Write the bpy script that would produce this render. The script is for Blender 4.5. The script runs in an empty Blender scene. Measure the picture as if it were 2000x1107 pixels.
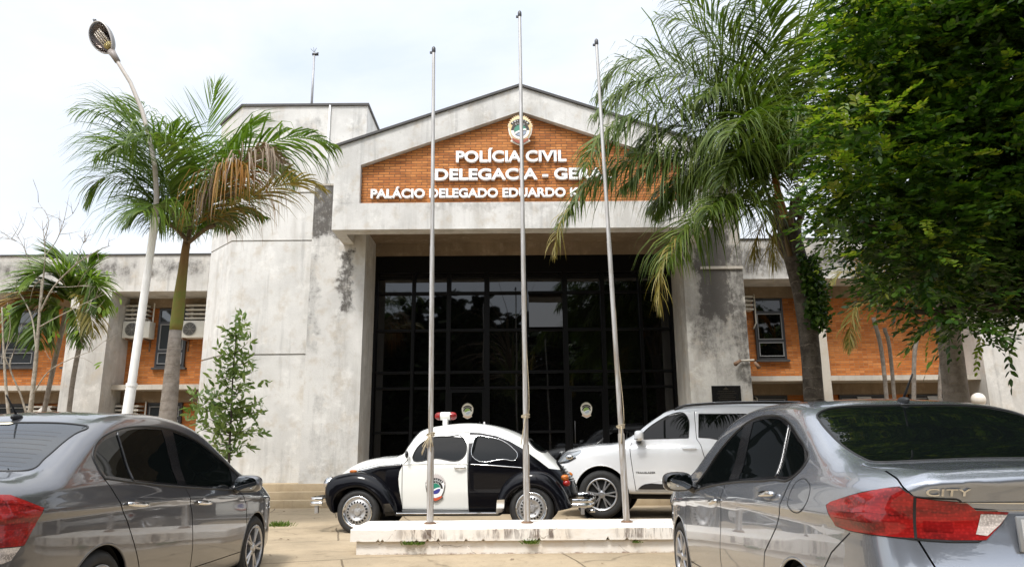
import bpy, bmesh, math, random
import numpy as np
from mathutils import Vector, Matrix
R = math.radians
scene = bpy.context.scene
COL = scene.collection

# ------------------------------------------------------------------ camera
CAM_H, PITCH, ROLL, FPX = 1.16, R(12.98), R(0.46), 1428.0     # focal length in px of a 2000 px wide frame
cam_d = bpy.data.cameras.new('camera')
cam = bpy.data.objects.new('camera', cam_d)
COL.objects.link(cam)
cam_d.sensor_width = 36.0
cam_d.lens = 36.0 * FPX / 2000.0
cam_d.clip_start, cam_d.clip_end = 0.05, 2000
cam.location = (0, 0, CAM_H)
FW = Vector((0, math.cos(PITCH), math.sin(PITCH)))
_r0, _u0 = Vector((1, 0, 0)), Vector((0, -math.sin(PITCH), math.cos(PITCH)))
RT = _r0 * math.cos(ROLL) - _u0 * math.sin(ROLL)
UP = _r0 * math.sin(ROLL) + _u0 * math.cos(ROLL)
cam.rotation_euler = Matrix((RT, UP, -FW)).transposed().to_euler()
scene.camera = cam

def at(px, py, Y):
    """world point seen at pixel (px,py) of the 2000x1107 photograph at distance Y along the ground"""
    d = FW + RT * ((px - 1000) / FPX) - UP * ((py - 553.5) / FPX)
    return Vector((0, 0, CAM_H)) + d * (Y / d.y)

# ------------------------------------------------------------------ world, sun, exposure
SUN_EL, SUN_AZ = R(58), R(205)       # azimuth clockwise from +Y: behind the camera, a little to the left
world = bpy.data.worlds.new('World'); scene.world = world
world.use_nodes = True
nt = world.node_tree; nt.nodes.clear()
def N(t, **k):
    n = nt.nodes.new(t)
    for a, b in k.items(): setattr(n, a, b)
    return n
out = N('ShaderNodeOutputWorld'); bg = N('ShaderNodeBackground'); bg.inputs['Strength'].default_value = 0.1
sky = N('ShaderNodeTexSky', sky_type='NISHITA'); sky.sun_disc = False
sky.sun_elevation = SUN_EL; sky.sun_rotation = SUN_AZ; sky.dust_density = 2.0
tc = N('ShaderNodeTexCoord')
mp = N('ShaderNodeMapping'); mp.inputs['Scale'].default_value = (1.0, 1.0, 2.2)
nz = N('ShaderNodeTexNoise'); nz.inputs['Scale'].default_value = 1.9; nz.inputs['Detail'].default_value = 7; nz.inputs['Roughness'].default_value = .55
nz.inputs['Distortion'].default_value = .4
rp = N('ShaderNodeMapRange'); rp.inputs['From Min'].default_value = .33; rp.inputs['From Max'].default_value = .64
rp.inputs['To Min'].default_value = .60; rp.inputs['To Max'].default_value = 1.0
# an overcast dome is about three times as bright overhead as at the horizon, brighter still round the veiled sun
sx = N('ShaderNodeSeparateXYZ')
el = N('ShaderNodeMapRange'); el.inputs['From Min'].default_value = .42; el.inputs['From Max'].default_value = 1.0
el.inputs['To Min'].default_value = 10.9; el.inputs['To Max'].default_value = 19.0; el.interpolation_type = 'SMOOTHSTEP'
dt = N('ShaderNodeVectorMath', operation='DOT_PRODUCT')
dt.inputs[1].default_value = (math.sin(SUN_AZ) * math.cos(SUN_EL), math.cos(SUN_AZ) * math.cos(SUN_EL), math.sin(SUN_EL))
gl = N('ShaderNodeMapRange'); gl.inputs['From Min'].default_value = .35; gl.inputs['From Max'].default_value = 1.0
gl.inputs['To Min'].default_value = 0.0; gl.inputs['To Max'].default_value = 10.0; gl.interpolation_type = 'SMOOTHSTEP'
ad = N('ShaderNodeMath', operation='ADD')
cl = N('ShaderNodeVectorMath', operation='SCALE'); cl.inputs[0].default_value = (.965, .995, 1.035)
mx = N('ShaderNodeMix', data_type='RGBA')
L = nt.links.new
L(tc.outputs['Generated'], mp.inputs['Vector']); L(mp.outputs['Vector'], nz.inputs['Vector']); L(nz.outputs['Fac'], rp.inputs['Value'])
L(tc.outputs['Generated'], sx.inputs[0]); L(sx.outputs['Z'], el.inputs['Value'])
L(tc.outputs['Generated'], dt.inputs[0]); L(dt.outputs['Value'], gl.inputs['Value'])
L(el.outputs[0], ad.inputs[0]); L(gl.outputs[0], ad.inputs[1]); L(ad.outputs[0], cl.inputs['Scale'])
sk = N('ShaderNodeVectorMath', operation='SCALE'); sk.inputs['Scale'].default_value = 3.4; L(sky.outputs['Color'], sk.inputs[0])
L(rp.outputs['Result'], mx.inputs['Factor']); L(sk.outputs[0], mx.inputs['A']); L(cl.outputs['Vector'], mx.inputs['B'])
L(mx.outputs['Result'], bg.inputs['Color']); L(bg.outputs[0], out.inputs[0])

sun_d = bpy.data.lights.new('sun', 'SUN'); sun = bpy.data.objects.new('sun', sun_d); COL.objects.link(sun)
sun_d.energy = 3.6; sun_d.angle = R(12); sun_d.color = (1.0, .975, .935)
sdir = Vector((math.sin(SUN_AZ) * math.cos(SUN_EL), math.cos(SUN_AZ) * math.cos(SUN_EL), math.sin(SUN_EL)))
sun.rotation_euler = sdir.to_track_quat('Z', 'Y').to_euler(); sun.location = sdir * 60
scene.view_settings.view_transform = 'Standard'; scene.view_settings.look = 'None'
scene.view_settings.exposure = 0.0; scene.view_settings.gamma = 1.0; scene.view_settings.use_curve_mapping = False

# ------------------------------------------------------------------ materials
def new_mat(name):
    m = bpy.data.materials.new(name); m.use_nodes = True
    t = m.node_tree; b = t.nodes['Principled BSDF']
    return m, t, b
def nd(t, typ, ins=None, **k):
    n = t.nodes.new(typ)
    for a, v in k.items(): setattr(n, a, v)
    for a, v in (ins or {}).items():
        if hasattr(v, 'is_linked') or isinstance(v, bpy.types.NodeSocket): t.links.new(v, n.inputs[a])
        else: n.inputs[a].default_value = v
    return n
def rgba(c): return (c[0], c[1], c[2], 1.0)
def plain(name, col, rough=.5, metal=0.0, coat=0.0, spec=.5, var=.0, scale=6.0, bump=0.0):
    """a plain paint, plastic or metal with a little unevenness"""
    m, t, b = new_mat(name)
    b.inputs['Base Color'].default_value = rgba(col); b.inputs['Roughness'].default_value = rough
    b.inputs['Metallic'].default_value = metal; b.inputs['Coat Weight'].default_value = coat
    b.inputs['Coat Roughness'].default_value = .04
    b.inputs['Specular IOR Level'].default_value = spec
    if var or bump:
        g = nd(t, 'ShaderNodeNewGeometry')
        n = nd(t, 'ShaderNodeTexNoise', {'Vector': g.outputs['Position'], 'Scale': scale, 'Detail': 6.0, 'Roughness': .6})
        if var:
            mr = nd(t, 'ShaderNodeMapRange', {'Value': n.outputs['Fac'], 'From Min': .3, 'From Max': .7, 'To Min': 1 - var, 'To Max': 1 + var})
            mul = nd(t, 'ShaderNodeVectorMath', {0: col, 'Scale': mr.outputs[0]}, operation='SCALE')
            t.links.new(mul.outputs[0], b.inputs['Base Color'])
        if bump:
            bp = nd(t, 'ShaderNodeBump', {'Height': n.outputs['Fac'], 'Strength': bump, 'Distance': .02})
            t.links.new(bp.outputs[0], b.inputs['Normal'])
    return m
def math_(t, op, a, b_=None, c=None, clamp=False):
    n = t.nodes.new('ShaderNodeMath'); n.operation = op; n.use_clamp = clamp
    for i, v in enumerate((a, b_, c)):
        if v is None: continue
        if isinstance(v, (int, float)): n.inputs[i].default_value = v
        else: t.links.new(v, n.inputs[i])
    return n.outputs[0]
def ss(t, v, a, b_, lo=0.0, hi=1.0):
    n = nd(t, 'ShaderNodeMapRange', {'From Min': a, 'From Max': b_, 'To Min': lo, 'To Max': hi}, interpolation_type='SMOOTHSTEP')
    t.links.new(v, n.inputs['Value']); return n.outputs[0]
def mixc(t, f, a, b_):
    n = t.nodes.new('ShaderNodeMix'); n.data_type = 'RGBA'
    if isinstance(f, (int, float)): n.inputs['Factor'].default_value = f
    else: t.links.new(f, n.inputs['Factor'])
    for k, v in (('A', a), ('B', b_)):
        if isinstance(v, tuple): n.inputs[k].default_value = rgba(v)
        else: t.links.new(v, n.inputs[k])
    return n.outputs['Result']

def concrete(name, base=(.50, .475, .435), stains=(), mould=.5, warm=(.40, .33, .24), dark=(.070, .063, .056), vary=1.0):
    """weathered render: blotches, vertical runs, patches of black mould; stains = world boxes (x0,x1,y0,y1,z0,z1,amount,edge)"""
    m, t, b = new_mat(name)
    g = nd(t, 'ShaderNodeNewGeometry'); P = g.outputs['Position']
    def noise(sc, det=8.0, ro=.65, stretch=None, dist=0.0):
        v = P if stretch is None else nd(t, 'ShaderNodeMapping', {'Vector': P, 'Scale': stretch}).outputs[0]
        return nd(t, 'ShaderNodeTexNoise', {'Vector': v, 'Scale': sc, 'Detail': det, 'Roughness': ro, 'Distortion': dist}).outputs['Fac']
    big = noise(.55, 9.0, .62); mid = noise(3.1); fine = noise(34.0, 4.0, .7); spot = noise(11.0, 6.0, .75)
    streak = noise(1.0, 6.0, .6, (7.5, 7.5, .40)); wide = noise(1.0, 7.0, .62, (2.1, 2.1, .28), .3)
    col = mixc(t, ss(t, big, .40, .62, 0, .60 * vary), base, tuple(c * .70 for c in base))
    col = mixc(t, ss(t, wide, .50, .68, 0, .50 * vary), col, tuple(c * k for c, k in zip(base, (.62, .60, .57))))
    col = mixc(t, ss(t, mid, .5, .70, 0, .42 * vary), col, warm)
    col = mixc(t, ss(t, streak, .54, .74, 0, .46 * vary), col, tuple(c * .48 for c in base))
    light = noise(1.7, 7.0, .7)
    col = mixc(t, ss(t, light, .52, .70, 0, .55 * vary), col, tuple(min(.8, c * 1.25) for c in base))
    col = mixc(t, ss(t, spot, .56, .72, 0, .40 * vary), col, tuple(c * .55 for c in base))
    col = mixc(t, ss(t, fine, .55, .8, 0, .30), col, tuple(c * .55 for c in base))
    # mould: traces everywhere, more in the listed places; it breaks up into runs and specks
    rag = math_(t, 'ADD', math_(t, 'MULTIPLY', noise(6.5, 10.0, .8), .55), math_(t, 'MULTIPLY', noise(1.0, 9.0, .7, (4.5, 4.5, 1.1), .6), .45))
    amt = ss(t, big, .58, .80, 0, .34 * mould)
    if stains:
        sp = nd(t, 'ShaderNodeSeparateXYZ', {0: P})
        wob = math_(t, 'MULTIPLY', math_(t, 'SUBTRACT', mid, .5), .8)
        X = math_(t, 'ADD', sp.outputs[0], wob); Z = math_(t, 'ADD', sp.outputs[2], wob); Yc = sp.outputs[1]
        for (x0, x1, y0, y1, z0, z1, a, ed) in stains:
            k = math_(t, 'MULTIPLY', ss(t, X, x0 - ed, x0 + ed), ss(t, X, x1 - ed, x1 + ed, 1, 0))
            k = math_(t, 'MULTIPLY', k, math_(t, 'MULTIPLY', ss(t, Z, z0 - ed * 1.6, z0 + ed * 1.6), ss(t, Z, z1 - ed, z1 + ed, 1, 0)))
            k = math_(t, 'MULTIPLY', k, math_(t, 'MULTIPLY', ss(t, Yc, y0 - .01, y0), ss(t, Yc, y1, y1 + .01, 1, 0)))
            amt = math_(t, 'MAXIMUM', amt, math_(t, 'MULTIPLY', k, a))
    thr = math_(t, 'SUBTRACT', math_(t, 'ADD', rag, amt), .92)
    col = mixc(t, ss(t, thr, -.22, -.04, 0, .42), col, tuple(c * .42 for c in base))
    col = mixc(t, ss(t, thr, -.08, .10, 0, .90), col, dark)
    t.links.new(col, b.inputs['Base Color'])
    b.inputs['Roughness'].default_value = .88; b.inputs['Specular IOR Level'].default_value = .25
    h = math_(t, 'ADD', math_(t, 'MULTIPLY', fine, .6), math_(t, 'MULTIPLY', mid, 1.0))
    bp = nd(t, 'ShaderNodeBump', {'Height': h, 'Strength': .4, 'Distance': .02})
    t.links.new(bp.outputs[0], b.inputs['Normal'])
    return m

def brick(name, w=.235, h=.062, joint=.010, c1=(.53, .205, .055), c2=(.38, .125, .032), mortar=(.17, .078, .036)):
    m, t, b = new_mat(name)
    g = nd(t, 'ShaderNodeNewGeometry'); sp = nd(t, 'ShaderNodeSeparateXYZ', {0: g.outputs['Position']})
    u = math_(t, 'ADD', sp.outputs[0], sp.outputs[1])
    cv = nd(t, 'ShaderNodeCombineXYZ', {0: u, 1: sp.outputs[2]})
    br = nd(t, 'ShaderNodeTexBrick', {'Vector': cv.outputs[0], 'Color1': rgba(c1), 'Color2': rgba(c2), 'Mortar': rgba(mortar), 'Scale': 1.0,
            'Mortar Size': joint, 'Mortar Smooth': .3, 'Bias': 0.0, 'Brick Width': w, 'Row Height': h})
    n = nd(t, 'ShaderNodeTexNoise', {'Vector': g.outputs['Position'], 'Scale': 1.1, 'Detail': 8.0, 'Roughness': .65}).outputs['Fac']
    n2 = nd(t, 'ShaderNodeTexNoise', {'Vector': g.outputs['Position'], 'Scale': 18.0, 'Detail': 4.0, 'Roughness': .7}).outputs['Fac']
    row = math_(t, 'FLOOR', math_(t, 'DIVIDE', sp.outputs[2], h)); shift = math_(t, 'MULTIPLY', math_(t, 'MODULO', row, 2.0), .5)
    cell = nd(t, 'ShaderNodeCombineXYZ', {0: math_(t, 'FLOOR', math_(t, 'ADD', math_(t, 'DIVIDE', u, w), shift)), 1: row})
    wn = nd(t, 'ShaderNodeTexWhiteNoise', {'Vector': cell.outputs[0]}).outputs['Value']
    var = mixc(t, ss(t, wn, .55, 1.0, 0, .55), br.outputs['Color'], tuple(c * .55 for c in c2)); var = mixc(t, ss(t, wn, .35, 0.0, 0, .45), var, (.62, .27, .09))
    var = mixc(t, br.outputs['Fac'], var, mortar)
    col = mixc(t, ss(t, n, .45, .7, 0, .35), var, (.60, .26, .085))
    col = mixc(t, ss(t, n2, .5, .8, 0, .35), col, (.22, .07, .022))
    t.links.new(col, b.inputs['Base Color']); b.inputs['Roughness'].default_value = .8; b.inputs['Specular IOR Level'].default_value = .3
    bp = nd(t, 'ShaderNodeBump', {'Height': math_(t, 'SUBTRACT', math_(t, 'MULTIPLY', n2, .3), br.outputs['Fac']), 'Strength': .7, 'Distance': .012})
    t.links.new(bp.outputs[0], b.inputs['Normal'])
    return m

def glass_dark(name, col=(.004, .0045, .005), rough=.03, spec=.5, wave=.06):
    m, t, b = new_mat(name)
    b.inputs['Base Color'].default_value = rgba(col); b.inputs['Roughness'].default_value = rough
    b.inputs['Specular IOR Level'].default_value = spec
    if not wave: return m
    g = nd(t, 'ShaderNodeNewGeometry')
    n = nd(t, 'ShaderNodeTexNoise', {'Vector': g.outputs['Position'], 'Scale': .9, 'Detail': 1.0})
    bp = nd(t, 'ShaderNodeBump', {'Height': n.outputs['Fac'], 'Strength': wave, 'Distance': .05})
    t.links.new(bp.outputs[0], b.inputs['Normal'])
    return m

def leafy(name, ca, cb, cc, trans=.32, rough=.45, spec=.35, tcol=None):
    """leaf surface: colour differs leaf by leaf; some light comes through"""
    m, t, b = new_mat(name)
    g = nd(t, 'ShaderNodeNewGeometry')
    cr = nd(t, 'ShaderNodeValToRGB', {'Fac': g.outputs['Random Per Island']})
    cr.color_ramp.elements[0].color = rgba(ca); cr.color_ramp.elements[1].color = rgba(cc)
    e = cr.color_ramp.elements.new(.55); e.color = rgba(cb)
    t.links.new(cr.outputs[0], b.inputs['Base Color'])
    b.inputs['Roughness'].default_value = rough; b.inputs['Specular IOR Level'].default_value = spec
    tr = nd(t, 'ShaderNodeBsdfTranslucent')
    tm = nd(t, 'ShaderNodeVectorMath', {0: cr.outputs[0], 1: tcol or (1.5, 1.7, .7)}, operation='MULTIPLY')
    t.links.new(tm.outputs[0], tr.inputs['Color'])
    ms = nd(t, 'ShaderNodeMixShader', {0: trans, 1: b.outputs[0], 2: tr.outputs[0]})
    t.links.new(ms.outputs[0], t.nodes['Material Output'].inputs['Surface'])
    return m

def bark(name, c1, c2, rings=0.0, scale=8.0):
    m, t, b = new_mat(name)
    g = nd(t, 'ShaderNodeNewGeometry'); P = g.outputs['Position']
    n = nd(t, 'ShaderNodeTexNoise', {'Vector': P, 'Scale': scale, 'Detail': 8.0, 'Roughness': .7}).outputs['Fac']
    col = mixc(t, ss(t, n, .35, .68), c1, c2)
    h = n
    if rings:
        sp = nd(t, 'ShaderNodeSeparateXYZ', {0: P})
        z = math_(t, 'ADD', math_(t, 'MULTIPLY', sp.outputs[2], rings), math_(t, 'MULTIPLY', n, 1.1))
        fr = math_(t, 'FRACT', z)
        k = math_(t, 'MULTIPLY', ss(t, fr, .0, .10, 1, 0), ss(t, nd(t, 'ShaderNodeTexNoise', {'Vector': P, 'Scale': 3.0}).outputs['Fac'], .35, .6))
        col = mixc(t, k, col, tuple(min(1, c * 2.1) for c in c2))
        h = math_(t, 'SUBTRACT', n, math_(t, 'MULTIPLY', k, 1.0))
    t.links.new(col, b.inputs['Base Color']); b.inputs['Roughness'].default_value = .85; b.inputs['Specular IOR Level'].default_value = .2
    bp = nd(t, 'ShaderNodeBump', {'Height': h, 'Strength': .6, 'Distance': .03}); t.links.new(bp.outputs[0], b.inputs['Normal'])
    return m

# ------------------------------------------------------------------ mesh helpers
def link(name, me, mat=None, parent=None, loc=None):
    o = bpy.data.objects.new(name, me)
    if mat is not None:
        for m in (mat if isinstance(mat, (list, tuple)) else [mat]): me.materials.append(m)
    COL.objects.link(o)
    if parent is not None:
        o.parent = parent; o.matrix_parent_inverse = Matrix.Translation(-parent.location) if not any(parent.rotation_euler) else parent.matrix_basis.inverted()
    return o
def tag(o, label=None, cat=None, group=None, kind=None):
    if label: o['label'] = label
    if cat: o['category'] = cat
    if group: o['group'] = group
    if kind: o['kind'] = kind
    return o
def empty(name, loc, label=None, cat=None, group=None, rz=0.0):
    o = bpy.data.objects.new(name, None); COL.objects.link(o); o.location = loc; o.rotation_euler = (0, 0, rz); o.empty_display_size = .3
    return tag(o, label, cat, group)
class MB:
    """collects verts and faces; .obj() makes ONE mesh object"""
    def __init__(s): s.v = []; s.f = []; s.mi = []
    def add(s, vs, fs, mi=0):
        o = len(s.v); s.v.extend([tuple(p) for p in vs]); s.f.extend([tuple(i + o for i in f) for f in fs]); s.mi.extend([mi] * len(fs)); return s
    def box(s, x0, x1, y0, y1, z0, z1, bev=0.0, mi=0):
        x0, x1 = min(x0, x1), max(x0, x1); y0, y1 = min(y0, y1), max(y0, y1); z0, z1 = min(z0, z1), max(z0, z1)
        if not bev:
            return s.add([(x0, y0, z0), (x1, y0, z0), (x1, y1, z0), (x0, y1, z0), (x0, y0, z1), (x1, y0, z1), (x1, y1, z1), (x0, y1, z1)],
                         [(0, 3, 2, 1), (4, 5, 6, 7), (0, 1, 5, 4), (1, 2, 6, 5), (2, 3, 7, 6), (3, 0, 4, 7)], mi)
        bm = bmesh.new(); bmesh.ops.create_cube(bm, size=1)
        for v in bm.verts: v.co = ((x0 + x1) / 2 + v.co.x * (x1 - x0), (y0 + y1) / 2 + v.co.y * (y1 - y0), (z0 + z1) / 2 + v.co.z * (z1 - z0))
        bmesh.ops.bevel(bm, geom=bm.edges[:], offset=bev, segments=2, affect='EDGES', profile=.5)
        return s.bm(bm, mi)
    def bm(s, bm, mi=0):
        bm.verts.index_update(); s.add([v.co[:] for v in bm.verts], [[v.index for v in f.verts] for f in bm.faces], mi); bm.free(); return s
    def prism(s, pts, ax, a, b, mi=0):
        """polygon pts (2-tuples) extruded along axis ax from a to b; the 2D coords fill the other two axes in order"""
        def P(p, c):
            q = list(p); q.insert(ax, c); return tuple(q)
        n = len(pts); vs = [P(p, a) for p in pts] + [P(p, b) for p in pts]
        fs = [tuple(range(n))[::-1], tuple(range(n, 2 * n))] + [(i, (i + 1) % n, n + (i + 1) % n, n + i) for i in range(n)]
        return s.add(vs, fs, mi)
    def tube(s, pts, rad, n=8, mi=0, cap=True):
        pts = [Vector(p) for p in pts]; rad = rad if isinstance(rad, (list, tuple)) else [rad] * len(pts)
        vs = []; fs = []; pr = None
        for i, p in enumerate(pts):
            d = (pts[min(i + 1, len(pts) - 1)] - pts[max(i - 1, 0)]).normalized()
            if pr is None: pr = d.cross(Vector((.3, .9, .2)) if abs(d.y) < .9 else Vector((1, 0, .1))).normalized()
            a = (pr - d * pr.dot(d)).normalized(); pr = a; b = d.cross(a)
            vs += [p + (a * math.cos(2 * math.pi * k / n) + b * math.sin(2 * math.pi * k / n)) * rad[i] for k in range(n)]
        for i in range(len(pts) - 1):
            for k in range(n):
                fs.append((i * n + k, i * n + (k + 1) % n, (i + 1) * n + (k + 1) % n, (i + 1) * n + k))
        if cap: fs += [tuple(range(n))[::-1], tuple(range((len(pts) - 1) * n, len(pts) * n))]
        return s.add(vs, fs, mi)
    def lathe(s, prof, c=(0, 0, 0), n=24, ax='z', mi=0, sx=1.0, sy=1.0):
        """prof: list of (r, h) spun about axis ax through c"""
        vs = []; fs = []
        for r, h in prof:
            for k in range(n):
                a = 2 * math.pi * k / n; p = (r * math.cos(a) * sx, r * math.sin(a) * sy, h)
                if ax == 'y': p = (p[0], h, p[1])
                if ax == 'x': p = (h, p[0], p[1])
                vs.append((p[0] + c[0], p[1] + c[1], p[2] + c[2]))
        for i in range(len(prof) - 1):
            for k in range(n): fs.append((i * n + k, i * n + (k + 1) % n, (i + 1) * n + (k + 1) % n, (i + 1) * n + k))
        return s.add(vs, fs, mi)
    def mesh(s, name, smooth=False, xf=None):
        me = bpy.data.meshes.new(name); v = s.v if xf is None else [tuple(xf @ Vector(p)) for p in s.v]
        me.from_pydata(v, [], s.f)
        if any(s.mi): me.polygons.foreach_set('material_index', s.mi)
        bm = bmesh.new(); bm.from_mesh(me); bmesh.ops.recalc_face_normals(bm, faces=bm.faces[:]); bm.to_mesh(me); bm.free()
        if smooth is True: me.polygons.foreach_set('use_smooth', [True] * len(me.polygons))
        elif smooth: me.shade_flat() if False else me.polygons.foreach_set('use_smooth', [True] * len(me.polygons)); me.set_sharp_from_angle(angle=smooth)
        me.update(); return me
    def obj(s, name, mat, parent=None, smooth=False, xf=None):
        sm = smooth
        if smooth not in (False, True):
            me = bpy.data.meshes.new(name); v = s.v if xf is None else [tuple(xf @ Vector(p)) for p in s.v]
            me.from_pydata(v, [], s.f)
            if any(s.mi): me.polygons.foreach_set('material_index', s.mi)
            bm = bmesh.new(); bm.from_mesh(me); bmesh.ops.recalc_face_normals(bm, faces=bm.faces[:]); bm.to_mesh(me); bm.free()
            me.polygons.foreach_set('use_smooth', [True] * len(me.polygons)); me.set_sharp_from_angle(angle=smooth); me.update()
        else: me = s.mesh(name, smooth, xf)
        return link(name, me, mat, parent)
def np_mesh(name, V, Fs, mat, parent=None, smooth=True):
    """fast mesh from numpy arrays; Fs is a list of (n,k) index arrays"""
    me = bpy.data.meshes.new(name); V = np.asarray(V, np.float32)
    me.vertices.add(len(V)); me.vertices.foreach_set('co', V.ravel())
    loops = np.concatenate([np.asarray(f, np.int32).ravel() for f in Fs]); tot = np.concatenate([np.full(len(f), f.shape[1], np.int32) for f in Fs])
    me.loops.add(len(loops)); me.loops.foreach_set('vertex_index', loops)
    me.polygons.add(len(tot)); me.polygons.foreach_set('loop_start', np.concatenate([[0], np.cumsum(tot)[:-1]]).astype(np.int32))
    me.polygons.foreach_set('loop_total', tot); me.polygons.foreach_set('use_smooth', np.full(len(tot), smooth))
    me.update(calc_edges=True); me.validate()
    return link(name, me, mat, parent)
def text_mesh(name, s, size, depth, bold=0.0, spacing=1.0, align='CENTER', bev=0.0):
    c = bpy.data.curves.new(name, 'FONT'); c.body = s; c.size = size; c.extrude = depth; c.offset = bold; c.space_character = spacing
    c.align_x = align; c.align_y = 'BOTTOM_BASELINE' if False else 'BOTTOM'; c.bevel_depth = bev; c.resolution_u = 6
    o = bpy.data.objects.new(name, c); COL.objects.link(o)
    bpy.context.view_layer.update()
    me = bpy.data.meshes.new_from_object(o.evaluated_get(bpy.context.evaluated_depsgraph_get()))
    bpy.data.objects.remove(o); bpy.data.curves.remove(c)
    return me
# ================================================================== ground
def gz(y):
    """the forecourt rises ten centimetres towards the steps"""
    t = min(1, max(0, (y - 6.6) / 1.6)); return .1 * t * t * (3 - 2 * t)
def ground_mat():
    m, t, b = new_mat('pale_concrete_paving')
    g = nd(t, 'ShaderNodeNewGeometry'); P = g.outputs['Position']
    mpn = nd(t, 'ShaderNodeMapping', {'Vector': P, 'Rotation': (0, 0, R(-14)), 'Location': (.9, .25, 0)})
    wob = nd(t, 'ShaderNodeTexNoise', {'Vector': P, 'Scale': 1.2, 'Detail': 4.0})
    wv = nd(t, 'ShaderNodeVectorMath', {0: wob.outputs['Color'], 'Scale': .10}, operation='SCALE')
    va = nd(t, 'ShaderNodeVectorMath', {0: mpn.outputs[0], 1: wv.outputs[0]}, operation='ADD')
    br = nd(t, 'ShaderNodeTexBrick', {'Vector': va.outputs[0], 'Color1': (1, 1, 1, 1), 'Color2': (.9, .9, .9, 1), 'Mortar': (0, 0, 0, 1), 'Scale': 1.0,
            'Mortar Size': .012, 'Mortar Smooth': .2, 'Bias': 0.0, 'Brick Width': 2.3, 'Row Height': 1.7})
    vo = nd(t, 'ShaderNodeTexVoronoi', {'Vector': nd(t, 'ShaderNodeVectorMath', {0: P, 1: nd(t, 'ShaderNodeVectorMath', {0: nd(t, 'ShaderNodeTexNoise', {'Vector': P, 'Scale': 3.0, 'Detail': 5.0}).outputs['Color'], 'Scale': .35}, operation='SCALE').outputs[0]}, operation='ADD').outputs[0], 'Scale': .42}, feature='DISTANCE_TO_EDGE')
    n1 = nd(t, 'ShaderNodeTexNoise', {'Vector': P, 'Scale': .7, 'Detail': 9.0, 'Roughness': .65}).outputs['Fac']
    n2 = nd(t, 'ShaderNodeTexNoise', {'Vector': P, 'Scale': 9.0, 'Detail': 8.0, 'Roughness': .7}).outputs['Fac']
    n3 = nd(t, 'ShaderNodeTexNoise', {'Vector': P, 'Scale': 70.0, 'Detail': 3.0, 'Roughness': .7}).outputs['Fac']
    col = mixc(t, ss(t, n1, .38, .66), (.385, .305, .205), (.275, .22, .148))
    col = mixc(t, ss(t, n2, .48, .75, 0, .6), col, (.24, .185, .115))
    col = mixc(t, ss(t, n3, .5, .75, 0, .4), col, (.52, .43, .31))
    crack = math_(t, 'MULTIPLY', ss(t, vo.outputs[0], .003, .012, 1, 0), ss(t, n1, .44, .54))
    line = math_(t, 'MAXIMUM', br.outputs['Fac'], math_(t, 'MULTIPLY', crack, .55))
    col = mixc(t, math_(t, 'MULTIPLY', line, .72), col, (.085, .062, .038))
    oil = nd(t, 'ShaderNodeTexNoise', {'Vector': P, 'Scale': 1.6, 'Detail': 10.0, 'Roughness': .74, 'Distortion': .5}).outputs['Fac']
    col = mixc(t, ss(t, oil, .56, .70, 0, .55), col, (.14, .105, .066))
    grit = nd(t, 'ShaderNodeTexVoronoi', {'Vector': P, 'Scale': 26.0}).outputs['Distance']
    col = mixc(t, math_(t, 'MULTIPLY', ss(t, grit, .08, .14, .8, 0), ss(t, n2, .5, .62)), col, (.10, .075, .045))
    t.links.new(col, b.inputs['Base Color']); b.inputs['Roughness'].default_value = .9; b.inputs['Specular IOR Level'].default_value = .2
    h = math_(t, 'SUBTRACT', math_(t, 'ADD', math_(t, 'MULTIPLY', n2, .5), math_(t, 'MULTIPLY', n3, .3)), math_(t, 'MULTIPLY', line, 1.2))
    bp = nd(t, 'ShaderNodeBump', {'Height': h, 'Strength': .5, 'Distance': .015}); t.links.new(bp.outputs[0], b.inputs['Normal'])
    return m
ys = [-400, -80, -20, 0, 3, 6] + [6.6 + .1 * i for i in range(17)] + [8.6, 9.5, 12, 20, 60, 400]
xs = [-400, -60, -15, 0, 15, 60, 400]
gv = [(x, y, gz(y)) for y in ys for x in xs]; nx = len(xs)
gf = [(j * nx + i, j * nx + i + 1, (j + 1) * nx + i + 1, (j + 1) * nx + i) for j in range(len(ys) - 1) for i in range(nx - 1)]
gm = bpy.data.meshes.new('ground'); gm.from_pydata(gv, [], gf)
gm.polygons.foreach_set('use_smooth', [True] * len(gf))
tag(link('ground', gm, ground_mat()), kind='structure')

# ================================================================== shared building materials
M = {}
M['conc_portico'] = concrete('pale_weathered_concrete', base=(.60, .588, .562), stains=[
    (-4.7, -3.6, 15.9, 16.1, 5.9, 7.35, .50, .14), (-4.7, -3.6, 15.9, 16.1, 5.3, 6.2, .30, .3),
    (-3.92, -3.52, 15.9, 16.1, 4.1, 5.75, .47, .14), (-4.7, -4.30, 15.9, 16.1, 3.2, 5.6, .36, .16), (-4.0, -3.55, 15.9, 16.1, 2.4, 4.3, .26, .2),
    (-4.6, -3.3, 15.9, 16.1, .4, 1.9, .27, .35), (-4.4, -4.0, 15.9, 16.1, 1.9, 2.5, .32, .15), (-3.85, -3.45, 14.8, 14.9, 6.1, 6.6, .34, .15), (-1.9, 1.8, 14.8, 14.9, 6.15, 6.40, .34, .12), (-3.3, 3.7, 14.8, 14.9, 6.0, 6.40, .20, .15),
    (-3.8, 0, 14.8, 14.9, 7.7, 8.6, .18, .3), (1.2, 3.5, 14.8, 14.9, 7.6, 8.6, .22, .3),
    (4.15, 4.95, 15.9, 16.1, 3.9, 6.1, .50, .20), (3.9, 5.2, 15.9, 16.1, 2.9, 4.3, .34, .3), (4.9, 5.3, 15.9, 16.1, 2.6, 5.6, .36, .14),
    (4.2, 5.0, 15.9, 16.1, 2.5, 3.4, .28, .25), (4.2, 5.3, 15.9, 16.1, 5.9, 7.4, .40, .25)], mould=.5, vary=1.1)
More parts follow.
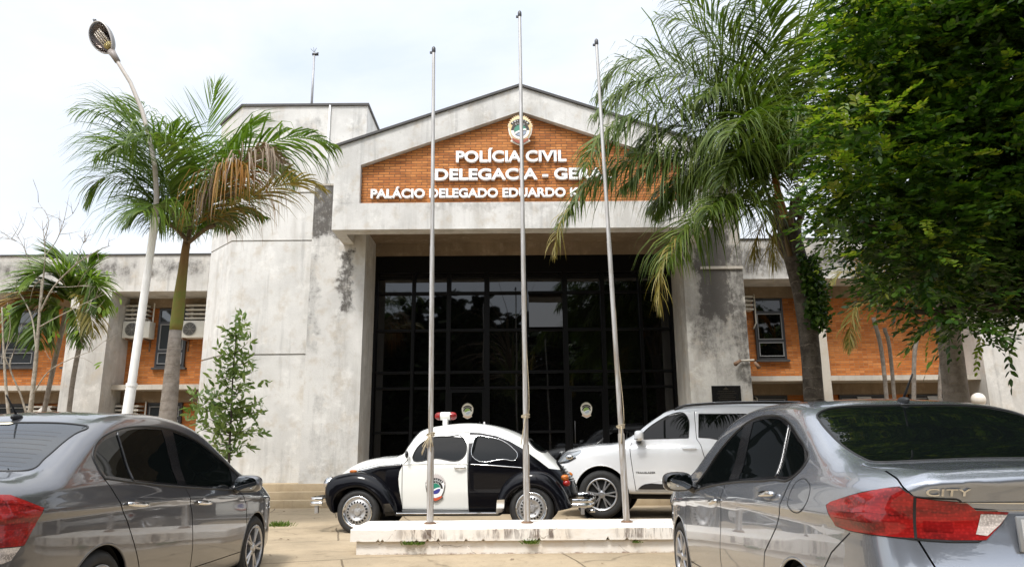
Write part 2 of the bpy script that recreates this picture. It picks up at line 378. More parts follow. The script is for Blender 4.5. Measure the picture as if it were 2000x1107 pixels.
M['conc_column'] = concrete('shaded_weathered_concrete', base=(.43, .41, .37), stains=[  # tree and palm shade put into the base tone; mould and stains are wear
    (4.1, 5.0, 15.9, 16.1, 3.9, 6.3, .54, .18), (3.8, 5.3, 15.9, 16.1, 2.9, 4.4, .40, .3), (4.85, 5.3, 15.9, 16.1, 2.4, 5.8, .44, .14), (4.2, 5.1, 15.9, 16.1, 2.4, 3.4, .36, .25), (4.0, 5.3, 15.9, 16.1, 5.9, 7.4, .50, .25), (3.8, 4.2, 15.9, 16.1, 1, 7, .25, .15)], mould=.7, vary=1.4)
M['conc_tower'] = concrete('tower_render_concrete', base=(.61, .60, .575), stains=[(-5.4, -4.6, 16.4, 16.6, 8.1, 9.2, .36, .25), (-6.4, -5.5, 16.4, 16.6, 8.4, 9.3, .28, .25),
    (-3.9, -3.3, 16.4, 16.6, 8.0, 9.4, .30, .2), (-3.6, -3.4, 16.5, 21, 7.8, 9.4, .40, .25), (-6.6, -4.5, 16.4, 16.6, 6.6, 7.4, .22, .3), (-5.9, -4.5, 16.4, 16.6, .3, 1.6, .22, .4), (-4.9, -4.4, 16.4, 16.6, 2.6, 6.0, .22, .2), (-6.6, -5, 16.4, 16.6, 5.2, 6.1, .18, .25)], mould=.3, vary=.95)
M['conc_wing'] = concrete('wing_render_concrete', base=(.54, .52, .485), stains=[(-20, -9.2, 17.4, 17.6, 5.25, 5.85, .40, .2), (-9.0, -7.5, 17.4, 17.6, 5.3, 5.9, .42, .2),
    (-11, -9.5, 17.4, 17.6, 2.2, 3.4, .24, .4), (-10, -9.7, 17.4, 18.6, 1.8, 3.2, .34, .3), (5.2, 12, 17.4, 17.6, 5.25, 6.2, .46, .25)], mould=.4, vary=1.1)
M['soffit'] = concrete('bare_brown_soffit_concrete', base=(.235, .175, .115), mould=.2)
M['ledge'] = concrete('ledge_concrete', base=(.46, .42, .36), mould=.2)
M['step'] = concrete('worn_step_concrete', base=(.40, .315, .205), mould=.4, warm=(.28, .2, .11))
M['brick'] = brick('orange_facing_brick')
M['brick_wing'] = brick('orange_wing_brick', c1=(.47, .150, .026), c2=(.38, .110, .019), mortar=(.30, .15, .07), joint=.008)
M['glass'] = glass_dark('black_tinted_glazing', (.002, .002, .002), .02, .62)
M['glass_clear'] = glass_dark('office_window_glass', col=(.045, .05, .055), rough=.02, spec=1.0)
M['black_alu'] = plain('black_aluminium', (.004, .004, .0042), .45, .0, spec=.12)
M['dark_alu'] = plain('dark_window_frame', (.03, .03, .032), .4)
M['grey_alu'] = plain('grey_window_sash', (.22, .22, .22), .4)
M['white_paint'] = plain('white_paint', (.78, .78, .76), .5, var=.06)
M['white_plastic'] = plain('yellowed_white_plastic', (.62, .60, .53), .5, var=.08)
M['flash'] = plain('dark_flashing', (.045, .042, .04), .6, var=.3)
M['rust'] = plain('rusty_iron', (.16, .09, .05), .75, var=.4, scale=20)
M['letter'] = plain('white_letter_enamel', (.84, .84, .83), .35)
M['louvre'] = plain('cream_concrete_slat', (.50, .47, .41), .8, var=.2)
M['black_granite'] = plain('black_granite', (.008, .008, .008), .12, var=.3, scale=40)
M['bronze'] = plain('dull_bronze', (.035, .03, .02), .5, .6)

# ================================================================== central block
st = empty('police_station', (.2, 16, .1), 'concrete and brick police headquarters with gabled portico over black glass doors', 'building')
XL, XR, Y0 = -3.82, 4.24, 14.85
zb, zl = 5.78, 7.65
ax, az = .21, 9.06
# gabled fascia: bottom beam, two raking pieces that leave the brick field open
b = MB()
b.box(XL, XR, Y0, Y0 + .36, zb, 6.37)
b.prism([(XL, 6.372), (-3.255, 6.372), (-3.255, 7.24), (ax, 8.47), (ax, az), (XL, zl)], 1, Y0, Y0 + .36)
b.prism([(XR, 6.372), (XR, zl), (ax + .002, az), (ax + .002, 8.47), (3.68, 7.24), (3.68, 6.372)], 1, Y0, Y0 + .36)
b.obj('gable_fascia', M['conc_portico'], st)
b = MB(); b.prism([(-3.25, 6.375), (3.675, 6.375), (3.675, 7.235), (ax, 8.465), (-3.25, 7.235)], 1, Y0 + .14, Y0 + .34); b.obj('brick_panel', M['brick'], st)
# roof slab behind the fascia
b = MB()
b.prism([(XL, 7.45), (XL, zl - .02), (ax, az - .02), (XR, zl - .02), (XR, 7.45), (ax, 8.75)], 1, Y0 + .362, 21.0); b.obj('roof', M['conc_tower'], st)
b = MB()
for x0, z0, x1, z1 in ((XL - .05, zl - .02, ax, az), (ax, az, XR + .05, zl - .02)):
    b.prism([(x0, z0 + .004), (x1, z1 + .004), (x1, z1 + .06), (x0, z0 + .06)], 1, Y0 - .05, Y0 + .5)
b.obj('roof_flashing', M['flash'], st)
# side beams and soffit
b = MB(); b.box(XL, XL + .24, Y0 + .362, 15.998, zb, 7.44); b.obj('side_beam', M['conc_portico'], st)
b = MB(); b.box(XR - .24, XR, Y0 + .362, 15.998, zb, 7.44); b.obj('side_beam', M['conc_portico'], st)
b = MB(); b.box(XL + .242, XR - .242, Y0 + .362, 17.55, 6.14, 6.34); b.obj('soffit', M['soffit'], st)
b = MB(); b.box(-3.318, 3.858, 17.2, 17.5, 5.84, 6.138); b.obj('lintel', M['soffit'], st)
# columns
b = MB(); b.box(-4.55, -3.32, 16.0, 19.0, .12, 5.76); b.box(-4.55, XL - .003, 16.0, 19.0, 5.762, 7.2); b.box(XL, -3.32, 16.003, 19.0, 5.762, 7.2); b.obj('column', M['conc_portico'], st)
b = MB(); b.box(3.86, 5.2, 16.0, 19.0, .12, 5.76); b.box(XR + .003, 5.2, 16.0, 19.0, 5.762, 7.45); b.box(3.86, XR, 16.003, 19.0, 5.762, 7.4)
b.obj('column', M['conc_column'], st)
b = MB(); b.box(4.245, 5.205, 15.96, 15.999, 5.14, 5.20); b.obj('column_band', M['ledge'], st)
# tower: three courses of wall with open joints between, chamfered outer corner
def tower_ring(z0, z1, ins=0.0):
    return [(-7.47 + ins, 17.5 + ins * .4, ), (-6.57 + ins * .4, 16.5 + ins), (-3.51, 16.5 + ins), (-3.51 - ins, 22), (-7.47 + ins, 22)]
b = MB()
for z0, z1 in ((.12, 3.34), (3.375, 6.02), (6.055, 7.20), (7.245, 9.46)):
    p = tower_ring(z0, z1); b.prism(p, 2, z0, z1)
p = tower_ring(0, 0, .05); b.prism(p, 2, .13, 9.3)
b.obj('tower_wall', M['conc_tower'], st)
b = MB(); q = [(-7.52, 17.5), (-6.59, 16.46), (-3.47, 16.46), (-3.47, 22), (-7.52, 22)]; b.prism(q, 2, 9.462, 9.52); b.obj('tower_coping', M['flash'], st)
b = MB(); b.tube([(-4.42, 16.46, 9.46), (-4.42, 16.46, 8.3), (-4.44, 16.46, 7.26)], .022, 8); b.obj('drain_pipe', M['white_paint'], st, smooth=True)
b = MB(); b.box(-4.56, XL, 15.985, 16.5, 7.203, 7.25); b.obj('column_cap', M['ledge'], st)
b = MB(); b.tube([(-3.3, 17.2, 8.45), (-3.1, 16.2, 8.50)], .03, 6); b.obj('roof_pipe', M['ledge'], st, smooth=True)
# main block behind, up to the roofs
b = MB(); b.box(-7.46, 5.19, 19.01, 22.0, .12, 7.3); b.obj('rear_wall', M['conc_tower'], st)

# glazed front
gw = MB(); gw.box(-3.318, 3.858, 17.36, 17.40, .56, 5.838); glaz = gw.obj('glass_wall', M['glass'], st)
xs_m = [-3.29, -2.38, -1.53, -.61, .33, 1.27, 2.18, 3.09, 3.83]
zs_m = [.60, 1.62, 2.64, 3.01, 4.01, 4.92, 5.32]
b = MB()
for i, x in enumerate(xs_m):
    w = .075 if i in (2, 3, 5, 6) else .05
    if i in (3, 5): w = .10
    b.box(x - w / 2 - .012, x + w / 2 + .012, 17.255, 17.36, .56, 5.42)
for z in zs_m:
    for x0, x1 in zip(xs_m[:-1], xs_m[1:]):
        b.box(x0 + .055, x1 - .055, 17.27, 17.36, z - .028, z + .028)
b.box(-3.318, 3.858, 17.25, 17.36, 5.422, 5.838)
b.obj('glazing_frame', M['black_alu'], st)
# an awning pane tilted outwards, and fixed panes set a touch out of true as glass is
b = MB()
for k, (i, j, tilt) in enumerate([(4, 4, 7.0)]):
    x0, x1 = xs_m[i] + .07, xs_m[i + 1] - .07; z0, z1 = zs_m[j] + .04, zs_m[j + 1] - .04
    dy = math.tan(R(tilt)) * (z1 - z0)
    b.add([(x0, 17.25 - dy, z0), (x1, 17.25 - dy, z0), (x1, 17.25, z1), (x0, 17.25, z1), (x0, 17.262 - dy, z0), (x1, 17.262 - dy, z0), (x1, 17.262, z1), (x0, 17.262, z1)],
          [(0, 1, 2, 3), (7, 6, 5, 4), (0, 4, 5, 1), (1, 5, 6, 2), (2, 6, 7, 3), (3, 7, 4, 0)])
b.obj('awning_pane', M['glass'], st)
# ================================================================== the crest: a flat relief built of stacked thin shapes, in its own XZ plane (y = 0 is the wall, -y outwards)
def crest_mats(tone):
    if tone == 'door':
        c = dict(rim=(.62, .60, .52), field=(.60, .57, .48), dark=(.008, .008, .008), up=(.22, .36, .07), lo=(.40, .46, .54), band=(.72, .72, .68), rib=(.62, .40, .27), ray=(.62, .58, .46), ring=(.62, .62, .58))
    elif tone == 'car':
        c = dict(rim=(.10, .09, .08), field=(.78, .78, .76), dark=(.012, .010, .010), up=(.012, .19, .115), lo=(.035, .035, .22), band=(.80, .80, .80), rib=(.50, .075, .025), ray=(.52, .47, .45), ring=(.74, .74, .73))
    else:
        c = dict(rim=(.80, .76, .66), field=(.72, .53, .27), dark=(.035, .028, .024), up=(.055, .21, .145), lo=(.30, .34, .42), band=(.82, .82, .80), rib=(.30, .07, .035), ray=(.80, .62, .36), ring=(.82, .82, .80))
    return {k: plain('crest_%s_%s' % (tone, k), v, .5) for k, v in c.items()}
def crest(parent, Mt, H, layer, xf, root=None, letters=True):
    """crest of height H. xf: matrix from local (x right, z up, -y outwards). layer = thickness of one sheet. first sheet is the object itself"""
    s = H / 100.0
    def sh(name, pts, lv, mat, th=1.0):
        b = MB(); b.prism([(x * s, z * s) for x, z in pts], 1, -layer * (lv + th), -layer * lv - (.0004 if lv else 0)); return b.obj(name, mat, parent_[0], xf=xf)
    parent_ = [parent]
    def arc(r, a0, a1, n=18): return [(r * math.cos(R(a0 + (a1 - a0) * i / n)), r * math.sin(R(a0 + (a1 - a0) * i / n)) - 4) for i in range(n + 1)]
    # sun rays behind the shield
    rays = []
    for i in range(33):
        a = 172 - i * (164 / 32.0); r = 45 if i % 2 == 0 else 38
        rays.append((r * .86 * math.cos(R(a)), 6 + r * math.sin(R(a)) * .97))
    rays += [(30, 4), (-30, 4)]
    shield = [(-29, 24), (-36, 18), (-36, 2), (-33, -14), (-25, -30), (-30, -36), (-12, -46), (0, -51), (12, -46), (30, -36), (25, -30), (33, -14), (36, 2), (36, 18), (29, 24), (20, 30), (0, 34), (-20, 30)]
    inner = [(-26, 20), (-32, 15), (-32, 2), (-29, -13), (-21, -29), (0, -36), (21, -29), (29, -13), (32, 2), (32, 15), (26, 20), (0, 28)]
    o = sh('shield' if root is None else root, shield, 0, Mt['rim'], 1.0)
    if root is not None: parent_[0] = o
    sh('sun_rays', rays, 1, Mt['ray'], .5); sh('shield_field', inner, 1.5, Mt['field'], .5)
    def ring(name, r0, r1, a0, a1, lv, mat): return sh(name, arc(r1, a0, a1) + arc(r0, a1, a0), lv, mat, .5)
    ring('lettered_band', 29, 37, 38, 142, 2.0, Mt['dark']); ring('lettered_band', 19.5, 27.5, 0, 180, 2.0, Mt['dark'])
    ring('pale_band', 19.5, 27.5, 180, 360, 2.0, Mt['ring'])
    sh('disc_upper', arc(18.5, 0, 360, 40), 2.0, Mt['up'], .5)
    lo = arc(18.5, 188, 352, 24) + [(12, -2), (2, -5), (-8, -9), (-14, -12)]
    sh('disc_lower', lo, 2.5, Mt['lo'], .5)
    sh('disc_stripe', [(-17, -12), (-8, -7), (2, -2.5), (11, 0), (18, .5), (17.5, -4.5), (11, -4.5), (3, -7), (-6, -11.5), (-14.5, -17)], 3.0, Mt['band'], .5)
    sh('ribbon', [(-26, -32), (-22, -28), (-11, -34), (0, -36.5), (11, -34), (22, -28), (26, -32), (12, -42.5), (0, -46), (-12, -42.5)], 2.0, Mt['rib'], .5)
    if letters:
        for word, rr, a0, a1, sz in (('POLÍCIA', 33, 132, 48, 7.4), ('CIVIL', 23.4, 122, 58, 6.6)):
            bmx = MB()
            for i, ch in enumerate(word):
                a = a0 + (a1 - a0) * i / (len(word) - 1)
                me = text_mesh('t', ch, sz * s, layer * .2, bold=.012 * sz * s)
                vs = np.array([v.co[:] for v in me.vertices]); c = (vs.max(0) + vs.min(0)) / 2
                ca, sa = math.cos(R(a - 90)), math.sin(R(a - 90))
                pts = []
                for x, y, z in vs - c:
                    u, w = x * ca - y * sa, x * sa + y * ca
                    pts.append((u + rr * s * math.cos(R(a)), -layer * 2.75 + z, w + (rr * math.sin(R(a)) - 4) * s))
                bmx.add(pts, [tuple(p.vertices) for p in me.polygons]); bpy.data.meshes.remove(me)
            bmx.obj('crest_lettering', Mt['band'], parent_[0], xf=xf)
    return o
# door leaves with their crest stickers
MT_door = crest_mats('door')
for i, (x0, x1, cx) in enumerate([(-1.49, -.66, -1.06), (1.32, 2.14, 1.71)]):
    b = MB(); fw = .06
    b.box(x0, x0 + fw, 17.245, 17.30, .58, 2.60); b.box(x1 - fw, x1, 17.245, 17.30, .58, 2.60)
    b.box(x0 + fw, x1 - fw, 17.247, 17.30, 2.53, 2.60); b.box(x0 + fw, x1 - fw, 17.247, 17.30, .58, .68)
    dr = b.obj('door', M['black_alu'], st)
    b = MB(); b.box(x0 + fw, x1 - fw, 17.268, 17.278, .68, 2.53); b.obj('door_glass', M['glass'], dr)
    b = MB(); hx = x1 - .11 if i == 0 else x0 + .11
    b.tube([(hx, 17.24, 1.35), (hx, 17.19, 1.37), (hx, 17.19, 1.83), (hx, 17.24, 1.85)], .012, 8); b.obj('handle', M['dark_alu'], dr, smooth=True)
    c = crest(dr, MT_door, .37, .0012, Matrix.Translation((cx, 17.266, 2.11)), root='crest_sticker', letters=False)
    for ch in list(c.children): ch.parent = dr; ch.matrix_parent_inverse = Matrix()
# recessed ceiling light under the portico
p = at(861, 461, 16.2)
b = MB(); b.lathe([(.0, 6.118), (.085, 6.118), (.10, 6.124), (.10, 6.1395)], (p.x, 16.2, 0), 20); cl_ = b.obj('ceiling_light', M['white_paint'], st, smooth=True)
ml, t_, b_ = new_mat('greenish_lamp_glow'); b_.inputs['Emission Color'].default_value = (.55, 1, .5, 1); b_.inputs['Emission Strength'].default_value = .9
b = MB(); b.lathe([(0, 6.110), (.06, 6.112), (.07, 6.117)], (p.x, 16.2, 0), 16); b.obj('lamp', ml, cl_, smooth=True)

# ------------------------------------------------------------------ wings
def window(parent, x0, x1, z0, z1, y, bars=(), frame=.05, sill=True, glass=None, vbars=()):
    b = MB(); b.box(x0, x0 + frame, y - .07, y + .02, z0, z1); b.box(x1 - frame, x1, y - .07, y + .02, z0, z1)
    b.box(x0 + frame, x1 - frame, y - .07, y + .02, z0, z0 + frame); b.box(x0 + frame, x1 - frame, y - .07, y + .02, z1 - frame, z1)
    for z in bars: b.box(x0 + frame, x1 - frame, y - .065, y + .02, z - .03, z + .03)
    for x in vbars: b.box(x - .02, x + .02, y - .06, y + .02, z0 + frame, z1 - frame)
    w = b.obj('window', M['dark_alu'], parent)
    b = MB(); b.box(x0 + frame, x1 - frame, y - .045, y - .035, z0 + frame, z1 - frame); b.obj('pane', glass or M['glass_clear'], w)
    # lighter opening sashes
    b = MB(); zz = [z0 + frame] + sorted(bars) + [z1 - frame]
    for za, zb_ in list(zip(zz[:-1], zz[1:]))[:2]:
        a0, a1 = x0 + frame + .012, x1 - frame - .012; za += .035; zb_ -= .035
        if zb_ - za < .1: continue
        for q in ((a0, a0 + .022, za, zb_), (a1 - .022, a1, za, zb_), (a0 + .022, a1 - .022, za, za + .022), (a0 + .022, a1 - .022, zb_ - .022, zb_)):
            b.box(q[0], q[1], y - .08, y - .05, q[2], q[3])
    if b.v: b.obj('sash', M['grey_alu'], w)
    if sill:
        b = MB(); b.box(x0 - .06, x1 + .06, y - .11, y - .001, z0 - .05, z0 - .002); b.obj('sill', M['flash'], w)
    return w
def louvre(parent, x0, x1, z0, z1, y, n=4):
    b = MB(); h = (z1 - z0) / n
    for i in range(n): b.box(x0, x1, y - .30, y - .02, z0 + i * h, z0 + i * h + h * .42)
    for x in (x0 + .10, x1 - .16): b.box(x, x + .05, y - .2, y - .15, z0 + h * .42, z1 - h * .6)
    o = b.obj('louvre_guard', M['louvre'], parent)
    b = MB(); b.tube([(x1 + .05, y - .05, z1 + .05), (x1 + .09, y - .12, z1), (x1 + .09, y - .12, z0 - .3), (x1 + .02, y - .08, z0 - .45)], .02, 8); b.obj('conduit', M['white_plastic'], o, smooth=True)
    return o
def ac_unit(x0, x1, z0, z1, y, label):
    t = empty('air_conditioner', ((x0 + x1) / 2, y - .2, z0), label, 'air conditioner', 'air conditioners on the brick wall of the wing')
    b = MB(); b.box(x0, x1, y - .36, y - .06, z0, z1, .015); b.obj('housing', M['white_plastic'], t, smooth=R(40))
    cx, cz, r = x0 + (x1 - x0) * .36, (z0 + z1) / 2, (z1 - z0) * .40
    b = MB(); b.lathe([(r, -.008), (r * .96, .006), (r * .9, .0), (0, .0)], (cx, y - .362, cz), 28, 'y'); b.obj('fan_opening', plain('ac_dark', (.03, .03, .03), .6), t, smooth=True)
    b = MB()
    for k in range(1, 7):
        rr = r * k / 6.5; b.tube([(cx + rr * math.cos(a * math.pi / 12), y - .374, cz + rr * math.sin(a * math.pi / 12)) for a in range(25)], .004, 4, cap=False)
    for k in range(8): b.tube([(cx, y - .374, cz), (cx + r * math.cos(k * math.pi / 4), y - .374, cz + r * math.sin(k * math.pi / 4))], .004, 4)
    b.obj('fan_grille', plain('ac_grille', (.30, .29, .26), .5), t)
    b = MB()
    for x in (x0 + .12, x1 - .12): b.box(x - .015, x + .015, y - .38, y - .001, z0 - .05, z0 - .004); b.box(x - .015, x + .015, y - .03, y - .001, z0 - .3, z0 - .052)
    b.obj('bracket', M['rust'], t)
    return t
WY, BY = 17.5, 18.5
lw = empty('office_wing', (-9.5, 18, .1), 'two storey concrete and brick wing beside the street lamp and left hand palm', 'building')
b = MB(); b.box(-26, -7.475, WY, 19.0, 5.07, 5.98); b.obj('parapet', M['conc_wing'], lw)
b = MB(); b.box(-26, -7.44, WY - .03, 19.1, 5.983, 6.02); b.obj('coping', M['flash'], lw)
for x0, x1 in ((-10.78, -9.81), (-15.3, -14.3)):
    b = MB(); b.box(x0, x1, WY + .004, BY + .1, .12, 5.068); b.obj('pilaster', M['conc_wing'], lw)
b = MB(); b.box(-26, -7.48, BY, 18.9, .12, 5.06); b.obj('brick_wall', M['brick_wing'], lw)
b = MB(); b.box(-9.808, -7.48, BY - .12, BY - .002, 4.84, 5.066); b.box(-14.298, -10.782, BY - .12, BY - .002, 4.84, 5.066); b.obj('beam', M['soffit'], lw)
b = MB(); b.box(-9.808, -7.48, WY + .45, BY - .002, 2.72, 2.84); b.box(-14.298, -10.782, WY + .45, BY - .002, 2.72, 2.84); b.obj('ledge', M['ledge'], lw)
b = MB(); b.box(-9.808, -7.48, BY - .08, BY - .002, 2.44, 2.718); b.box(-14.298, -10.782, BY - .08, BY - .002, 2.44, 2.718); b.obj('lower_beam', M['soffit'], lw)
window(lw, -9.05, -8.31, 3.31, 4.82, BY, bars=(3.72, 4.45))
window(lw, -9.12, -8.25, 1.3, 2.43, BY, bars=(2.05,), sill=False)
window(lw, -13.0, -12.1, 3.35, 4.80, BY, bars=(3.75, 4.45)); window(lw, -11.35, -10.86, 3.35, 4.80, BY, bars=(3.75,))
window(lw, -13.1, -12.0, 1.3, 2.43, BY, bars=(2.05,), sill=False); window(lw, -11.3, -10.9, 1.3, 2.43, BY, bars=(2.05,), sill=False)
louvre(lw, -9.96 + .16, -9.26, 4.50, 4.94, BY); louvre(lw, -8.28, -7.5, 4.50, 4.94, BY)
louvre(lw, -9.79, -9.22, 2.02, 2.42, BY); louvre(lw, -12.0, -11.35, 2.02, 2.42, BY)
ac_unit(-9.80, -9.12, 4.02, 4.45, BY, 'boxy outdoor air conditioner fixed beside the street lamp pole')
ac_unit(-8.38, -7.62, 4.02, 4.45, BY, 'boxy outdoor air conditioner between the palm trunk and concrete tower')

rw = empty('office_wing', (9, 18, .1), 'two storey brick and concrete wing behind the two large palm trunks', 'building')
b = MB(); b.box(5.202, 26, WY, 19.0, 5.26, 6.25); b.obj('parapet', M['conc_wing'], rw)
b = MB(); b.box(5.202, 26, WY - .03, 19.1, 6.253, 6.29); b.obj('coping', M['flash'], rw)
b = MB(); b.box(5.202, 26, BY, 18.9, .12, 5.25); b.obj('brick_wall', M['brick_wing'], rw)
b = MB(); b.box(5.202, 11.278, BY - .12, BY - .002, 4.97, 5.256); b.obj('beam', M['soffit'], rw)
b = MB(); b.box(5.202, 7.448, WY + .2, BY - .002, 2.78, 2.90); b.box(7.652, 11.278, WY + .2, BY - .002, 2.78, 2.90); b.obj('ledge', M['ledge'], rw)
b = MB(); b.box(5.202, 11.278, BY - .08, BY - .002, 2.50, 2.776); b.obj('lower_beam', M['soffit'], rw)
b = MB(); b.box(7.45, 7.65, WY + .15, BY - .003, .12, 5.258); b.obj('mullion_pier', M['ledge'], rw)
b = MB(); b.box(11.28, 15.0, WY + .004, BY + .1, .12, 5.258); b.obj('pilaster', M['conc_wing'], rw)
window(rw, 6.19, 6.94, 3.38, 4.96, BY, bars=(3.86, 4.60), glass=M['glass'])
window(rw, 5.95, 6.85, 1.3, 2.49, BY, bars=(1.7,), sill=False)
window(rw, 8.15, 9.35, 1.3, 2.49, BY, bars=(1.7,), vbars=(8.55, 8.95), sill=False); window(rw, 9.9, 11.1, 1.3, 2.49, BY, bars=(1.7,), vbars=(10.3, 10.7), sill=False)
b = MB()
for x in (8.58, 10.33):
    b.add([(x, BY - .30, 2.16), (x + .34, BY - .30, 2.16), (x + .34, BY - .09, 2.44), (x, BY - .09, 2.44), (x, BY - .285, 2.155), (x + .34, BY - .285, 2.155), (x + .34, BY - .075, 2.435), (x, BY - .075, 2.435)],
          [(0, 1, 2, 3), (7, 6, 5, 4), (0, 4, 5, 1), (1, 5, 6, 2), (2, 6, 7, 3), (3, 7, 4, 0)])
b.obj('open_vent_pane', plain('pale_vent_pane', (.6, .62, .62), .15), rw)
louvre(rw, 5.5, 6.12, 4.62, 5.05, BY); louvre(rw, 5.5, 5.98, 2.02, 2.42, BY)

# ------------------------------------------------------------------ steps in front of the portico
sp_ = empty('entrance_steps', (.2, 15.5, .1), 'three worn tan concrete steps leading up to the portico', 'steps')
for i, (y0, z1) in enumerate([(15.30, .25), (15.60, .40), (15.90, .55)]):
    b = MB(); b.box(-8.4, 8.6, y0, 17.4 if i == 2 else (15.60, 15.90)[i] - .002, .05, z1, .012); b.obj('step', M['step'], sp_, smooth=R(40))

# ------------------------------------------------------------------ things fixed to the front
def letters(text, px0, px1, py_base, size, label, name='sign_lettering', sx=None):
    p0, p1 = at(px0, py_base, Y0 + .14), at(px1, py_base, Y0 + .14)
    me = text_mesh(name, text, 1.0, .03, bold=.030)
    vs = np.array([v.co[:] for v in me.vertices]); mn, mxx = vs.min(0), vs.max(0)
    kx = (p1.x - p0.x) / (mxx[0] - mn[0]); tilt = (p1.z - p0.z) / (p1.x - p0.x)
    capz = size / (text_cap)
    for v in me.vertices:
        x = (v.co.x - mn[0]) * kx; z = (v.co.y - base_off) * capz
        v.co = (p0.x + x, Y0 + .14 - .045 - v.co.z * 1.3, p0.z + z)
    o = link(name, me, M['letter']); tag(o, label, 'sign', 'white lettering on the brick gable'); return o
_m = text_mesh('t', 'H', 1.0, 0.0); _v = np.array([v.co[:] for v in _m.vertices]); base_off = _v[:, 1].min(); text_cap = np.ptp(_v[:, 1]); bpy.data.meshes.remove(_m)
letters('POLÍCIA CIVIL', 891, 1106, 318.5, .235, 'white raised letters reading POLÍCIA CIVIL under the crest')
letters('DELEGACIA - GERAL', 850, 1196, 353.5, .235, 'white raised letters reading DELEGACIA - GERAL on brick')
letters('PALÁCIO DELEGADO EDUARDO K', 725, 1131, 388.5, .185, 'white raised letters reading PALÁCIO DELEGADO EDUARDO above the lintel beam')
ct = at(1016, 254, Y0 - .02)
cr_ = empty('crest_emblem', (ct.x, Y0, ct.z), 'cream police crest with sun rays at the top of the brick gable', 'emblem')
crest(cr_, crest_mats('wall'), .73, .022, Matrix.Translation((ct.x, Y0 - .004, ct.z)))
b = MB(); b.box(ct.x - .1, ct.x + .1, Y0 - .003, Y0 + .139, ct.z - .2, ct.z + .0); b.obj('mount', M['dark_alu'], cr_)

pq = empty('plaque', (4.62, 16, 2.1), 'black granite plaque on the stained right hand column', 'plaque')
b = MB(); b.box(4.31, 4.94, 15.965, 15.999, 2.10, 2.53, .006); b.obj('slab', M['black_granite'], pq)
b = MB()
b.prism([(4.55, 2.44), (4.69, 2.44), (4.62, 2.50)], 1, 15.960, 15.9645)
for z, w in ((2.40, .36), (2.355, .42), (2.31, .30), (2.27, .38), (2.23, .34)): b.box(4.625 - w / 2, 4.625 + w / 2, 15.962, 15.9645, z, z + .012)
b.obj('inscription', M['bronze'], pq)
# drain spout on the column corner
dp = empty('drain_spout', (5.0, 15.95, 2.9), 'rusty pipe with two nozzles across the right hand column corner', 'pipe')
b = MB(); b.tube([at(1446, 704, 15.94), at(1472, 703, 15.94), Vector((5.27, 15.94, at(1472, 703, 15.94).z))], .022, 8); b.obj('pipe', M['ledge'], dp, smooth=True)
b = MB(); q = at(1446, 704, 15.94); b.tube([q, at(1436, 711, 15.84)], [.03, .045], 10); b.obj('nozzle', M['rust'], dp, smooth=True)
b = MB(); q = at(1474, 707, 15.94); b.tube([q, at(1483, 718, 15.86)], [.03, .045], 10); b.obj('nozzle', M['rust'], dp, smooth=True)
# lightning rod on the tower roof
lr = empty('lightning_rod', (at(609, 205, 17.6).x, 17.6, 9.5), 'thin grey lightning rod standing on the concrete tower roof', 'mast')
q0 = at(609, 203, 17.6); q1 = at(614, 103, 17.6); q0.z = 9.525
b = MB(); b.tube([q0, q1], [.034, .028], 8); b.obj('mast', plain('galvanised_mast', (.33, .33, .34), .5, .3, var=.2), lr, smooth=True)
b = MB()
for f_ in (.97, .22):
    c = q0.lerp(q1, f_)
    b.box(c.x - .05, c.x + .10, c.y - .03, c.y + .03, c.z - .02, c.z + .03)
    b.lathe([(0, -.05), (.03, -.04), (.02, 0), (.03, .03), (0, .05)], (c.x + .09, c.y, c.z + .02), 8)
for a in (-.10, -.03, .05): b.tube([q1, q1 + Vector((a, 0, .16 - abs(a) * .5))], .006, 5)
b.obj('rod_fittings', M['dark_alu'], lr, smooth=True)

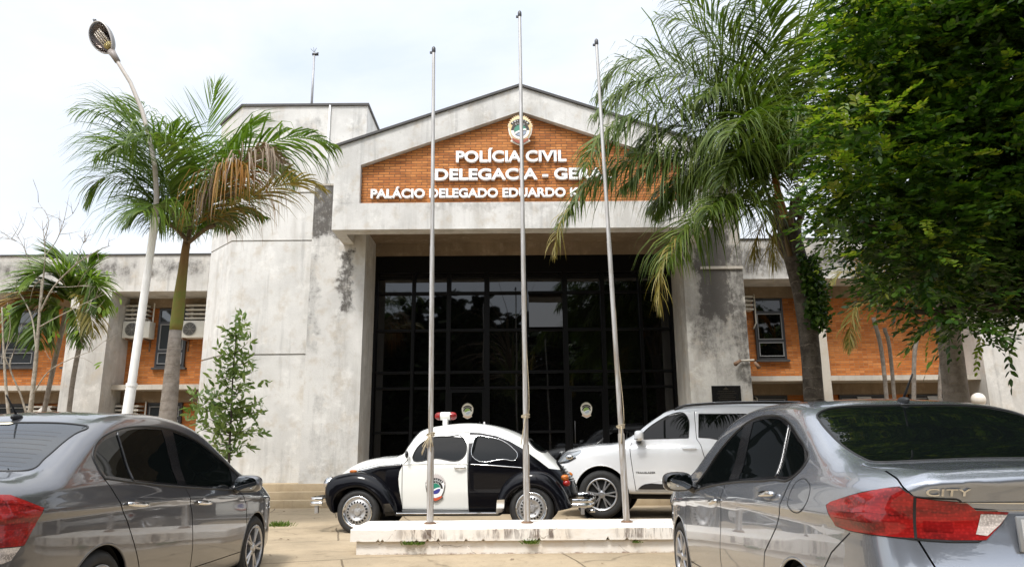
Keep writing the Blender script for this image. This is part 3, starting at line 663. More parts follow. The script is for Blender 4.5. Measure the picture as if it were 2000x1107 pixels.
# ------------------------------------------------------------------ plinth with its flagpoles
def plinth_mat():
    m, t, b = new_mat('flaking_white_plinth_paint')
    g = nd(t, 'ShaderNodeNewGeometry'); P = g.outputs['Position']; sp = nd(t, 'ShaderNodeSeparateXYZ', {0: P}); nsp = nd(t, 'ShaderNodeSeparateXYZ', {0: g.outputs['Normal']})
    n1 = nd(t, 'ShaderNodeTexNoise', {'Vector': P, 'Scale': 2.2, 'Detail': 9.0, 'Roughness': .7}).outputs['Fac']
    n2 = nd(t, 'ShaderNodeTexNoise', {'Vector': nd(t, 'ShaderNodeMapping', {'Vector': P, 'Scale': (16, 16, 2.2)}).outputs[0], 'Scale': 1.0, 'Detail': 7.0, 'Roughness': .7}).outputs['Fac']
    n3 = nd(t, 'ShaderNodeTexNoise', {'Vector': P, 'Scale': 11.0, 'Detail': 9.0, 'Roughness': .75}).outputs['Fac']
    side = math_(t, 'SUBTRACT', 1.0, math_(t, 'ABSOLUTE', nsp.outputs[2]), clamp=True)
    col = mixc(t, ss(t, n1, .4, .7, 0, .6), (.74, .70, .64), (.66, .55, .42))
    col = mixc(t, ss(t, n3, .58, .7, 0, .6), col, (.40, .36, .32))
    reg = nd(t, 'ShaderNodeTexNoise', {'Vector': P, 'Scale': 1.1, 'Detail': 3.0}).outputs['Fac']
    up = ss(t, sp.outputs[2], .235, .275)
    mould = math_(t, 'MULTIPLY', math_(t, 'MULTIPLY', ss(t, n2, .44, .60), ss(t, reg, .40, .52)), math_(t, 'MULTIPLY', side, up))
    col = mixc(t, math_(t, 'MULTIPLY', mould, .88), col, (.085, .055, .042))
    lowd = math_(t, 'MULTIPLY', ss(t, n3, .45, .62), ss(t, sp.outputs[2], .098, .122, 1, 0))
    col = mixc(t, math_(t, 'MULTIPLY', lowd, math_(t, 'MULTIPLY', side, .85)), col, (.20, .09, .05))
    vo = nd(t, 'ShaderNodeTexVoronoi', {'Vector': nd(t, 'ShaderNodeVectorMath', {0: P, 1: nd(t, 'ShaderNodeVectorMath', {0: nd(t, 'ShaderNodeTexNoise', {'Vector': P, 'Scale': 5.0, 'Detail': 4.0}).outputs['Color'], 'Scale': .2}, operation='SCALE').outputs[0]}, operation='ADD').outputs[0], 'Scale': 1.3}, feature='DISTANCE_TO_EDGE')
    crack = math_(t, 'MULTIPLY', ss(t, vo.outputs[0], .002, .007, 1, 0), ss(t, n1, .46, .58))
    col = mixc(t, math_(t, 'MULTIPLY', crack, .8), col, (.12, .08, .05))
    rust = None
    t.links.new(col, b.inputs['Base Color']); b.inputs['Roughness'].default_value = .8
    bp = nd(t, 'ShaderNodeBump', {'Height': n3, 'Strength': .35, 'Distance': .02}); t.links.new(bp.outputs[0], b.inputs['Normal'])
    return m
PT = .365
pl = empty('flagpole_plinth', (.2, 9.0, .1), 'low stained white concrete plinth carrying the three flagpoles', 'plinth')
mp_ = plinth_mat()
def rough_slab(name, x0, x1, y0, y1, z0, z1, amp, seed):
    """slab whose lower front arris is chipped"""
    rr = random.Random(seed); n = 170; v = []; f = []
    for i in range(n + 1):
        x = x0 + (x1 - x0) * i / n; c = amp * max(0, rr.gauss(-.6, 1))**2; top = amp * .6 * max(0, rr.gauss(-1.0, 1))**2
        v += [(x, y0 + c * .5, z0 + c), (x, y0, z0 + c + .012), (x, y0 - .0, z1 - .008 - top), (x, y0 + .008 + top, z1), (x, y1, z1), (x, y1, z0)]
    for i in range(n):
        for k in range(6): f.append((i * 6 + k, i * 6 + (k + 1) % 6, (i + 1) * 6 + (k + 1) % 6, (i + 1) * 6 + k))
    f += [tuple(range(6))[::-1], tuple(range(n * 6, n * 6 + 6))]
    b = MB(); b.add(v, f); return b.obj(name, mp_, pl)
rough_slab('lower_tier', -1.70, 2.10, 8.31, 9.14, .06, .2365, .004, 3)
rough_slab('top_slab', -1.76, 2.16, 8.265, 9.25, .238, PT, .007, 5)
def pole_mat():
    m, t, b = new_mat('weathered_steel_tube')
    g = nd(t, 'ShaderNodeNewGeometry'); P = g.outputs['Position']; sp = nd(t, 'ShaderNodeSeparateXYZ', {0: P})
    n = nd(t, 'ShaderNodeTexNoise', {'Vector': nd(t, 'ShaderNodeMapping', {'Vector': P, 'Scale': (30, 30, 1.6)}).outputs[0], 'Scale': 1.0, 'Detail': 8.0, 'Roughness': .7}).outputs['Fac']
    col = mixc(t, ss(t, n, .40, .62), (.52, .51, .50), (.36, .345, .32))
    rust = ss(t, math_(t, 'ADD', n, ss(t, sp.outputs[2], .3, 4.2, .16, 0.0)), .55, .74)
    col = mixc(t, math_(t, 'MULTIPLY', rust, .6), col, (.24, .17, .105))
    t.links.new(col, b.inputs['Base Color']); b.inputs['Metallic'].default_value = .45
    b.inputs['Roughness'].default_value = .42; return m
mpole = pole_mat(); mrope = plain('frayed_rope', (.42, .35, .24), .9, var=.3, scale=60)
for i, (bx, by, tx, ty, jy, ky, lab, cat) in enumerate([
        (840, 1019, 847, 101, 872, 848, 'grey steel flagpole with a rope bundle knotted at beetle window height', 'rope'),
        (1029.5, 1019, 1015, 31, 868, 812, 'tallest of the three steel flagpoles, in front of the crest', 'plain'),
        (1224, 1017, 1165, 86, 846, 832, 'leaning steel flagpole in front of the white car', 'plain')]):
    yb = 8.83; p0, p1 = at(bx, by, yb), at(tx, ty, yb)
    k = (PT - p0.z) / (p1.z - p0.z); p0 = p0.lerp(p1, k); p0.z = PT - .004
    fp = empty('flagpole', (p0.x, p0.y, PT), lab, 'flagpole', 'flagpoles on the white plinth')
    def on(py):
        f_ = (py - by) / (ty - by)
        best = p0.lerp(p1, 0.0)
        lo, hi = 0.0, 1.0
        for _ in range(40):
            m_ = (lo + hi) / 2; q = p0.lerp(p1, m_); d = q - Vector((0, 0, CAM_H)); yy = 553.5 - FPX * d.dot(UP) / d.dot(FW)
            lo, hi = (m_, hi) if yy > py else (lo, m_)
        return p0.lerp(p1, lo)
    j = on(jy)
    b = MB(); b.tube([p0, j - (p1 - p0).normalized() * .015, j], [.039, .039, .036], 16); b.tube([j - (p1 - p0).normalized() * .002, p0.lerp(p1, .55)], [.030, .028], 16); b.tube([p0.lerp(p1, .55), p1], [.026, .021], 16)
    b.obj('pole', mpole, fp, smooth=R(50))
    b = MB(); b.lathe([(.022, -.02), (.027, 0), (.025, .05), (.012, .07), (0, .072)], tuple(p1), 12); b.box(p1.x - .05, p1.x + .02, p1.y - .012, p1.y + .012, p1.z - .03, p1.z - .005)
    b.obj('finial', M['dark_alu'], fp, smooth=R(40))
    b = MB(); b.lathe([(.07, 0), (.07, .006), (.046, .02)], (p0.x, p0.y, PT + .002), 16); b.obj('weld_collar', M['rust'], fp, smooth=True)
    # rope: turns round the pole and a hanging hank
    rr = random.Random(i + 7); kp = on(ky); b = MB()
    for q in range(3):
        b.tube([(kp.x + .047 * math.cos(a * .5), kp.y + .047 * math.sin(a * .5), kp.z + .012 * (q - 1) + .01 * math.sin(a * .5 + q)) for a in range(14)], .006, 5)
    nl = 6 if cat == 'rope' else 1
    for q in range(nl):
        dx, ln = rr.uniform(-.09, .09), rr.uniform(.12, .34)
        b.tube([(kp.x + dx * 1.2 * math.sin(math.pi * a / 10), kp.y - .05 - .02 * math.sin(a), kp.z - ln * math.sin(math.pi * a / 10)) for a in range(11)], .006, 5)
    if i > 0:
        tp = kp.lerp(p1, .32); off = Vector((.040, -.015, 0))
        b.tube([kp + off * .8] + [kp.lerp(tp, f_) + off * ((1 - .55 * f_) * (1 + .2 * math.sin(f_ * 9))) for f_ in (.05, .12, .2, .3, .42, .55, .7, .85, 1.0)], .004, 5)
    b.obj('halyard', mrope, fp, smooth=True)

# ------------------------------------------------------------------ street lamp
lp_y = 10.2
pts = [at(x, y, lp_y) for x, y in ((232, 905), (250, 805), (262, 700), (281, 575), (302, 430))]
foot = pts[0] + (pts[0] - pts[2]) * ((pts[0].z - gz(lp_y)) / (pts[2].z - pts[0].z)); foot.z = gz(lp_y) - .01
sl = empty('street_lamp', tuple(foot), 'curved white street lamp with a dark oval lamp head', 'street lamp')
b = MB(); b.tube([foot, at(257, 752, lp_y)], [.070, .067], 16); b.tube([at(257.3, 750, lp_y), at(303, 428, lp_y)], [.056, .053], 16); b.obj('pole', M['white_paint'], sl, smooth=R(50))
arm = [at(x, y, lp_y) for x, y in ((302.5, 432), (306, 385), (303, 330), (293, 272), (277, 215), (255, 162), (234, 128), (224, 112))]
b = MB(); b.tube(arm, [.040, .038, .036, .034, .032, .030, .029, .029], 12); b.obj('arm', plain('dull_lamp_arm_paint', (.42, .38, .34), .5, var=.15), sl, smooth=True)
b = MB(); b.lathe([(.060, -.03), (.060, .03)], tuple(at(302.5, 430, lp_y)), 14); b.obj('collar', M['white_paint'], sl, smooth=R(50)); b = MB(); b.lathe([(.074, -.025), (.074, .02)], tuple(at(257.2, 751, lp_y)), 14); b.obj('collar', M['white_paint'], sl, smooth=R(50))
hc = at(198, 75, lp_y); hd = (at(180, 46, lp_y) - at(222, 108, lp_y)).normalized()      # head axis, pointing to the tip
nrm = Vector((.10, -.70, -.70)).normalized(); nrm = (nrm - hd * nrm.dot(hd)).normalized(); sd = hd.cross(nrm).normalized()
HX = Matrix((sd, nrm, hd)).transposed().to_4x4(); HX.translation = hc
def bowl(name, a, bb, d, dz, mat, par, flip=1, n=28, m_=9, egg=.18):
    v = []; f = []
    for i in range(m_ + 1):
        ph = math.pi / 2 * i / m_; rr, h = math.cos(ph), math.sin(ph)
        for k in range(n):
            th = 2 * math.pi * k / n; w = 1 + egg * math.sin(th) * 1.0
            v.append((a * rr * math.cos(th) * w, flip * d * h + dz, bb * rr * math.sin(th)))
    for i in range(m_):
        for k in range(n): f.append((i * n + k, i * n + (k + 1) % n, (i + 1) * n + (k + 1) % n, (i + 1) * n + k))
    q = MB(); q.add(v, f); return q.obj(name, mat, par, smooth=True, xf=HX)
hsh = bowl('lamp_head', .195, .30, .16, 0, plain('grey_lamp_housing', (.26, .25, .24), .45, .2), sl, -1)
bowl('reflector', .178, .278, .10, .004, plain('brown_reflector', (.075, .055, .045), .22, .5), hsh, -1)
q = MB(); n = 40
rim = [HX @ Vector((.187 * math.cos(a) * (1 + .18 * math.sin(a)), .006, .290 * math.sin(a))) for a in [2 * math.pi * k / n for k in range(n + 1)]]
q.tube(rim, .012, 8, cap=False); q.obj('rim', plain('pale_lamp_rim', (.40, .38, .36), .4, .2), hsh, smooth=True)
gmt, t_, b_ = new_mat('clear_lamp_lens'); b_.inputs['Transmission Weight'].default_value = 1; b_.inputs['Roughness'].default_value = .03; b_.inputs['IOR'].default_value = 1.12
bowl('lens', .178, .278, .07, .006, gmt, hsh, 1)
q = MB()
for k in range(4):
    for s_ in (-1, 1):
        x = -.055 + .036 * k; q.tube([HX @ Vector((x + .02, -.02 + .012 * s_, -.17)), HX @ Vector((x, -.02 + .012 * s_, .13)), HX @ Vector((x, -.02, .145))], .011, 8)
q.obj('fluorescent_tubes', plain('lamp_tube_glass', (.62, .55, .46), .3), hsh, smooth=True)
q = MB(); q.tube([HX @ Vector((.02, -.02, -.16)), HX @ Vector((.03, -.02, -.23))], [.07, .05], 14); q.obj('lamp_base', plain('yellow_lamp_base', (.45, .36, .14), .5), hsh, smooth=True)
q = MB(); q.tube([HX @ Vector((0, -.02, -.285)), at(222, 108, lp_y), at(230, 121, lp_y)], [.06, .05, .042], 12); q.obj('neck', plain('lamp_neck_casting', (.24, .21, .19), .5), sl, smooth=True)
q = MB(); q.lathe([(0, -.03), (.02, -.02), (.014, .02), (.03, .06), (0, .075)], tuple(at(184, 46, lp_y)), 8); q.obj('photocell', M['dark_alu'], sl, smooth=True)

# ------------------------------------------------------------------ garden globe lamps
for px, py, rr, Y, lab in ((1911, 780, 13, 15.0, 'round white garden globe lamp beside the right hand wing pilaster'), (87, 806, 12, 14.6, 'round white garden globe lamp half hidden behind the dark grey car roof')):
    c = at(px, py, Y); r_ = rr / FPX * Y
    g_ = empty('globe_lamp', (c.x, c.y, gz(Y)), lab, 'lamp', 'white globe lamps in the garden')
    b = MB(); b.lathe([(0, -r_)] + [(r_ * math.cos(a), r_ * math.sin(a)) for a in [math.pi * (k / 14 - .5) for k in range(1, 14)]] + [(0, r_)], tuple(c), 24); b.obj('globe', plain('opal_globe', (.72, .66, .58), .3), g_, smooth=True)
    b = MB(); b.tube([(c.x, c.y, gz(Y)), (c.x, c.y, c.z - r_ * .9)], .035, 10); b.lathe([(.07, -.05), (.07, .0)], (c.x, c.y, c.z - r_ * .92), 12); b.obj('post', M['dark_alu'], g_, smooth=R(50))
# ================================================================== car bodies: smooth solids described by their side outline, plan and cross section
import numpy as np
def catmull(pts, closed=True, n=10):
    """smooth curve through pts; a third item 1 marks a hard corner"""
    P = [np.array(p[:2], float) for p in pts]; C = [len(p) > 2 and p[2] for p in pts]; out = []; m = len(P)
    for i in range(m if closed else m - 1):
        p1, p2 = P[i], P[(i + 1) % m]
        p0 = P[i - 1] if (closed or i > 0) else p1; p3 = P[(i + 2) % m] if (closed or i + 2 < m) else p2
        d = np.linalg.norm(p2 - p1)
        def tan(a, b, c, corner):
            if corner: return (c - b)
            da, dc = np.linalg.norm(b - a) + 1e-9, np.linalg.norm(c - b) + 1e-9
            return ((b - a) / da * dc + (c - b) / dc * da) / (da + dc)
        t1 = tan(p0, p1, p2, C[i]); t2 = tan(p1, p2, p3, False) if not C[(i + 1) % m] else (p2 - p1)
        t1 = t1 / (np.linalg.norm(t1) + 1e-9) * d; t2 = t2 / (np.linalg.norm(t2) + 1e-9) * d
        for k in range(n):
            u = k / n
            out.append((2 * u**3 - 3 * u**2 + 1) * p1 + (u**3 - 2 * u**2 + u) * t1 + (-2 * u**3 + 3 * u**2) * p2 + (u**3 - u**2) * t2)
    if not closed: out.append(P[-1])
    return np.array(out)
def inside_poly(x, z, poly):
    x = np.asarray(x, float); z = np.asarray(z, float); r = np.zeros(x.shape, bool)
    a = poly; b = np.roll(poly, -1, 0)
    for (x0, z0), (x1, z1) in zip(a, b):
        if z0 == z1: continue
        c = (z0 > z) != (z1 > z); r ^= c & (x < (x1 - x0) * (z - z0) / (z1 - z0) + x0)
    return r
class SDF2:
    """signed distance to a closed outline, tabulated and read back with a smooth (cubic B-spline) filter"""
    def __init__(s, poly, h=.012, pad=.5):
        s.h = h; s.o = poly.min(0) - pad; n = np.ceil((poly.max(0) + pad - s.o) / h).astype(int) + 1
        X, Z = np.meshgrid(s.o[0] + h * np.arange(n[0]), s.o[1] + h * np.arange(n[1]), indexing='ij')
        d2 = np.full(X.shape, 1e9)
        for p, q in zip(poly, np.roll(poly, -1, 0)):
            e = q - p; L2 = e @ e
            if L2 < 1e-14: continue
            t = np.clip(((X - p[0]) * e[0] + (Z - p[1]) * e[1]) / L2, 0, 1)
            d2 = np.minimum(d2, (X - p[0] - t * e[0])**2 + (Z - p[1] - t * e[1])**2)
        s.g = np.sqrt(d2) * np.where(inside_poly(X, Z, poly), -1, 1); s.n = n
    def __call__(s, x, z):
        u = np.clip((x - s.o[0]) / s.h, 1, s.n[0] - 3.001); v = np.clip((z - s.o[1]) / s.h, 1, s.n[1] - 3.001)
        i = u.astype(int); j = v.astype(int); fu = u - i; fv = v - j
        def w(f): return ((1 - f)**3 / 6, (3 * f**3 - 6 * f**2 + 4) / 6, (-3 * f**3 + 3 * f**2 + 3 * f + 1) / 6, f**3 / 6)
        wu, wv = w(fu), w(fv); r = 0
        for a in range(4):
            q = 0
            for b in range(4): q = q + wv[b] * s.g[i + a - 1, j + b - 1]
            r = r + wu[a] * q
        return r
class Curve1:
    """smooth y(x) table (monotone between knots)"""
    def __init__(s, pts):
        p = np.array(pts, float); s.x, s.y = p[:, 0], p[:, 1]; h = np.diff(s.x); d = np.diff(s.y) / h; m = np.zeros(len(p))
        m[0], m[-1] = d[0], d[-1]
        for i in range(1, len(p) - 1):
            if d[i - 1] * d[i] > 0:
                w1, w2 = 2 * h[i] + h[i - 1], h[i] + 2 * h[i - 1]; m[i] = (w1 + w2) / (w1 / d[i - 1] + w2 / d[i])
        s.m, s.h = m, h
    def __call__(s, x):
        x = np.clip(x, s.x[0], s.x[-1]); i = np.clip(np.searchsorted(s.x, x) - 1, 0, len(s.h) - 1); t = (x - s.x[i]) / s.h[i]; h = s.h[i]
        return (2 * t**3 - 3 * t**2 + 1) * s.y[i] + (t**3 - 2 * t**2 + t) * h * s.m[i] + (-2 * t**3 + 3 * t**2) * s.y[i + 1] + (t**3 - t**2) * h * s.m[i + 1]
def smax(a, b, k):
    h = np.maximum(k - np.abs(a - b), 0) / k; return np.maximum(a, b) + h * h * k * .25
def smin(a, b, k): return -smax(-a, -b, k)
def grad(f, P, e=1.5e-3):
    g = np.stack([f(P + np.eye(3)[i] * e) - f(P - np.eye(3)[i] * e) for i in range(3)], -1) / (2 * e); return g
def settle(f, P, n=3):
    for _ in range(n):
        g = grad(f, P); P = P - g * (f(P) / np.maximum((g * g).sum(-1), .05))[:, None]
    return P
def normals(f, P):
    g = grad(f, P, 4e-3); return g / (np.linalg.norm(g, axis=-1, keepdims=True) + 1e-12)
def cast(f, O, D, t0=0.0, t1=3.0, n=300):
    """first point where rays O + t D meet the solid f (NaN where they miss)"""
    O = np.atleast_2d(np.asarray(O, float)); D = np.broadcast_to(np.asarray(D, float), O.shape)
    ts = np.linspace(t0, t1, n); hit = np.full(len(O), np.nan); prev = f(O + D * ts[0])
    lo = np.full(len(O), np.nan)
    for k in range(1, n):
        v = f(O + D * ts[k]); m = np.isnan(lo) & (prev > 0) & (v <= 0); lo[m] = ts[k - 1]; prev = v
    hi = lo + (ts[1] - ts[0]); ok = ~np.isnan(lo)
    a, b = np.where(ok, lo, 0), np.where(ok, hi, 0)
    for _ in range(18):
        c = (a + b) / 2; v = f(O + D * c[:, None]) > 0; a = np.where(v, c, a); b = np.where(v, b, c)
    P = O + D * ((a + b) / 2)[:, None]; P[~ok] = np.nan
    return P
def surface(f, lo, hi, h):
    """surface nets of f<0 in a box; returns verts settled on f=0 and quads facing outwards"""
    lo = np.array(lo, float); n = np.ceil((np.array(hi) - lo) / h).astype(int) + 1
    ax = [lo[i] + h * np.arange(n[i]) for i in range(3)]
    F = np.empty(n)
    for i in range(n[0]):
        Y, Z = np.meshgrid(ax[1], ax[2], indexing='ij'); P = np.stack([np.full(Y.size, ax[0][i]), Y.ravel(), Z.ravel()], -1); F[i] = f(P).reshape(Y.shape)
    S = F < 0; c = np.zeros(np.array(n) - 1, int)
    for a in (0, 1):
        for b in (0, 1):
            for d in (0, 1): c += S[a:n[0] - 1 + a, b:n[1] - 1 + b, d:n[2] - 1 + d]
    act = (c > 0) & (c < 8); idx = np.full(act.shape, -1); I = np.argwhere(act); idx[act] = np.arange(len(I))
    acc = np.zeros((len(I), 3)); cnt = np.zeros(len(I)); cor = [(a, b, d) for a in (0, 1) for b in (0, 1) for d in (0, 1)]
    for a in cor:
        for k in range(3):
            if a[k]: continue
            e = list(a); e[k] = 1; va = F[tuple((I + a).T)]; vb = F[tuple((I + e).T)]; m = (va < 0) != (vb < 0)
            t = va / (va - vb + 1e-30); p = I + np.array(a) + 0.0; p[:, k] += t; acc[m] += p[m]; cnt[m] += 1
    V = lo + h * acc / cnt[:, None]; Q = []
    for k in range(3):
        sl0 = [slice(0, n[i]) for i in range(3)]; sl0[k] = slice(0, n[k] - 1); sl1 = list(sl0); sl1[k] = slice(1, n[k])
        A, B = S[tuple(sl0)], S[tuple(sl1)]; E = np.argwhere(A != B); i1, i2 = [q for q in range(3) if q != k]
        ok = (E[:, i1] > 0) & (E[:, i2] > 0) & (E[:, i1] < n[i1] - 1) & (E[:, i2] < n[i2] - 1); E = E[ok]; s = A[tuple(E.T)]
        def g(d1, d2):
            q = E.copy(); q[:, i1] -= d1; q[:, i2] -= d2; return idx[tuple(q.T)]
        q = np.stack([g(1, 1), g(0, 1), g(0, 0), g(1, 0)], -1)
        flip = s if k != 1 else ~s
        q[~flip] = q[~flip][:, ::-1]; Q.append(q)
    return settle(f, V, 3), np.concatenate(Q)
# ================================================================== plants
rng = np.random.default_rng(11)
LM = {}
LM['palm_green'] = leafy('palm_leaf_green', (.048, .090, .012), (.082, .135, .019), (.13, .18, .03), trans=.32, rough=.42, spec=.32)
LM['palm_light'] = leafy('palm_leaf_fresh', (.11, .18, .03), (.15, .22, .045), (.20, .27, .08), trans=.38, rough=.5, spec=.2)
LM['palm_dead'] = leafy('palm_leaf_dead_grey', (.15, .105, .065), (.26, .20, .145), (.36, .30, .24), trans=.15, rough=.8, tcol=(1.1, .9, .6))
LM['palm_orange'] = leafy('palm_leaf_orange', (.10, .09, .014), (.27, .125, .018), (.26, .19, .04), trans=.3, rough=.6, tcol=(1.4, 1.0, .4))
LM['palm_yellow'] = leafy('palm_leaf_yellowing', (.10, .11, .018), (.20, .17, .035), (.30, .24, .07), trans=.3, rough=.5, tcol=(1.4, 1.2, .5))
LM['queen'] = leafy('queen_palm_leaf', (.040, .072, .009), (.078, .118, .016), (.135, .165, .032), trans=.30, rough=.45, spec=.28)
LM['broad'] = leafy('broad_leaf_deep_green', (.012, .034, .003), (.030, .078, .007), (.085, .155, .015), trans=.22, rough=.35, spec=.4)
LM['broad_lit'] = leafy('broad_leaf_lit_yellow_green', (.095, .165, .012), (.16, .22, .018), (.25, .26, .035), trans=.40, rough=.38)  # yellow-green with the light on the crown's upper left put into the colour
LM['sapling'] = leafy('sapling_leaf', (.085, .145, .036), (.14, .205, .056), (.22, .28, .10), trans=.3, rough=.4, spec=.45)
LM['wood_mass'] = leafy('far_wood_leaf', (.008, .016, .004), (.012, .024, .005), (.02, .035, .008), trans=.0, rough=.8, spec=.1)
LM['grass'] = leafy('weed_green', (.07, .12, .02), (.10, .16, .03), (.16, .2, .04), trans=.3)
LM['wood'] = bark('dark_leafy_tree_bark', (.045, .036, .028), (.09, .075, .06))
LM['pale_wood'] = bark('pale_bare_bark', (.24, .205, .16), (.42, .38, .32), scale=14)
LM['palm_wood'] = bark('ringed_palm_trunk', (.285, .25, .215), (.17, .145, .12), rings=7.5)
LM['queen_wood'] = bark('dark_ringed_palm_trunk', (.040, .033, .026), (.105, .092, .076), rings=6.0)
LM['shaft'] = bark('green_crownshaft', (.15, .18, .040), (.20, .155, .05), scale=5)
_t = LM['shaft'].node_tree; _b = _t.nodes['Principled BSDF']; _g = nd(_t, 'ShaderNodeNewGeometry'); _sp = nd(_t, 'ShaderNodeSeparateXYZ', {0: _g.outputs['Position']})
_old = _b.inputs['Base Color'].links[0].from_socket; _n = nd(_t, 'ShaderNodeTexNoise', {'Vector': nd(_t, 'ShaderNodeMapping', {'Vector': _g.outputs['Position'], 'Scale': (22, 22, 1.2)}).outputs[0], 'Scale': 1.0, 'Detail': 6.0}).outputs['Fac']
_z = math_(_t, 'ADD', _sp.outputs[2], math_(_t, 'MULTIPLY', math_(_t, 'SUBTRACT', _n, .5), 1.3))
_t.links.new(mixc(_t, ss(_t, _z, 3.2, 4.3, 0, .85), _old, (.19, .105, .048)), _b.inputs['Base Color'])
LM['petiole'] = plain('brown_petiole', (.085, .055, .022), .6, var=.3)
LM['petiole_green'] = plain('green_petiole', (.10, .13, .03), .5, var=.3)
LM['petiole_orange'] = plain('orange_dry_petiole', (.36, .135, .025), .6, var=.2)

def frond(parent, pts, length, mat, rmat, n=46, droop=.75, spread=58, width=.026, start=.16, rr=.020, seed=0, stiff=.35, plum=0.0, curl=0.0, tip=.25, segs=4, jit=.10):
    """palm leaf: midrib through world points pts, leaflets on both sides that sag under their weight"""
    g = np.random.default_rng(seed); P = np.array([p[:] for p in pts]); C = catmull3(P, 10)
    d = np.concatenate([[0], np.cumsum(np.linalg.norm(np.diff(C, axis=0), axis=1))]); tot = d[-1]
    def ev(t): return np.stack([np.interp(t * tot, d, C[:, i]) for i in range(3)], -1)
    ts = np.linspace(start, 1.0, n); O = ev(ts); T = ev(np.minimum(ts + .01, 1)) - ev(np.maximum(ts - .01, 0)); T /= np.linalg.norm(T, axis=1, keepdims=True)
    up = np.array([0, 0, 1.]); S = np.cross(T, up); S /= np.linalg.norm(S, axis=1, keepdims=True) + 1e-6; Nn = np.cross(S, T)
    V = []; F = []; w_prof = np.array([.55, 1.0, .85, .5, .06]) if segs == 4 else np.array([.6, 1, .6, .05])
    us = np.linspace(0, 1, segs + 1)
    for s_ in (-1, 1):
        for i in range(n):
            t = (ts[i] - start) / (1 - start); ln = length * (math.sin(math.pi * (.12 + .80 * t))**.7) * (1 - (1 - tip) * max(0, t - .6) / .4) * g.uniform(1 - jit * 1.6, 1 + jit)
            a = R(spread - 24 * t + g.normal(0, 6)); pl = plum * g.choice([-1, 0, 1]) + g.normal(0, .14)
            dirv = T[i] * math.cos(a) + (S[i] * s_ * math.cos(pl) + Nn[i] * math.sin(pl + .12)) * math.sin(a)
            q = O[i] + S[i] * s_ * rr * .4; pts_ = [q]; dv = dirv.copy(); sl = ln / segs
            for k in range(segs):
                f = droop * ((k + .6) / segs)**1.3 * (1 - stiff * t); dv = dv + np.array([0, 0, -f * .62]) + g.normal(0, curl + .015, 3); dv /= np.linalg.norm(dv); q = q + dv * sl; pts_.append(q)
            ax = np.cross(dirv, up); ax = ax + Nn[i] * .5 + g.normal(0, .25, 3); ax -= dirv * ax.dot(dirv); ax /= np.linalg.norm(ax) + 1e-9
            o = len(V); w = width * g.uniform(.75, 1.15)
            for k, p in enumerate(pts_): V.append(p + ax * w * w_prof[k] * .5); V.append(p - ax * w * w_prof[k] * .5)
            for k in range(segs): F.append((o + 2 * k, o + 2 * k + 1, o + 2 * k + 3, o + 2 * k + 2))
    me = np_mesh('frond', V, [np.array(F)], mat, parent)
    Rr = ev(np.linspace(0, 1, 20)); b = MB(); b.tube(Rr.tolist(), [rr * (2.0 - 1.8 * (k / 19)**.6) for k in range(20)], 6)
    r = b.obj('midrib', rmat, None, smooth=True); r.parent = me; r.matrix_parent_inverse = Matrix.Translation(-Vector(parent.location))
    return me
def catmull3(P, n=8):
    out = []; m = len(P)
    for i in range(m - 1):
        p1, p2 = P[i], P[i + 1]; p0 = P[i - 1] if i else 2 * p1 - p2; p3 = P[i + 2] if i + 2 < m else 2 * p2 - p1
        for k in range(n):
            u = k / n; out.append(.5 * ((2 * p1) + (-p0 + p2) * u + (2 * p0 - 5 * p1 + 4 * p2 - p3) * u * u + (-p0 + 3 * p1 - 3 * p2 + p3) * u**3))
    out.append(P[-1]); return np.array(out)
def px_path(pp, Y, dy=None):
    """photo path -> world path at distance Y, with depth offsets dy (or a steady drift)"""
    n = len(pp); dy = dy if isinstance(dy, (list, tuple)) else [(dy or 0) * i / (n - 1) for i in range(n)]
    return [at(x, y, Y + k) for (x, y), k in zip(pp, dy)]

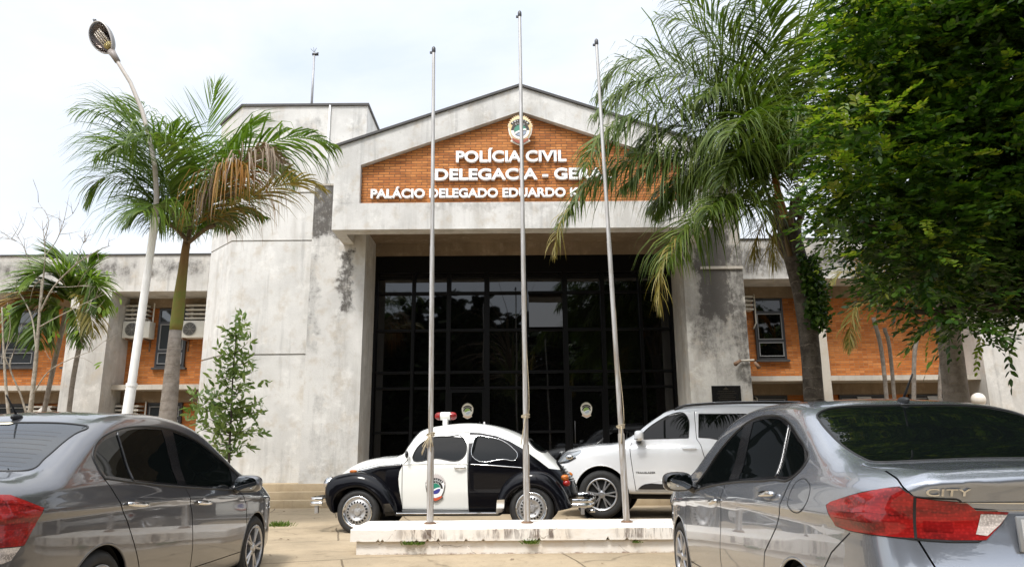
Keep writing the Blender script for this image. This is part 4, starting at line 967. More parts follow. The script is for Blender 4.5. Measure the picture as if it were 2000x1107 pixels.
# ------------------------------------------------------------------ left palm with a green crownshaft
PY = 11.0
base = at(322, 905, PY); base.z = gz(PY) - .02
lpalm = empty('palm_tree', tuple(base), 'palm with grey trunk, green crownshaft and one dead orange brown frond', 'palm')
tp = [at(x, y, PY) for x, y in ((326, 830), (333, 760), (339, 690), (343, 645))]
b = MB(); b.tube([base, base.lerp(tp[0], .5)] + tp, [.15, .138, .128, .116, .100, .088], 20); b.obj('trunk', LM['palm_wood'], lpalm, smooth=True)
sp_pts = [at(x, y, PY) for x, y in ((343, 645), (345, 632), (350, 585), (357, 530), (362, 490), (366, 465))]
b = MB(); b.tube(sp_pts, [.088, .094, .088, .070, .060, .056], 18); b.obj('crownshaft', LM['shaft'], lpalm, smooth=True)
E_ = [  # path, depth drift, length, kind, seed, kw
    ([(366, 470), (385, 360), (400, 265), (420, 165)], .5, .85, 'palm_light', dict(n=38, droop=.10, spread=44, width=.024, stiff=.2, tip=.6)),
    ([(362, 470), (325, 365), (275, 265), (215, 212), (150, 215)], -.6, .80, 'palm_green', dict(n=46, droop=.62, spread=64)),
    ([(360, 470), (315, 390), (285, 300), (262, 235), (235, 205)], .5, .85, 'palm_green', dict(n=46, droop=.70, spread=60)),
    ([(358, 475), (318, 420), (262, 355), (205, 345), (172, 392)], -.3, .62, 'palm_green', dict(n=38, droop=.8, spread=58)),
    ([(368, 470), (425, 365), (505, 290), (590, 268), (652, 283)], .2, .85, 'palm_green', dict(n=46, droop=.85, spread=60)),
    ([(368, 475), (440, 415), (520, 372), (590, 352), (640, 372)], -.3, .62, 'palm_yellow', dict(n=30, droop=.72, spread=52, width=.024)),
    ([(370, 470), (425, 385), (480, 318), (520, 290), (545, 310)], -.7, .82, 'palm_dead', dict(n=56, droop=1.15, spread=46, width=.020, curl=.05)),
    ([(368, 474), (405, 400), (440, 345), (470, 322), (488, 335)], -.9, .95, 'palm_orange', dict(n=46, droop=1.2, spread=40, width=.022)),
    ([(364, 465), (335, 345), (300, 250), (262, 190)], .9, .75, 'palm_green', dict(n=40, droop=.45, spread=56)),
    ([(367, 465), (415, 345), (462, 270), (505, 235)], .8, .72, 'palm_green', dict(n=40, droop=.50, spread=54)),
    ([(366, 468), (395, 350), (430, 290), (470, 262)], 1.2, .72, 'palm_green', dict(n=38, droop=.55, spread=54)),
    ([(362, 470), (338, 400), (318, 335), (305, 290), (298, 262)], -1.5, .82, 'palm_green', dict(n=46, droop=.75, spread=62)),
    ([(367, 474), (400, 430), (430, 415), (455, 430)], 1.0, .60, 'palm_green', dict(n=36, droop=.9, spread=56)),
    ([(360, 475), (330, 430), (290, 395), (255, 390)], .7, .60, 'palm_green', dict(n=36, droop=.8, spread=58)),
    ([(362, 472), (335, 370), (310, 300), (270, 268), (232, 290)], -1.3, .9, 'palm_green', dict(n=46, droop=.8, spread=60)),
    ([(364, 472), (352, 390), (345, 320), (335, 270), (318, 245)], -.9, .85, 'palm_green', dict(n=44, droop=.8, spread=60)),
    ([(368, 474), (410, 390), (470, 330), (530, 320), (575, 345)], .9, .85, 'palm_green', dict(n=44, droop=.9, spread=58)),
    ([(362, 474), (330, 400), (270, 320), (220, 290), (185, 300)], .3, .85, 'palm_green', dict(n=44, droop=.8, spread=60)),
    ([(368, 474), (400, 405), (435, 375), (470, 385)], 1.4, .75, 'palm_green', dict(n=36, droop=.9, spread=56)),
    ([(360, 476), (335, 425), (305, 400), (278, 412)], -1.4, .7, 'palm_green', dict(n=36, droop=.9, spread=56)),
]
for i, (pp, dy, ln, kind, kw) in enumerate(E_):
    rm = LM['petiole_green'] if kind in ('palm_green', 'palm_light') else LM['petiole']
    kw = dict(kw); kw['n'] = int(kw['n'] * 1.3); kw['width'] = kw.get('width', .026) * 1.2
    if kind == 'palm_green': kw['droop'] *= 1.75; kw['stiff'] = .0; ln *= 1.35; kw['tip'] = .5
    if kind in ('palm_dead', 'palm_orange'): kw['droop'] *= 3.6; kw['stiff'] = 0; ln *= 1.35; kw['tip'] = .5; kw['n'] = int(kw['n'] * (1.05 if kind == 'palm_dead' else .8)); kw['curl'] = .07
    if kind == 'palm_yellow': kw['droop'] *= 1.7; ln *= 1.2
    frond(lpalm, px_path(pp, PY, dy), ln * 1.22, LM[kind], rm, seed=100 + i, rr=.022, **kw)
for pp, o in (([(366, 472), (350, 452), (332, 436), (318, 420)], -.1), ([(368, 474), (388, 458), (404, 446), (420, 440)], -.1), ([(367, 472), (372, 440), (378, 400)], 0)):
    b = MB(); b.tube(catmull3(np.array([q[:] for q in px_path(pp, PY + o, 0)]), 5).tolist(), .034, 8); b.obj('petiole', LM['petiole'], lpalm, smooth=True)
for i, pp in enumerate(([(362, 474), (325, 428), (280, 415), (245, 440)], [(366, 474), (345, 440), (318, 432), (295, 450)], [(370, 474), (420, 425), (470, 410), (520, 425)], [(369, 474), (395, 438), (425, 432), (450, 450)])):
    frond(lpalm, px_path(pp, PY, (-.5, .5, .9, 1.2)[i]), .62, LM['palm_green'], LM['petiole_green'], seed=150 + i, n=40, droop=1.5, spread=54, width=.030, stiff=0, tip=.5)
# dry tip of the low left leaf
frond(lpalm, px_path([(255, 352), (210, 343), (182, 360), (168, 402)], PY - .25, 0), .38, LM['palm_dead'], LM['petiole'], n=18, droop=1.3, spread=48, width=.014, curl=.06, seed=77, rr=.008, start=.05)

# ------------------------------------------------------------------ right queen palm
QY = 11.4
base = at(1592, 905, QY); base.z = gz(QY) - .02
qpalm = empty('palm_tree', tuple(base), 'tall queen palm with long drooping fronds and ivy on its dark trunk', 'palm')
tp = [at(x, y, QY) for x, y in ((1590, 790), (1585, 710), (1578, 640), (1568, 570), (1555, 510), (1542, 460), (1532, 420))]
b = MB(); b.tube([base, base.lerp(tp[0], .5)] + tp, [.16, .15, .148, .145, .147, .155, .175, .18, .14], 20); b.obj('trunk', LM['queen_wood'], qpalm, smooth=True)
b = MB(); gq = random.Random(4)
for k in range(26):       # ragged leaf bases under the crown
    f_ = gq.uniform(0, 1); c = tp[5].lerp(tp[6], f_) if f_ > .3 else tp[4].lerp(tp[5], f_ / .3); a = gq.uniform(0, 6.28); d = Vector((math.cos(a), math.sin(a) * .9, 0))
    p0 = c + d * .15; b.tube([p0, p0 + d * .10 + Vector((0, 0, .22)), p0 + d * gq.uniform(.1, .3) + Vector((0, 0, gq.uniform(.3, .55)))], [.055, .035, .012], 6)
b.obj('leaf_bases', LM['petiole'], qpalm, smooth=True)
b = MB(); b.tube(px_path([(1534, 425), (1520, 380), (1508, 320), (1496, 268)], QY - .35, 0), [.06, .055, .045, .02], 8); b.obj('dry_leaf_stalk', LM['petiole_orange'], qpalm, smooth=True)
c0 = (1528, 410)
Q_ = [
    ([c0, (1490, 280), (1420, 190), (1330, 150), (1235, 165), (1160, 225)], -.8, 1.05, 'queen', dict(n=84, droop=.95)),
    ([c0, (1480, 230), (1420, 120), (1350, 50), (1285, 30)], .4, .95, 'queen', dict(n=78, droop=.9)),
    ([c0, (1500, 200), (1480, 70), (1440, -40), (1400, -90)], -.2, .95, 'queen', dict(n=72, droop=.85)),
    ([c0, (1450, 335), (1350, 295), (1240, 310), (1150, 360), (1090, 440)], -1.1, .80, 'queen', dict(n=84, droop=1.05)),
    ([(1528, 425), (1465, 402), (1400, 408), (1340, 445), (1300, 520)], -1.6, .85, 'queen', dict(n=76, droop=1.0)),
    ([c0, (1470, 320), (1400, 262), (1310, 250), (1230, 300)], -.2, .95, 'queen', dict(n=78, droop=1.0)),
    ([c0, (1480, 330), (1420, 300), (1370, 330), (1340, 390)], .5, .9, 'queen', dict(n=66, droop=1.05)),
    ([c0, (1500, 290), (1470, 210), (1420, 170), (1370, 190)], -1.6, .95, 'queen', dict(n=72, droop=1.0)),
    ([c0, (1525, 220), (1560, 90), (1610, -10)], .3, .95, 'queen', dict(n=70, droop=.8)),
    ([c0, (1545, 250), (1590, 140), (1660, 80), (1740, 90)], .7, .95, 'queen', dict(n=70, droop=.9)),
    ([c0, (1500, 330), (1475, 290), (1440, 300), (1410, 360)], -2.0, .8, 'queen', dict(n=60, droop=1.1)),
    ([c0, (1560, 330), (1610, 270), (1680, 260)], -.8, .9, 'queen', dict(n=56, droop=1.0)),
    ([c0, (1450, 340), (1370, 308), (1290, 316), (1215, 370)], -1.0, .9, 'queen', dict(n=76, droop=1.1)),
    ([c0, (1460, 362), (1390, 345), (1330, 362), (1282, 420)], -.6, .8, 'queen', dict(n=66, droop=1.1)),
    ([c0, (1470, 260), (1390, 165), (1290, 115), (1210, 130), (1165, 190)], .2, 1.0, 'queen', dict(n=80, droop=.95)),
    ([c0, (1470, 300), (1380, 225), (1270, 215), (1180, 265), (1140, 330)], -1.6, .95, 'queen', dict(n=80, droop=1.0)),
    ([c0, (1490, 240), (1440, 110), (1370, 20), (1300, -20)], -1.2, 1.0, 'queen', dict(n=74, droop=.95)),
    ([c0, (1510, 220), (1510, 90), (1490, 10), (1450, -20)], -1.5, 1.0, 'queen', dict(n=70, droop=.95)),
    ([c0, (1480, 350), (1410, 330), (1330, 350), (1270, 410)], .3, .9, 'queen', dict(n=70, droop=1.05)),
    ([c0, (1500, 300), (1480, 240), (1450, 230), (1420, 270)], -2.6, .95, 'queen', dict(n=64, droop=1.1)),
    ([c0, (1540, 300), (1560, 230), (1590, 230), (1610, 280)], -2.0, .95, 'queen', dict(n=60, droop=1.1)),
    ([(1528, 425), (1480, 395), (1430, 385), (1380, 410)], -2.3, .8, 'queen', dict(n=60, droop=1.1)),
    ([(1530, 430), (1500, 425), (1480, 455), (1474, 505)], -.9, .55, 'palm_yellow', dict(n=44, droop=1.2, width=.013)),
    ([(1532, 430), (1520, 430), (1508, 470), (1515, 520)], -1.2, .5, 'palm_yellow', dict(n=36, droop=1.2, width=.013)),
    ([(1120, 400), (1098, 425), (1086, 465), (1084, 500)], -1.3, .42, 'palm_yellow', dict(n=26, droop=1.3, width=.013)),
    ([(1325, 455), (1300, 500), (1288, 560), (1290, 610)], -1.75, .46, 'palm_yellow', dict(n=32, droop=1.3, width=.014)),
]
for i, (pp, dy, ln, kind, kw) in enumerate(Q_):
    kw = dict(kw); ln *= 1.18
    if kind == 'queen': kw['n'] = int(kw['n'] * 1.85); kw['droop'] *= 1.75; ln *= 1.22
    k2 = dict(spread=62, width=.031, plum=.45, start=.16 if kind == 'queen' else .05, rr=.024 if kind == 'queen' else .010, tip=.45, stiff=.1, jit=.16); k2.update(kw)
    p3 = px_path(pp, QY, [dy * k / (len(pp) - 1) for k in range(len(pp))]) if kind == 'queen' else px_path(pp, QY + dy, 0)
    frond(qpalm, p3, ln, LM[kind], LM['petiole'], seed=300 + i, **k2)
# ivy round the trunk
def leaf_quads(C, size, g, aspect=.5, flat=None):
    """folded leaf-shaped faces at centres C"""
    n = len(C); d = g.normal(size=(n, 3)); d /= np.linalg.norm(d, axis=1, keepdims=True)
    u = g.normal(size=(n, 3)); u -= d * (u * d).sum(1, keepdims=True); u /= np.linalg.norm(u, axis=1, keepdims=True); w = np.cross(d, u)
    s = (size * g.uniform(.7, 1.3, n))[:, None]
    a = C; b1 = C + d * s * .45 + u * s * aspect * .5 + w * s * .08; b2 = C + d * s * .45 - u * s * aspect * .5 + w * s * .08; c = C + d * s
    V = np.stack([a, b1, c, b2], 1).reshape(-1, 3); F = np.arange(4 * n).reshape(n, 4); return V, F
n = 1700; t = rng.uniform(0, 1, n); ctr = np.array([tp[2].lerp(tp[3], (k - .0) / .5) if k < .5 else tp[3].lerp(tp[4], (k - .5) / .5) for k in t])
ang = rng.uniform(-2.2, 1.0, n); rad = .165 + np.abs(rng.normal(0, .09, n)) * (1 - np.abs(t - .5) * 1.2)
C = ctr + np.stack([np.cos(ang) * rad + .06, np.sin(ang) * rad - .02, rng.normal(0, .06, n)], -1); V, F = leaf_quads(C, .085, rng, .7)
np_mesh('ivy', V, [F], LM['broad'], qpalm, smooth=False)

# ------------------------------------------------------------------ slender palms in the bed before the right wing
def cane_palm(stems, Y, label, name='palm_tree', fr=(), group=None, mat='palm_wood', r=.05):
    x, y = stems[0][0]; bb = at(x, y, Y); root = empty(name, (bb.x, bb.y, gz(Y)), label, 'palm', group)
    for i, s in enumerate(stems):
        P = [at(px, py, Y + .12 * i) for px, py in s]; P[0].z = gz(Y) - .02
        b = MB(); b.tube([p[:] for p in catmull3(np.array([q[:] for q in P]), 6)], r, 10); b.obj('stem', LM[mat], root, smooth=True)
    for i, (pp, dy, ln, kind, kw) in enumerate(fr):
        k2 = dict(n=34, droop=.7, spread=50, width=.022, rr=.012, start=.2); k2.update(kw); k2['n'] = int(k2['n'] * 1.5); k2['width'] *= 1.4; ln *= 1.1; frond(root, px_path(pp, Y, dy), ln, LM[kind], LM['petiole_green'], seed=int(pp[0][0]) + i, **k2)
    return root
SG = 'slender palms in front of the right hand wing'
cane_palm([[(1738, 900), (1725, 710), (1706, 620)]], 15.2, 'slender leaning palm stem nearest the tall narrow wing window', group=SG, fr=[
    ([(1706, 622), (1690, 590), (1665, 610), (1658, 690)], -.3, .5, 'palm_yellow', dict(droop=1.1)), ([(1706, 622), (1690, 560), (1650, 530), (1620, 560)], -.2, .6, 'palm_yellow', {}), ([(1706, 622), (1720, 560), (1760, 530), (1800, 560)], -.2, .6, 'palm_green', {})], r=.042)
cane_palm([[(1752, 900), (1740, 700), (1727, 640)]], 15.4, 'slender palm stem just right of the leaning one', group=SG, fr=[([(1727, 642), (1720, 580), (1690, 520), (1650, 500)], -.3, .6, 'palm_orange', {}), ([(1727, 642), (1735, 580), (1770, 540), (1800, 560)], -.2, .6, 'palm_green', {})], r=.038)
cane_palm([[(1776, 900), (1785, 720), (1793, 650)]], 15.0, 'slender palm stem curving right in front of the brick wall', group=SG, fr=[([(1793, 652), (1780, 590), (1740, 560), (1700, 600)], -.3, .6, 'palm_green', {}), ([(1793, 652), (1815, 590), (1850, 580), (1870, 620)], -.3, .6, 'palm_green', {})], r=.042)
cane_palm([[(1826, 900), (1836, 740), (1850, 650)]], 15.3, 'slender palm stem beside the thick grey palm trunk', group=SG, fr=[([(1850, 652), (1840, 590), (1810, 560), (1780, 580)], -.3, .6, 'palm_green', {}), ([(1850, 652), (1870, 600), (1900, 590), (1920, 620)], -.3, .6, 'palm_green', {})], r=.038)
# thick grey palm whose head is lost in the broad crown
TY = 10.6; base = at(1880, 900, TY); base.z = gz(TY) - .02
gp = empty('palm_tree', tuple(base), 'thick grey palm trunk that disappears into the dark leafy crown', 'palm')
tp2 = [at(x, y, TY) for x, y in ((1868, 780), (1858, 690), (1846, 600), (1835, 500), (1828, 330))]
b = MB(); b.tube([base] + tp2, [.18, .170, .160, .15, .14, .12], 20); b.obj('trunk', LM['palm_wood'], gp, smooth=True)
for i, pp in enumerate([[(1828, 335), (1800, 200), (1760, 120), (1700, 120)], [(1828, 335), (1850, 180), (1900, 90), (1960, 110)], [(1828, 335), (1840, 220), (1850, 100), (1860, 20)], [(1828, 335), (1880, 260), (1930, 250), (1980, 300)]]):
    frond(gp, px_path(pp, TY, -.6), .8, LM['palm_green'], LM['petiole_green'], seed=500 + i, droop=.9)

# ------------------------------------------------------------------ broad-leaved tree at the right: limbs, twigs, leaf sprays
def branch_tree(root, trunk, limbs, mat):
    b = MB(); b.tube([p[:] for p in trunk[0]], trunk[1], 14); b.obj('trunk', mat, root, smooth=True)
    for P, r0 in limbs:
        C = catmull3(np.array([p[:] for p in P]), 5); b = MB(); b.tube(C.tolist(), [r0 * (1 - .8 * k / (len(C) - 1)) for k in range(len(C))], 8); b.obj('limb', mat, root, smooth=True)
def sprays(C, D, g, leaf=.085, pairs=6, twig=.30, width=.42, sag=.25, flat=.35):
    """pinnate sprays: a twig from each centre along D with leaves either side. returns V,F"""
    n = len(C); D = D / np.linalg.norm(D, axis=1, keepdims=True); up = np.tile([0, 0, 1.], (n, 1)); S = np.cross(D, up); S += g.normal(0, flat, S.shape); S /= np.linalg.norm(S, axis=1, keepdims=True); Nn = np.cross(S, D)
    Vs = []; L_ = twig * g.uniform(.7, 1.25, n)
    for k in range(pairs + 1):
        t = (k + .35) / (pairs + .6)
        O = C + D * (L_ * t)[:, None] + np.array([0, 0, -1.]) * (sag * L_ * t * t)[:, None]
        for s_ in ((-1, 1) if k < pairs else (0,)):
            a = np.radians(52 - 22 * t) + g.normal(0, .16, n) if s_ else np.zeros(n)
            d = D * np.cos(a)[:, None] + S * (s_ * np.sin(a))[:, None] + Nn * g.normal(.05, .18, (n, 1)) + np.array([0, 0, -.16]); d /= np.linalg.norm(d, axis=1, keepdims=True)
            w = np.cross(Nn + g.normal(0, .35, Nn.shape), d); w /= np.linalg.norm(w, axis=1, keepdims=True); m_ = np.cross(d, w)
            ln = (leaf * g.uniform(.75, 1.2, n) * (1 - .25 * abs(t - .55)))[:, None]
            Vs.append(np.stack([O, O + d * ln * .35 + w * ln * width * .5 + m_ * ln * .05, O + d * ln * .75 + w * ln * width * .36 + m_ * ln * .04, O + d * ln, O + d * ln * .75 - w * ln * width * .36 + m_ * ln * .04, O + d * ln * .35 - w * ln * width * .5 + m_ * ln * .05], 1))
    V = np.concatenate(Vs, 0).reshape(-1, 3); F = np.arange(len(V)).reshape(-1, 6); return V, F
BYt = 8.6
base = at(2125, 905, BYt); base.z = gz(BYt) - .02
bt_ = empty('broadleaf_tree', tuple(base), 'dense dark green broad leaved tree filling the right edge', 'tree')
tk = [base, at(2095, 780, BYt), at(2055, 690, BYt), at(2015, 600, BYt), at(1985, 480, BYt)]
limbs = [([tk[3], at(1880, 520, 8.4), at(1780, 470, 8.0), at(1680, 430, 7.8)], .09), ([tk[3], at(1900, 430, 8.6), at(1800, 300, 8.6), at(1690, 180, 8.4)], .10), ([tk[4], at(1930, 330, 8.8), at(1850, 180, 9.0), at(1780, 40, 9.0)], .10),
         ([tk[4], at(2000, 350, 8.2), at(2050, 200, 7.6), at(2100, 50, 7)], .10), ([tk[3], at(1900, 600, 8.2), at(1820, 610, 7.8), at(1740, 600, 7.6)], .07), ([tk[3], at(2060, 560, 7.6), at(2150, 500, 6.8)], .08)]
branch_tree(bt_, (tk, [.15, .13, .12, .11, .10]), limbs, LM['wood'])
crown_px = np.array([(1612, -60), (1590, 40), (1563, 120), (1572, 190), (1560, 250), (1602, 330), (1590, 385), (1566, 440), (1592, 470), (1570, 500), (1630, 545), (1660, 575), (1690, 610), (1745, 620), (1775, 645), (1820, 630), (1850, 640), (1870, 665), (1925, 672), (1960, 668), (2010, 665), (2300, 600), (2300, -200), (1620, -200)], float)
cc_ = np.array([1900., 250.]); crown_px = np.array([(x + (40 if x < 1800 else 0), y - ((22 if x > 1690 else 45) if y > 480 else 0)) for x, y in crown_px])
lump = [(rng.uniform(1560, 2250), rng.uniform(-150, 690), rng.uniform(7.0, 9.6), rng.uniform(45, 110)) for _ in range(330)]
lump = [l for l in lump if inside_poly(np.array([l[0] - l[3] * .55]), np.array([l[1]]), crown_px)[0] and inside_poly(np.array([l[0]]), np.array([min(l[1] + l[3] * .5, 900)]), crown_px)[0]]
Cs = []; Ds = []; K = []
for (px, py, Y, r) in lump:
    m_ = int(5 + r * r * .0046); c = np.array(at(px, py, Y)[:]); rw_ = r / FPX * Y
    for _ in range(m_):
        d = rng.normal(size=3); d /= np.linalg.norm(d); d[2] = d[2] * .75 + .12; p = c + d * rw_ * rng.uniform(.55, 1.0)**.6
        Cs.append(p); Ds.append(d * np.array([1, 1, .35]) + rng.normal(0, .22, 3) + np.array([-.15, -.25, -.08])); K.append((px, py, Y, d[2]))
# outline sprays so that the edge is ragged
for a, b_ in zip(crown_px[:21], crown_px[1:22]):
    L_ = np.linalg.norm(b_ - a)
    for t in np.arange(0, 1, 13 / max(L_, 14)):
        q = a + (b_ - a) * t + rng.normal(0, 12, 2) + np.array([14, -6]); p = np.array(at(q[0], q[1], rng.uniform(7.2, 9.0))[:]); Cs.append(p); Ds.append(np.array([-.6, -.3, -.1 if q[1] < 500 else -.5]) + rng.normal(0, .45, 3)); K.append((q[0], q[1], 8, .3))
nb = 6500; q = np.stack([rng.uniform(1575, 2260, nb), rng.uniform(-140, 690, nb)], -1); q = q[inside_poly(q[:, 0] - 22, q[:, 1] + 30, crown_px)]
for a in q: Cs.append(np.array(at(a[0], a[1], rng.uniform(8.5, 9.7))[:])); Ds.append(rng.normal(0, 1, 3) * [1, 1, .35] + [-.1, -.2, -.1]); K.append((a[0], a[1], 9, 0))
Cs, Ds, K = np.array(Cs), np.array(Ds), np.array(K)
new = (rng.uniform(size=len(Cs)) < np.clip(.12 + 1.15 * (K[:, 3] > .25) * np.clip((1830 - K[:, 0]) / 220, 0, 1) * np.clip((430 - K[:, 1]) / 380 + .55, 0, 1) * (K[:, 2] < 8.4), 0, .85))  # sprays painted paler as if lit: upward, left, high and near ones
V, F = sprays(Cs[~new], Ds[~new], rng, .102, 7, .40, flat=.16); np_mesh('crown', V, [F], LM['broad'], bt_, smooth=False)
V, F = sprays(Cs[new], Ds[new], rng, .088, 7, .36, flat=.16); np_mesh('lit_sprays', V, [F], LM['broad_lit'], bt_, smooth=False)
# the part of the crown that hangs over the cars, outside the frame: seen only in their windows and as shade
n = 1900; c = rng.uniform(size=(n, 3)); X = 2.6 + 6.5 * c[:, 0]; Yv = .6 + 5.0 * c[:, 1]; Z = 4.6 + 4.2 * c[:, 2]
dd = np.stack([X, Yv, Z - CAM_H], -1); pz = dd @ np.array(FW[:]); pxv = 1000 + FPX * (dd @ np.array(RT[:])) / np.maximum(pz, .05); pyv = 553.5 - FPX * (dd @ np.array(UP[:])) / np.maximum(pz, .05)
ok = ((pyv < -140) | (pxv > 2120) | (pz < .3)); hole = np.sin(X * 1.9 + 1) * np.sin(Yv * 1.7) * np.sin(Z * 1.3 + .5) < .35
C = np.stack([X, Yv, Z], -1)[ok & hole]; D = rng.normal(size=C.shape); D[:, 2] *= .5
V, F = sprays(C, D, rng, .15, 5, .5, sag=.2); np_mesh('overhanging_crown', V, [F], LM['broad'], bt_, smooth=False)

# ------------------------------------------------------------------ young tree by the tower wall
SYp = 13.6; base = at(447, 960, SYp); base.z = gz(SYp) - .01
sap = empty('young_tree', tuple(base), 'slim young tree with loose grey green leaves before the concrete tower', 'tree')
trunk = [base, at(448, 880, SYp), at(452, 800, SYp), at(455, 730, SYp), at(460, 670, SYp), at(463, 632, SYp)]
b = MB(); b.tube(catmull3(np.array([p[:] for p in trunk]), 5).tolist(), [.026 * (1 - .85 * k / 25) for k in range(26)], 8); b.obj('trunk', LM['wood'], sap, smooth=True)
br = [((455, 700), (438, 680)), ((458, 690), (484, 668)), ((455, 722), (425, 712)), ((456, 712), (490, 706)), ((454, 745), (420, 722)), ((455, 738), (492, 728)), ((452, 790), (400, 765)), ((452, 780), (470, 745)), ((452, 800), (510, 782)), ((451, 815), (375, 790)), ((450, 830), (395, 812)),
      ((451, 822), (500, 812)), ((450, 850), (390, 838)), ((450, 850), (495, 830)), ((449, 868), (412, 862)), ((449, 880), (480, 868)), ((448, 895), (425, 885)), ((452, 760), (435, 745)), ((452, 805), (432, 790)), ((451, 818), (470, 800)), ((449, 862), (470, 850)), ((450, 838), (425, 828)), ((463, 640), (470, 628)), ((462, 655), (446, 650)), ((452, 770), (495, 757)), ((451, 810), (520, 800)), ((451, 800), (385, 775)), ((450, 842), (505, 845)), ((450, 846), (378, 820)), ((450, 828), (365, 772))]
CC = []; DD = []; bmb = MB()
for (p, q) in br:
    o = rng.uniform(-.45, .45); P0, P1 = at(p[0], p[1], SYp), at(q[0], q[1], SYp + o); bmb.tube([P0, P0.lerp(P1, .55) + Vector((0, 0, -.02)), P1], [.010, .007, .003], 5)
    for k in range(11): t = rng.uniform(.15, 1.12); c = np.array(P0.lerp(P1, t)[:]) + rng.normal(0, .075, 3); CC.append(c); DD.append(np.array((P1 - P0)[:]) / (P1 - P0).length * .8 * .4 + rng.normal(0, .6, 3) + [0, 0, .55])
bmb.obj('twigs', LM['wood'], sap, smooth=True)
for k in range(26): t = rng.uniform(.35, 1); P = trunk[2].lerp(trunk[5], t); CC.append(np.array(P[:])); DD.append(rng.normal(0, .7, 3) + [0, 0, .3])
V, F = sprays(np.array(CC), np.array(DD), rng, .165, 1, .08, width=.37, sag=.05, flat=.8); np_mesh('foliage', V, [F], LM['sapling'], sap, smooth=False)

# ------------------------------------------------------------------ bare shrub and small palm at the far left
AY = 13.2
cane_palm([[(128, 900), (140, 760), (162, 640), (160, 590)], [(60, 900), (95, 760), (120, 650), (130, 600)]], AY + .8, 'small bushy palm with browning fronds behind the bare shrub', r=.045, fr=[
    ([(150, 610), (140, 560), (100, 530), (40, 545)], -.4, .75, 'palm_green', dict(droop=.5, width=.045)), ([(150, 610), (150, 550), (130, 510), (90, 500)], .2, .70, 'palm_green', dict(droop=.4, width=.045)), ([(150, 610), (160, 560), (180, 545), (192, 620)], -.4, .6, 'palm_green', dict(droop=.9, width=.03)),
    ([(150, 610), (155, 580), (172, 590), (185, 660)], -.6, .55, 'palm_yellow', dict(droop=1.0, width=.025)), ([(140, 615), (110, 580), (60, 580), (10, 620)], -.2, .7, 'palm_orange', dict(droop=.7, width=.04)), ([(148, 612), (130, 550), (90, 530), (45, 560)], -.8, .75, 'palm_light', dict(droop=.5, width=.05)), ([(150, 612), (165, 560), (185, 560), (200, 610)], -.1, .6, 'palm_light', dict(droop=.8, width=.04)), ([(146, 612), (125, 570), (100, 580), (85, 640)], .3, .7, 'palm_green', dict(droop=.8, width=.05)), ([(140, 615), (100, 590), (50, 600), (15, 660)], -.6, .7, 'palm_green', dict(droop=.8, width=.045)),
    ([(148, 610), (120, 560), (70, 560), (20, 580)], .3, .75, 'palm_green', dict(droop=.5, width=.05)), ([(150, 612), (140, 600), (150, 620), (160, 680)], -.5, .5, 'palm_green', dict(droop=1.1, width=.03)), ([(150, 608), (165, 540), (175, 510), (200, 500)], .2, .5, 'palm_green', dict(droop=.6, width=.035)),
    ([(145, 612), (120, 600), (90, 620), (75, 680)], -.7, .6, 'palm_green', dict(droop=.9, width=.045))])
base = at(45, 905, AY); base.z = gz(AY) - .01
bs = empty('bare_shrub', tuple(base), 'nearly leafless pale branched shrub before the left wing window', 'shrub')
def twig_path(pp, r0, r1=.004):
    P = catmull3(np.array([at(x, y, AY + o)[:] for x, y, o in pp]), 5); b = MB(); b.tube(P.tolist(), [r0 + (r1 - r0) * k / (len(P) - 1) for k in range(len(P))], 6); return b
lims = [([(45, 905, 0), (62, 780, 0), (72, 680, 0), (78, 600, 0), (82, 545, 0)], .05, .013), ([(30, 905, 0), (15, 790, -.1), (8, 700, -.1), (4, 600, -.1)], .035, .012), ([(55, 820, 0), (40, 770, -.1), (20, 720, -.2), (25, 690, -.2)], .02, .008), ([(72, 690, 0), (62, 620, .1), (40, 575, .2), (25, 560, .2)], .018, .006),
        ([(80, 590, 0), (85, 540, 0), (88, 490, 0), (82, 430, 0)], .02, .004), ([(78, 610, 0), (105, 560, -.1), (150, 515, -.2), (190, 490, -.2), (215, 480, -.3)], .018, .004), ([(74, 640, 0), (110, 620, -.1), (170, 590, -.3), (215, 570, -.3)], .014, .003), ([(64, 770, 0), (95, 725, -.2), (140, 700, -.3), (180, 685, -.3)], .014, .004),
        ([(84, 560, 0), (60, 520, .1), (45, 480, .1), (22, 440, .1)], .012, .003), ([(88, 500, 0), (110, 470, 0), (125, 430, -.1), (135, 380, -.1)], .010, .003), ([(85, 470, 0), (95, 430, 0), (75, 395, 0)], .008, .003), ([(150, 515, -.2), (160, 480, -.2), (170, 470, -.2)], .006, .002), ([(110, 560, -.1), (140, 560, -.2), (175, 555, -.2)], .006, .002),
        ([(45, 480, .1), (30, 470, .1), (5, 462, .1)], .005, .002), ([(125, 430, -.1), (140, 420, -.1), (150, 405, -.1)], .005, .002), ([(82, 545, 0), (66, 560, 0), (58, 590, .1)], .012, .004), ([(170, 590, -.3), (190, 600, -.3), (205, 585, -.3)], .005, .002), ([(20, 720, -.2), (10, 690, -.2), (30, 650, -.2)], .008, .003), ([(8, 700, -.1), (20, 640, -.1), (14, 590, -.1)], .008, .003)]
for i, (pp, r0, r1) in enumerate(lims): twig_path(pp, r0, r1).obj('branch' if i else 'trunk', LM['pale_wood'], bs, smooth=True)
gt_ = np.random.default_rng(9); k_ = 0
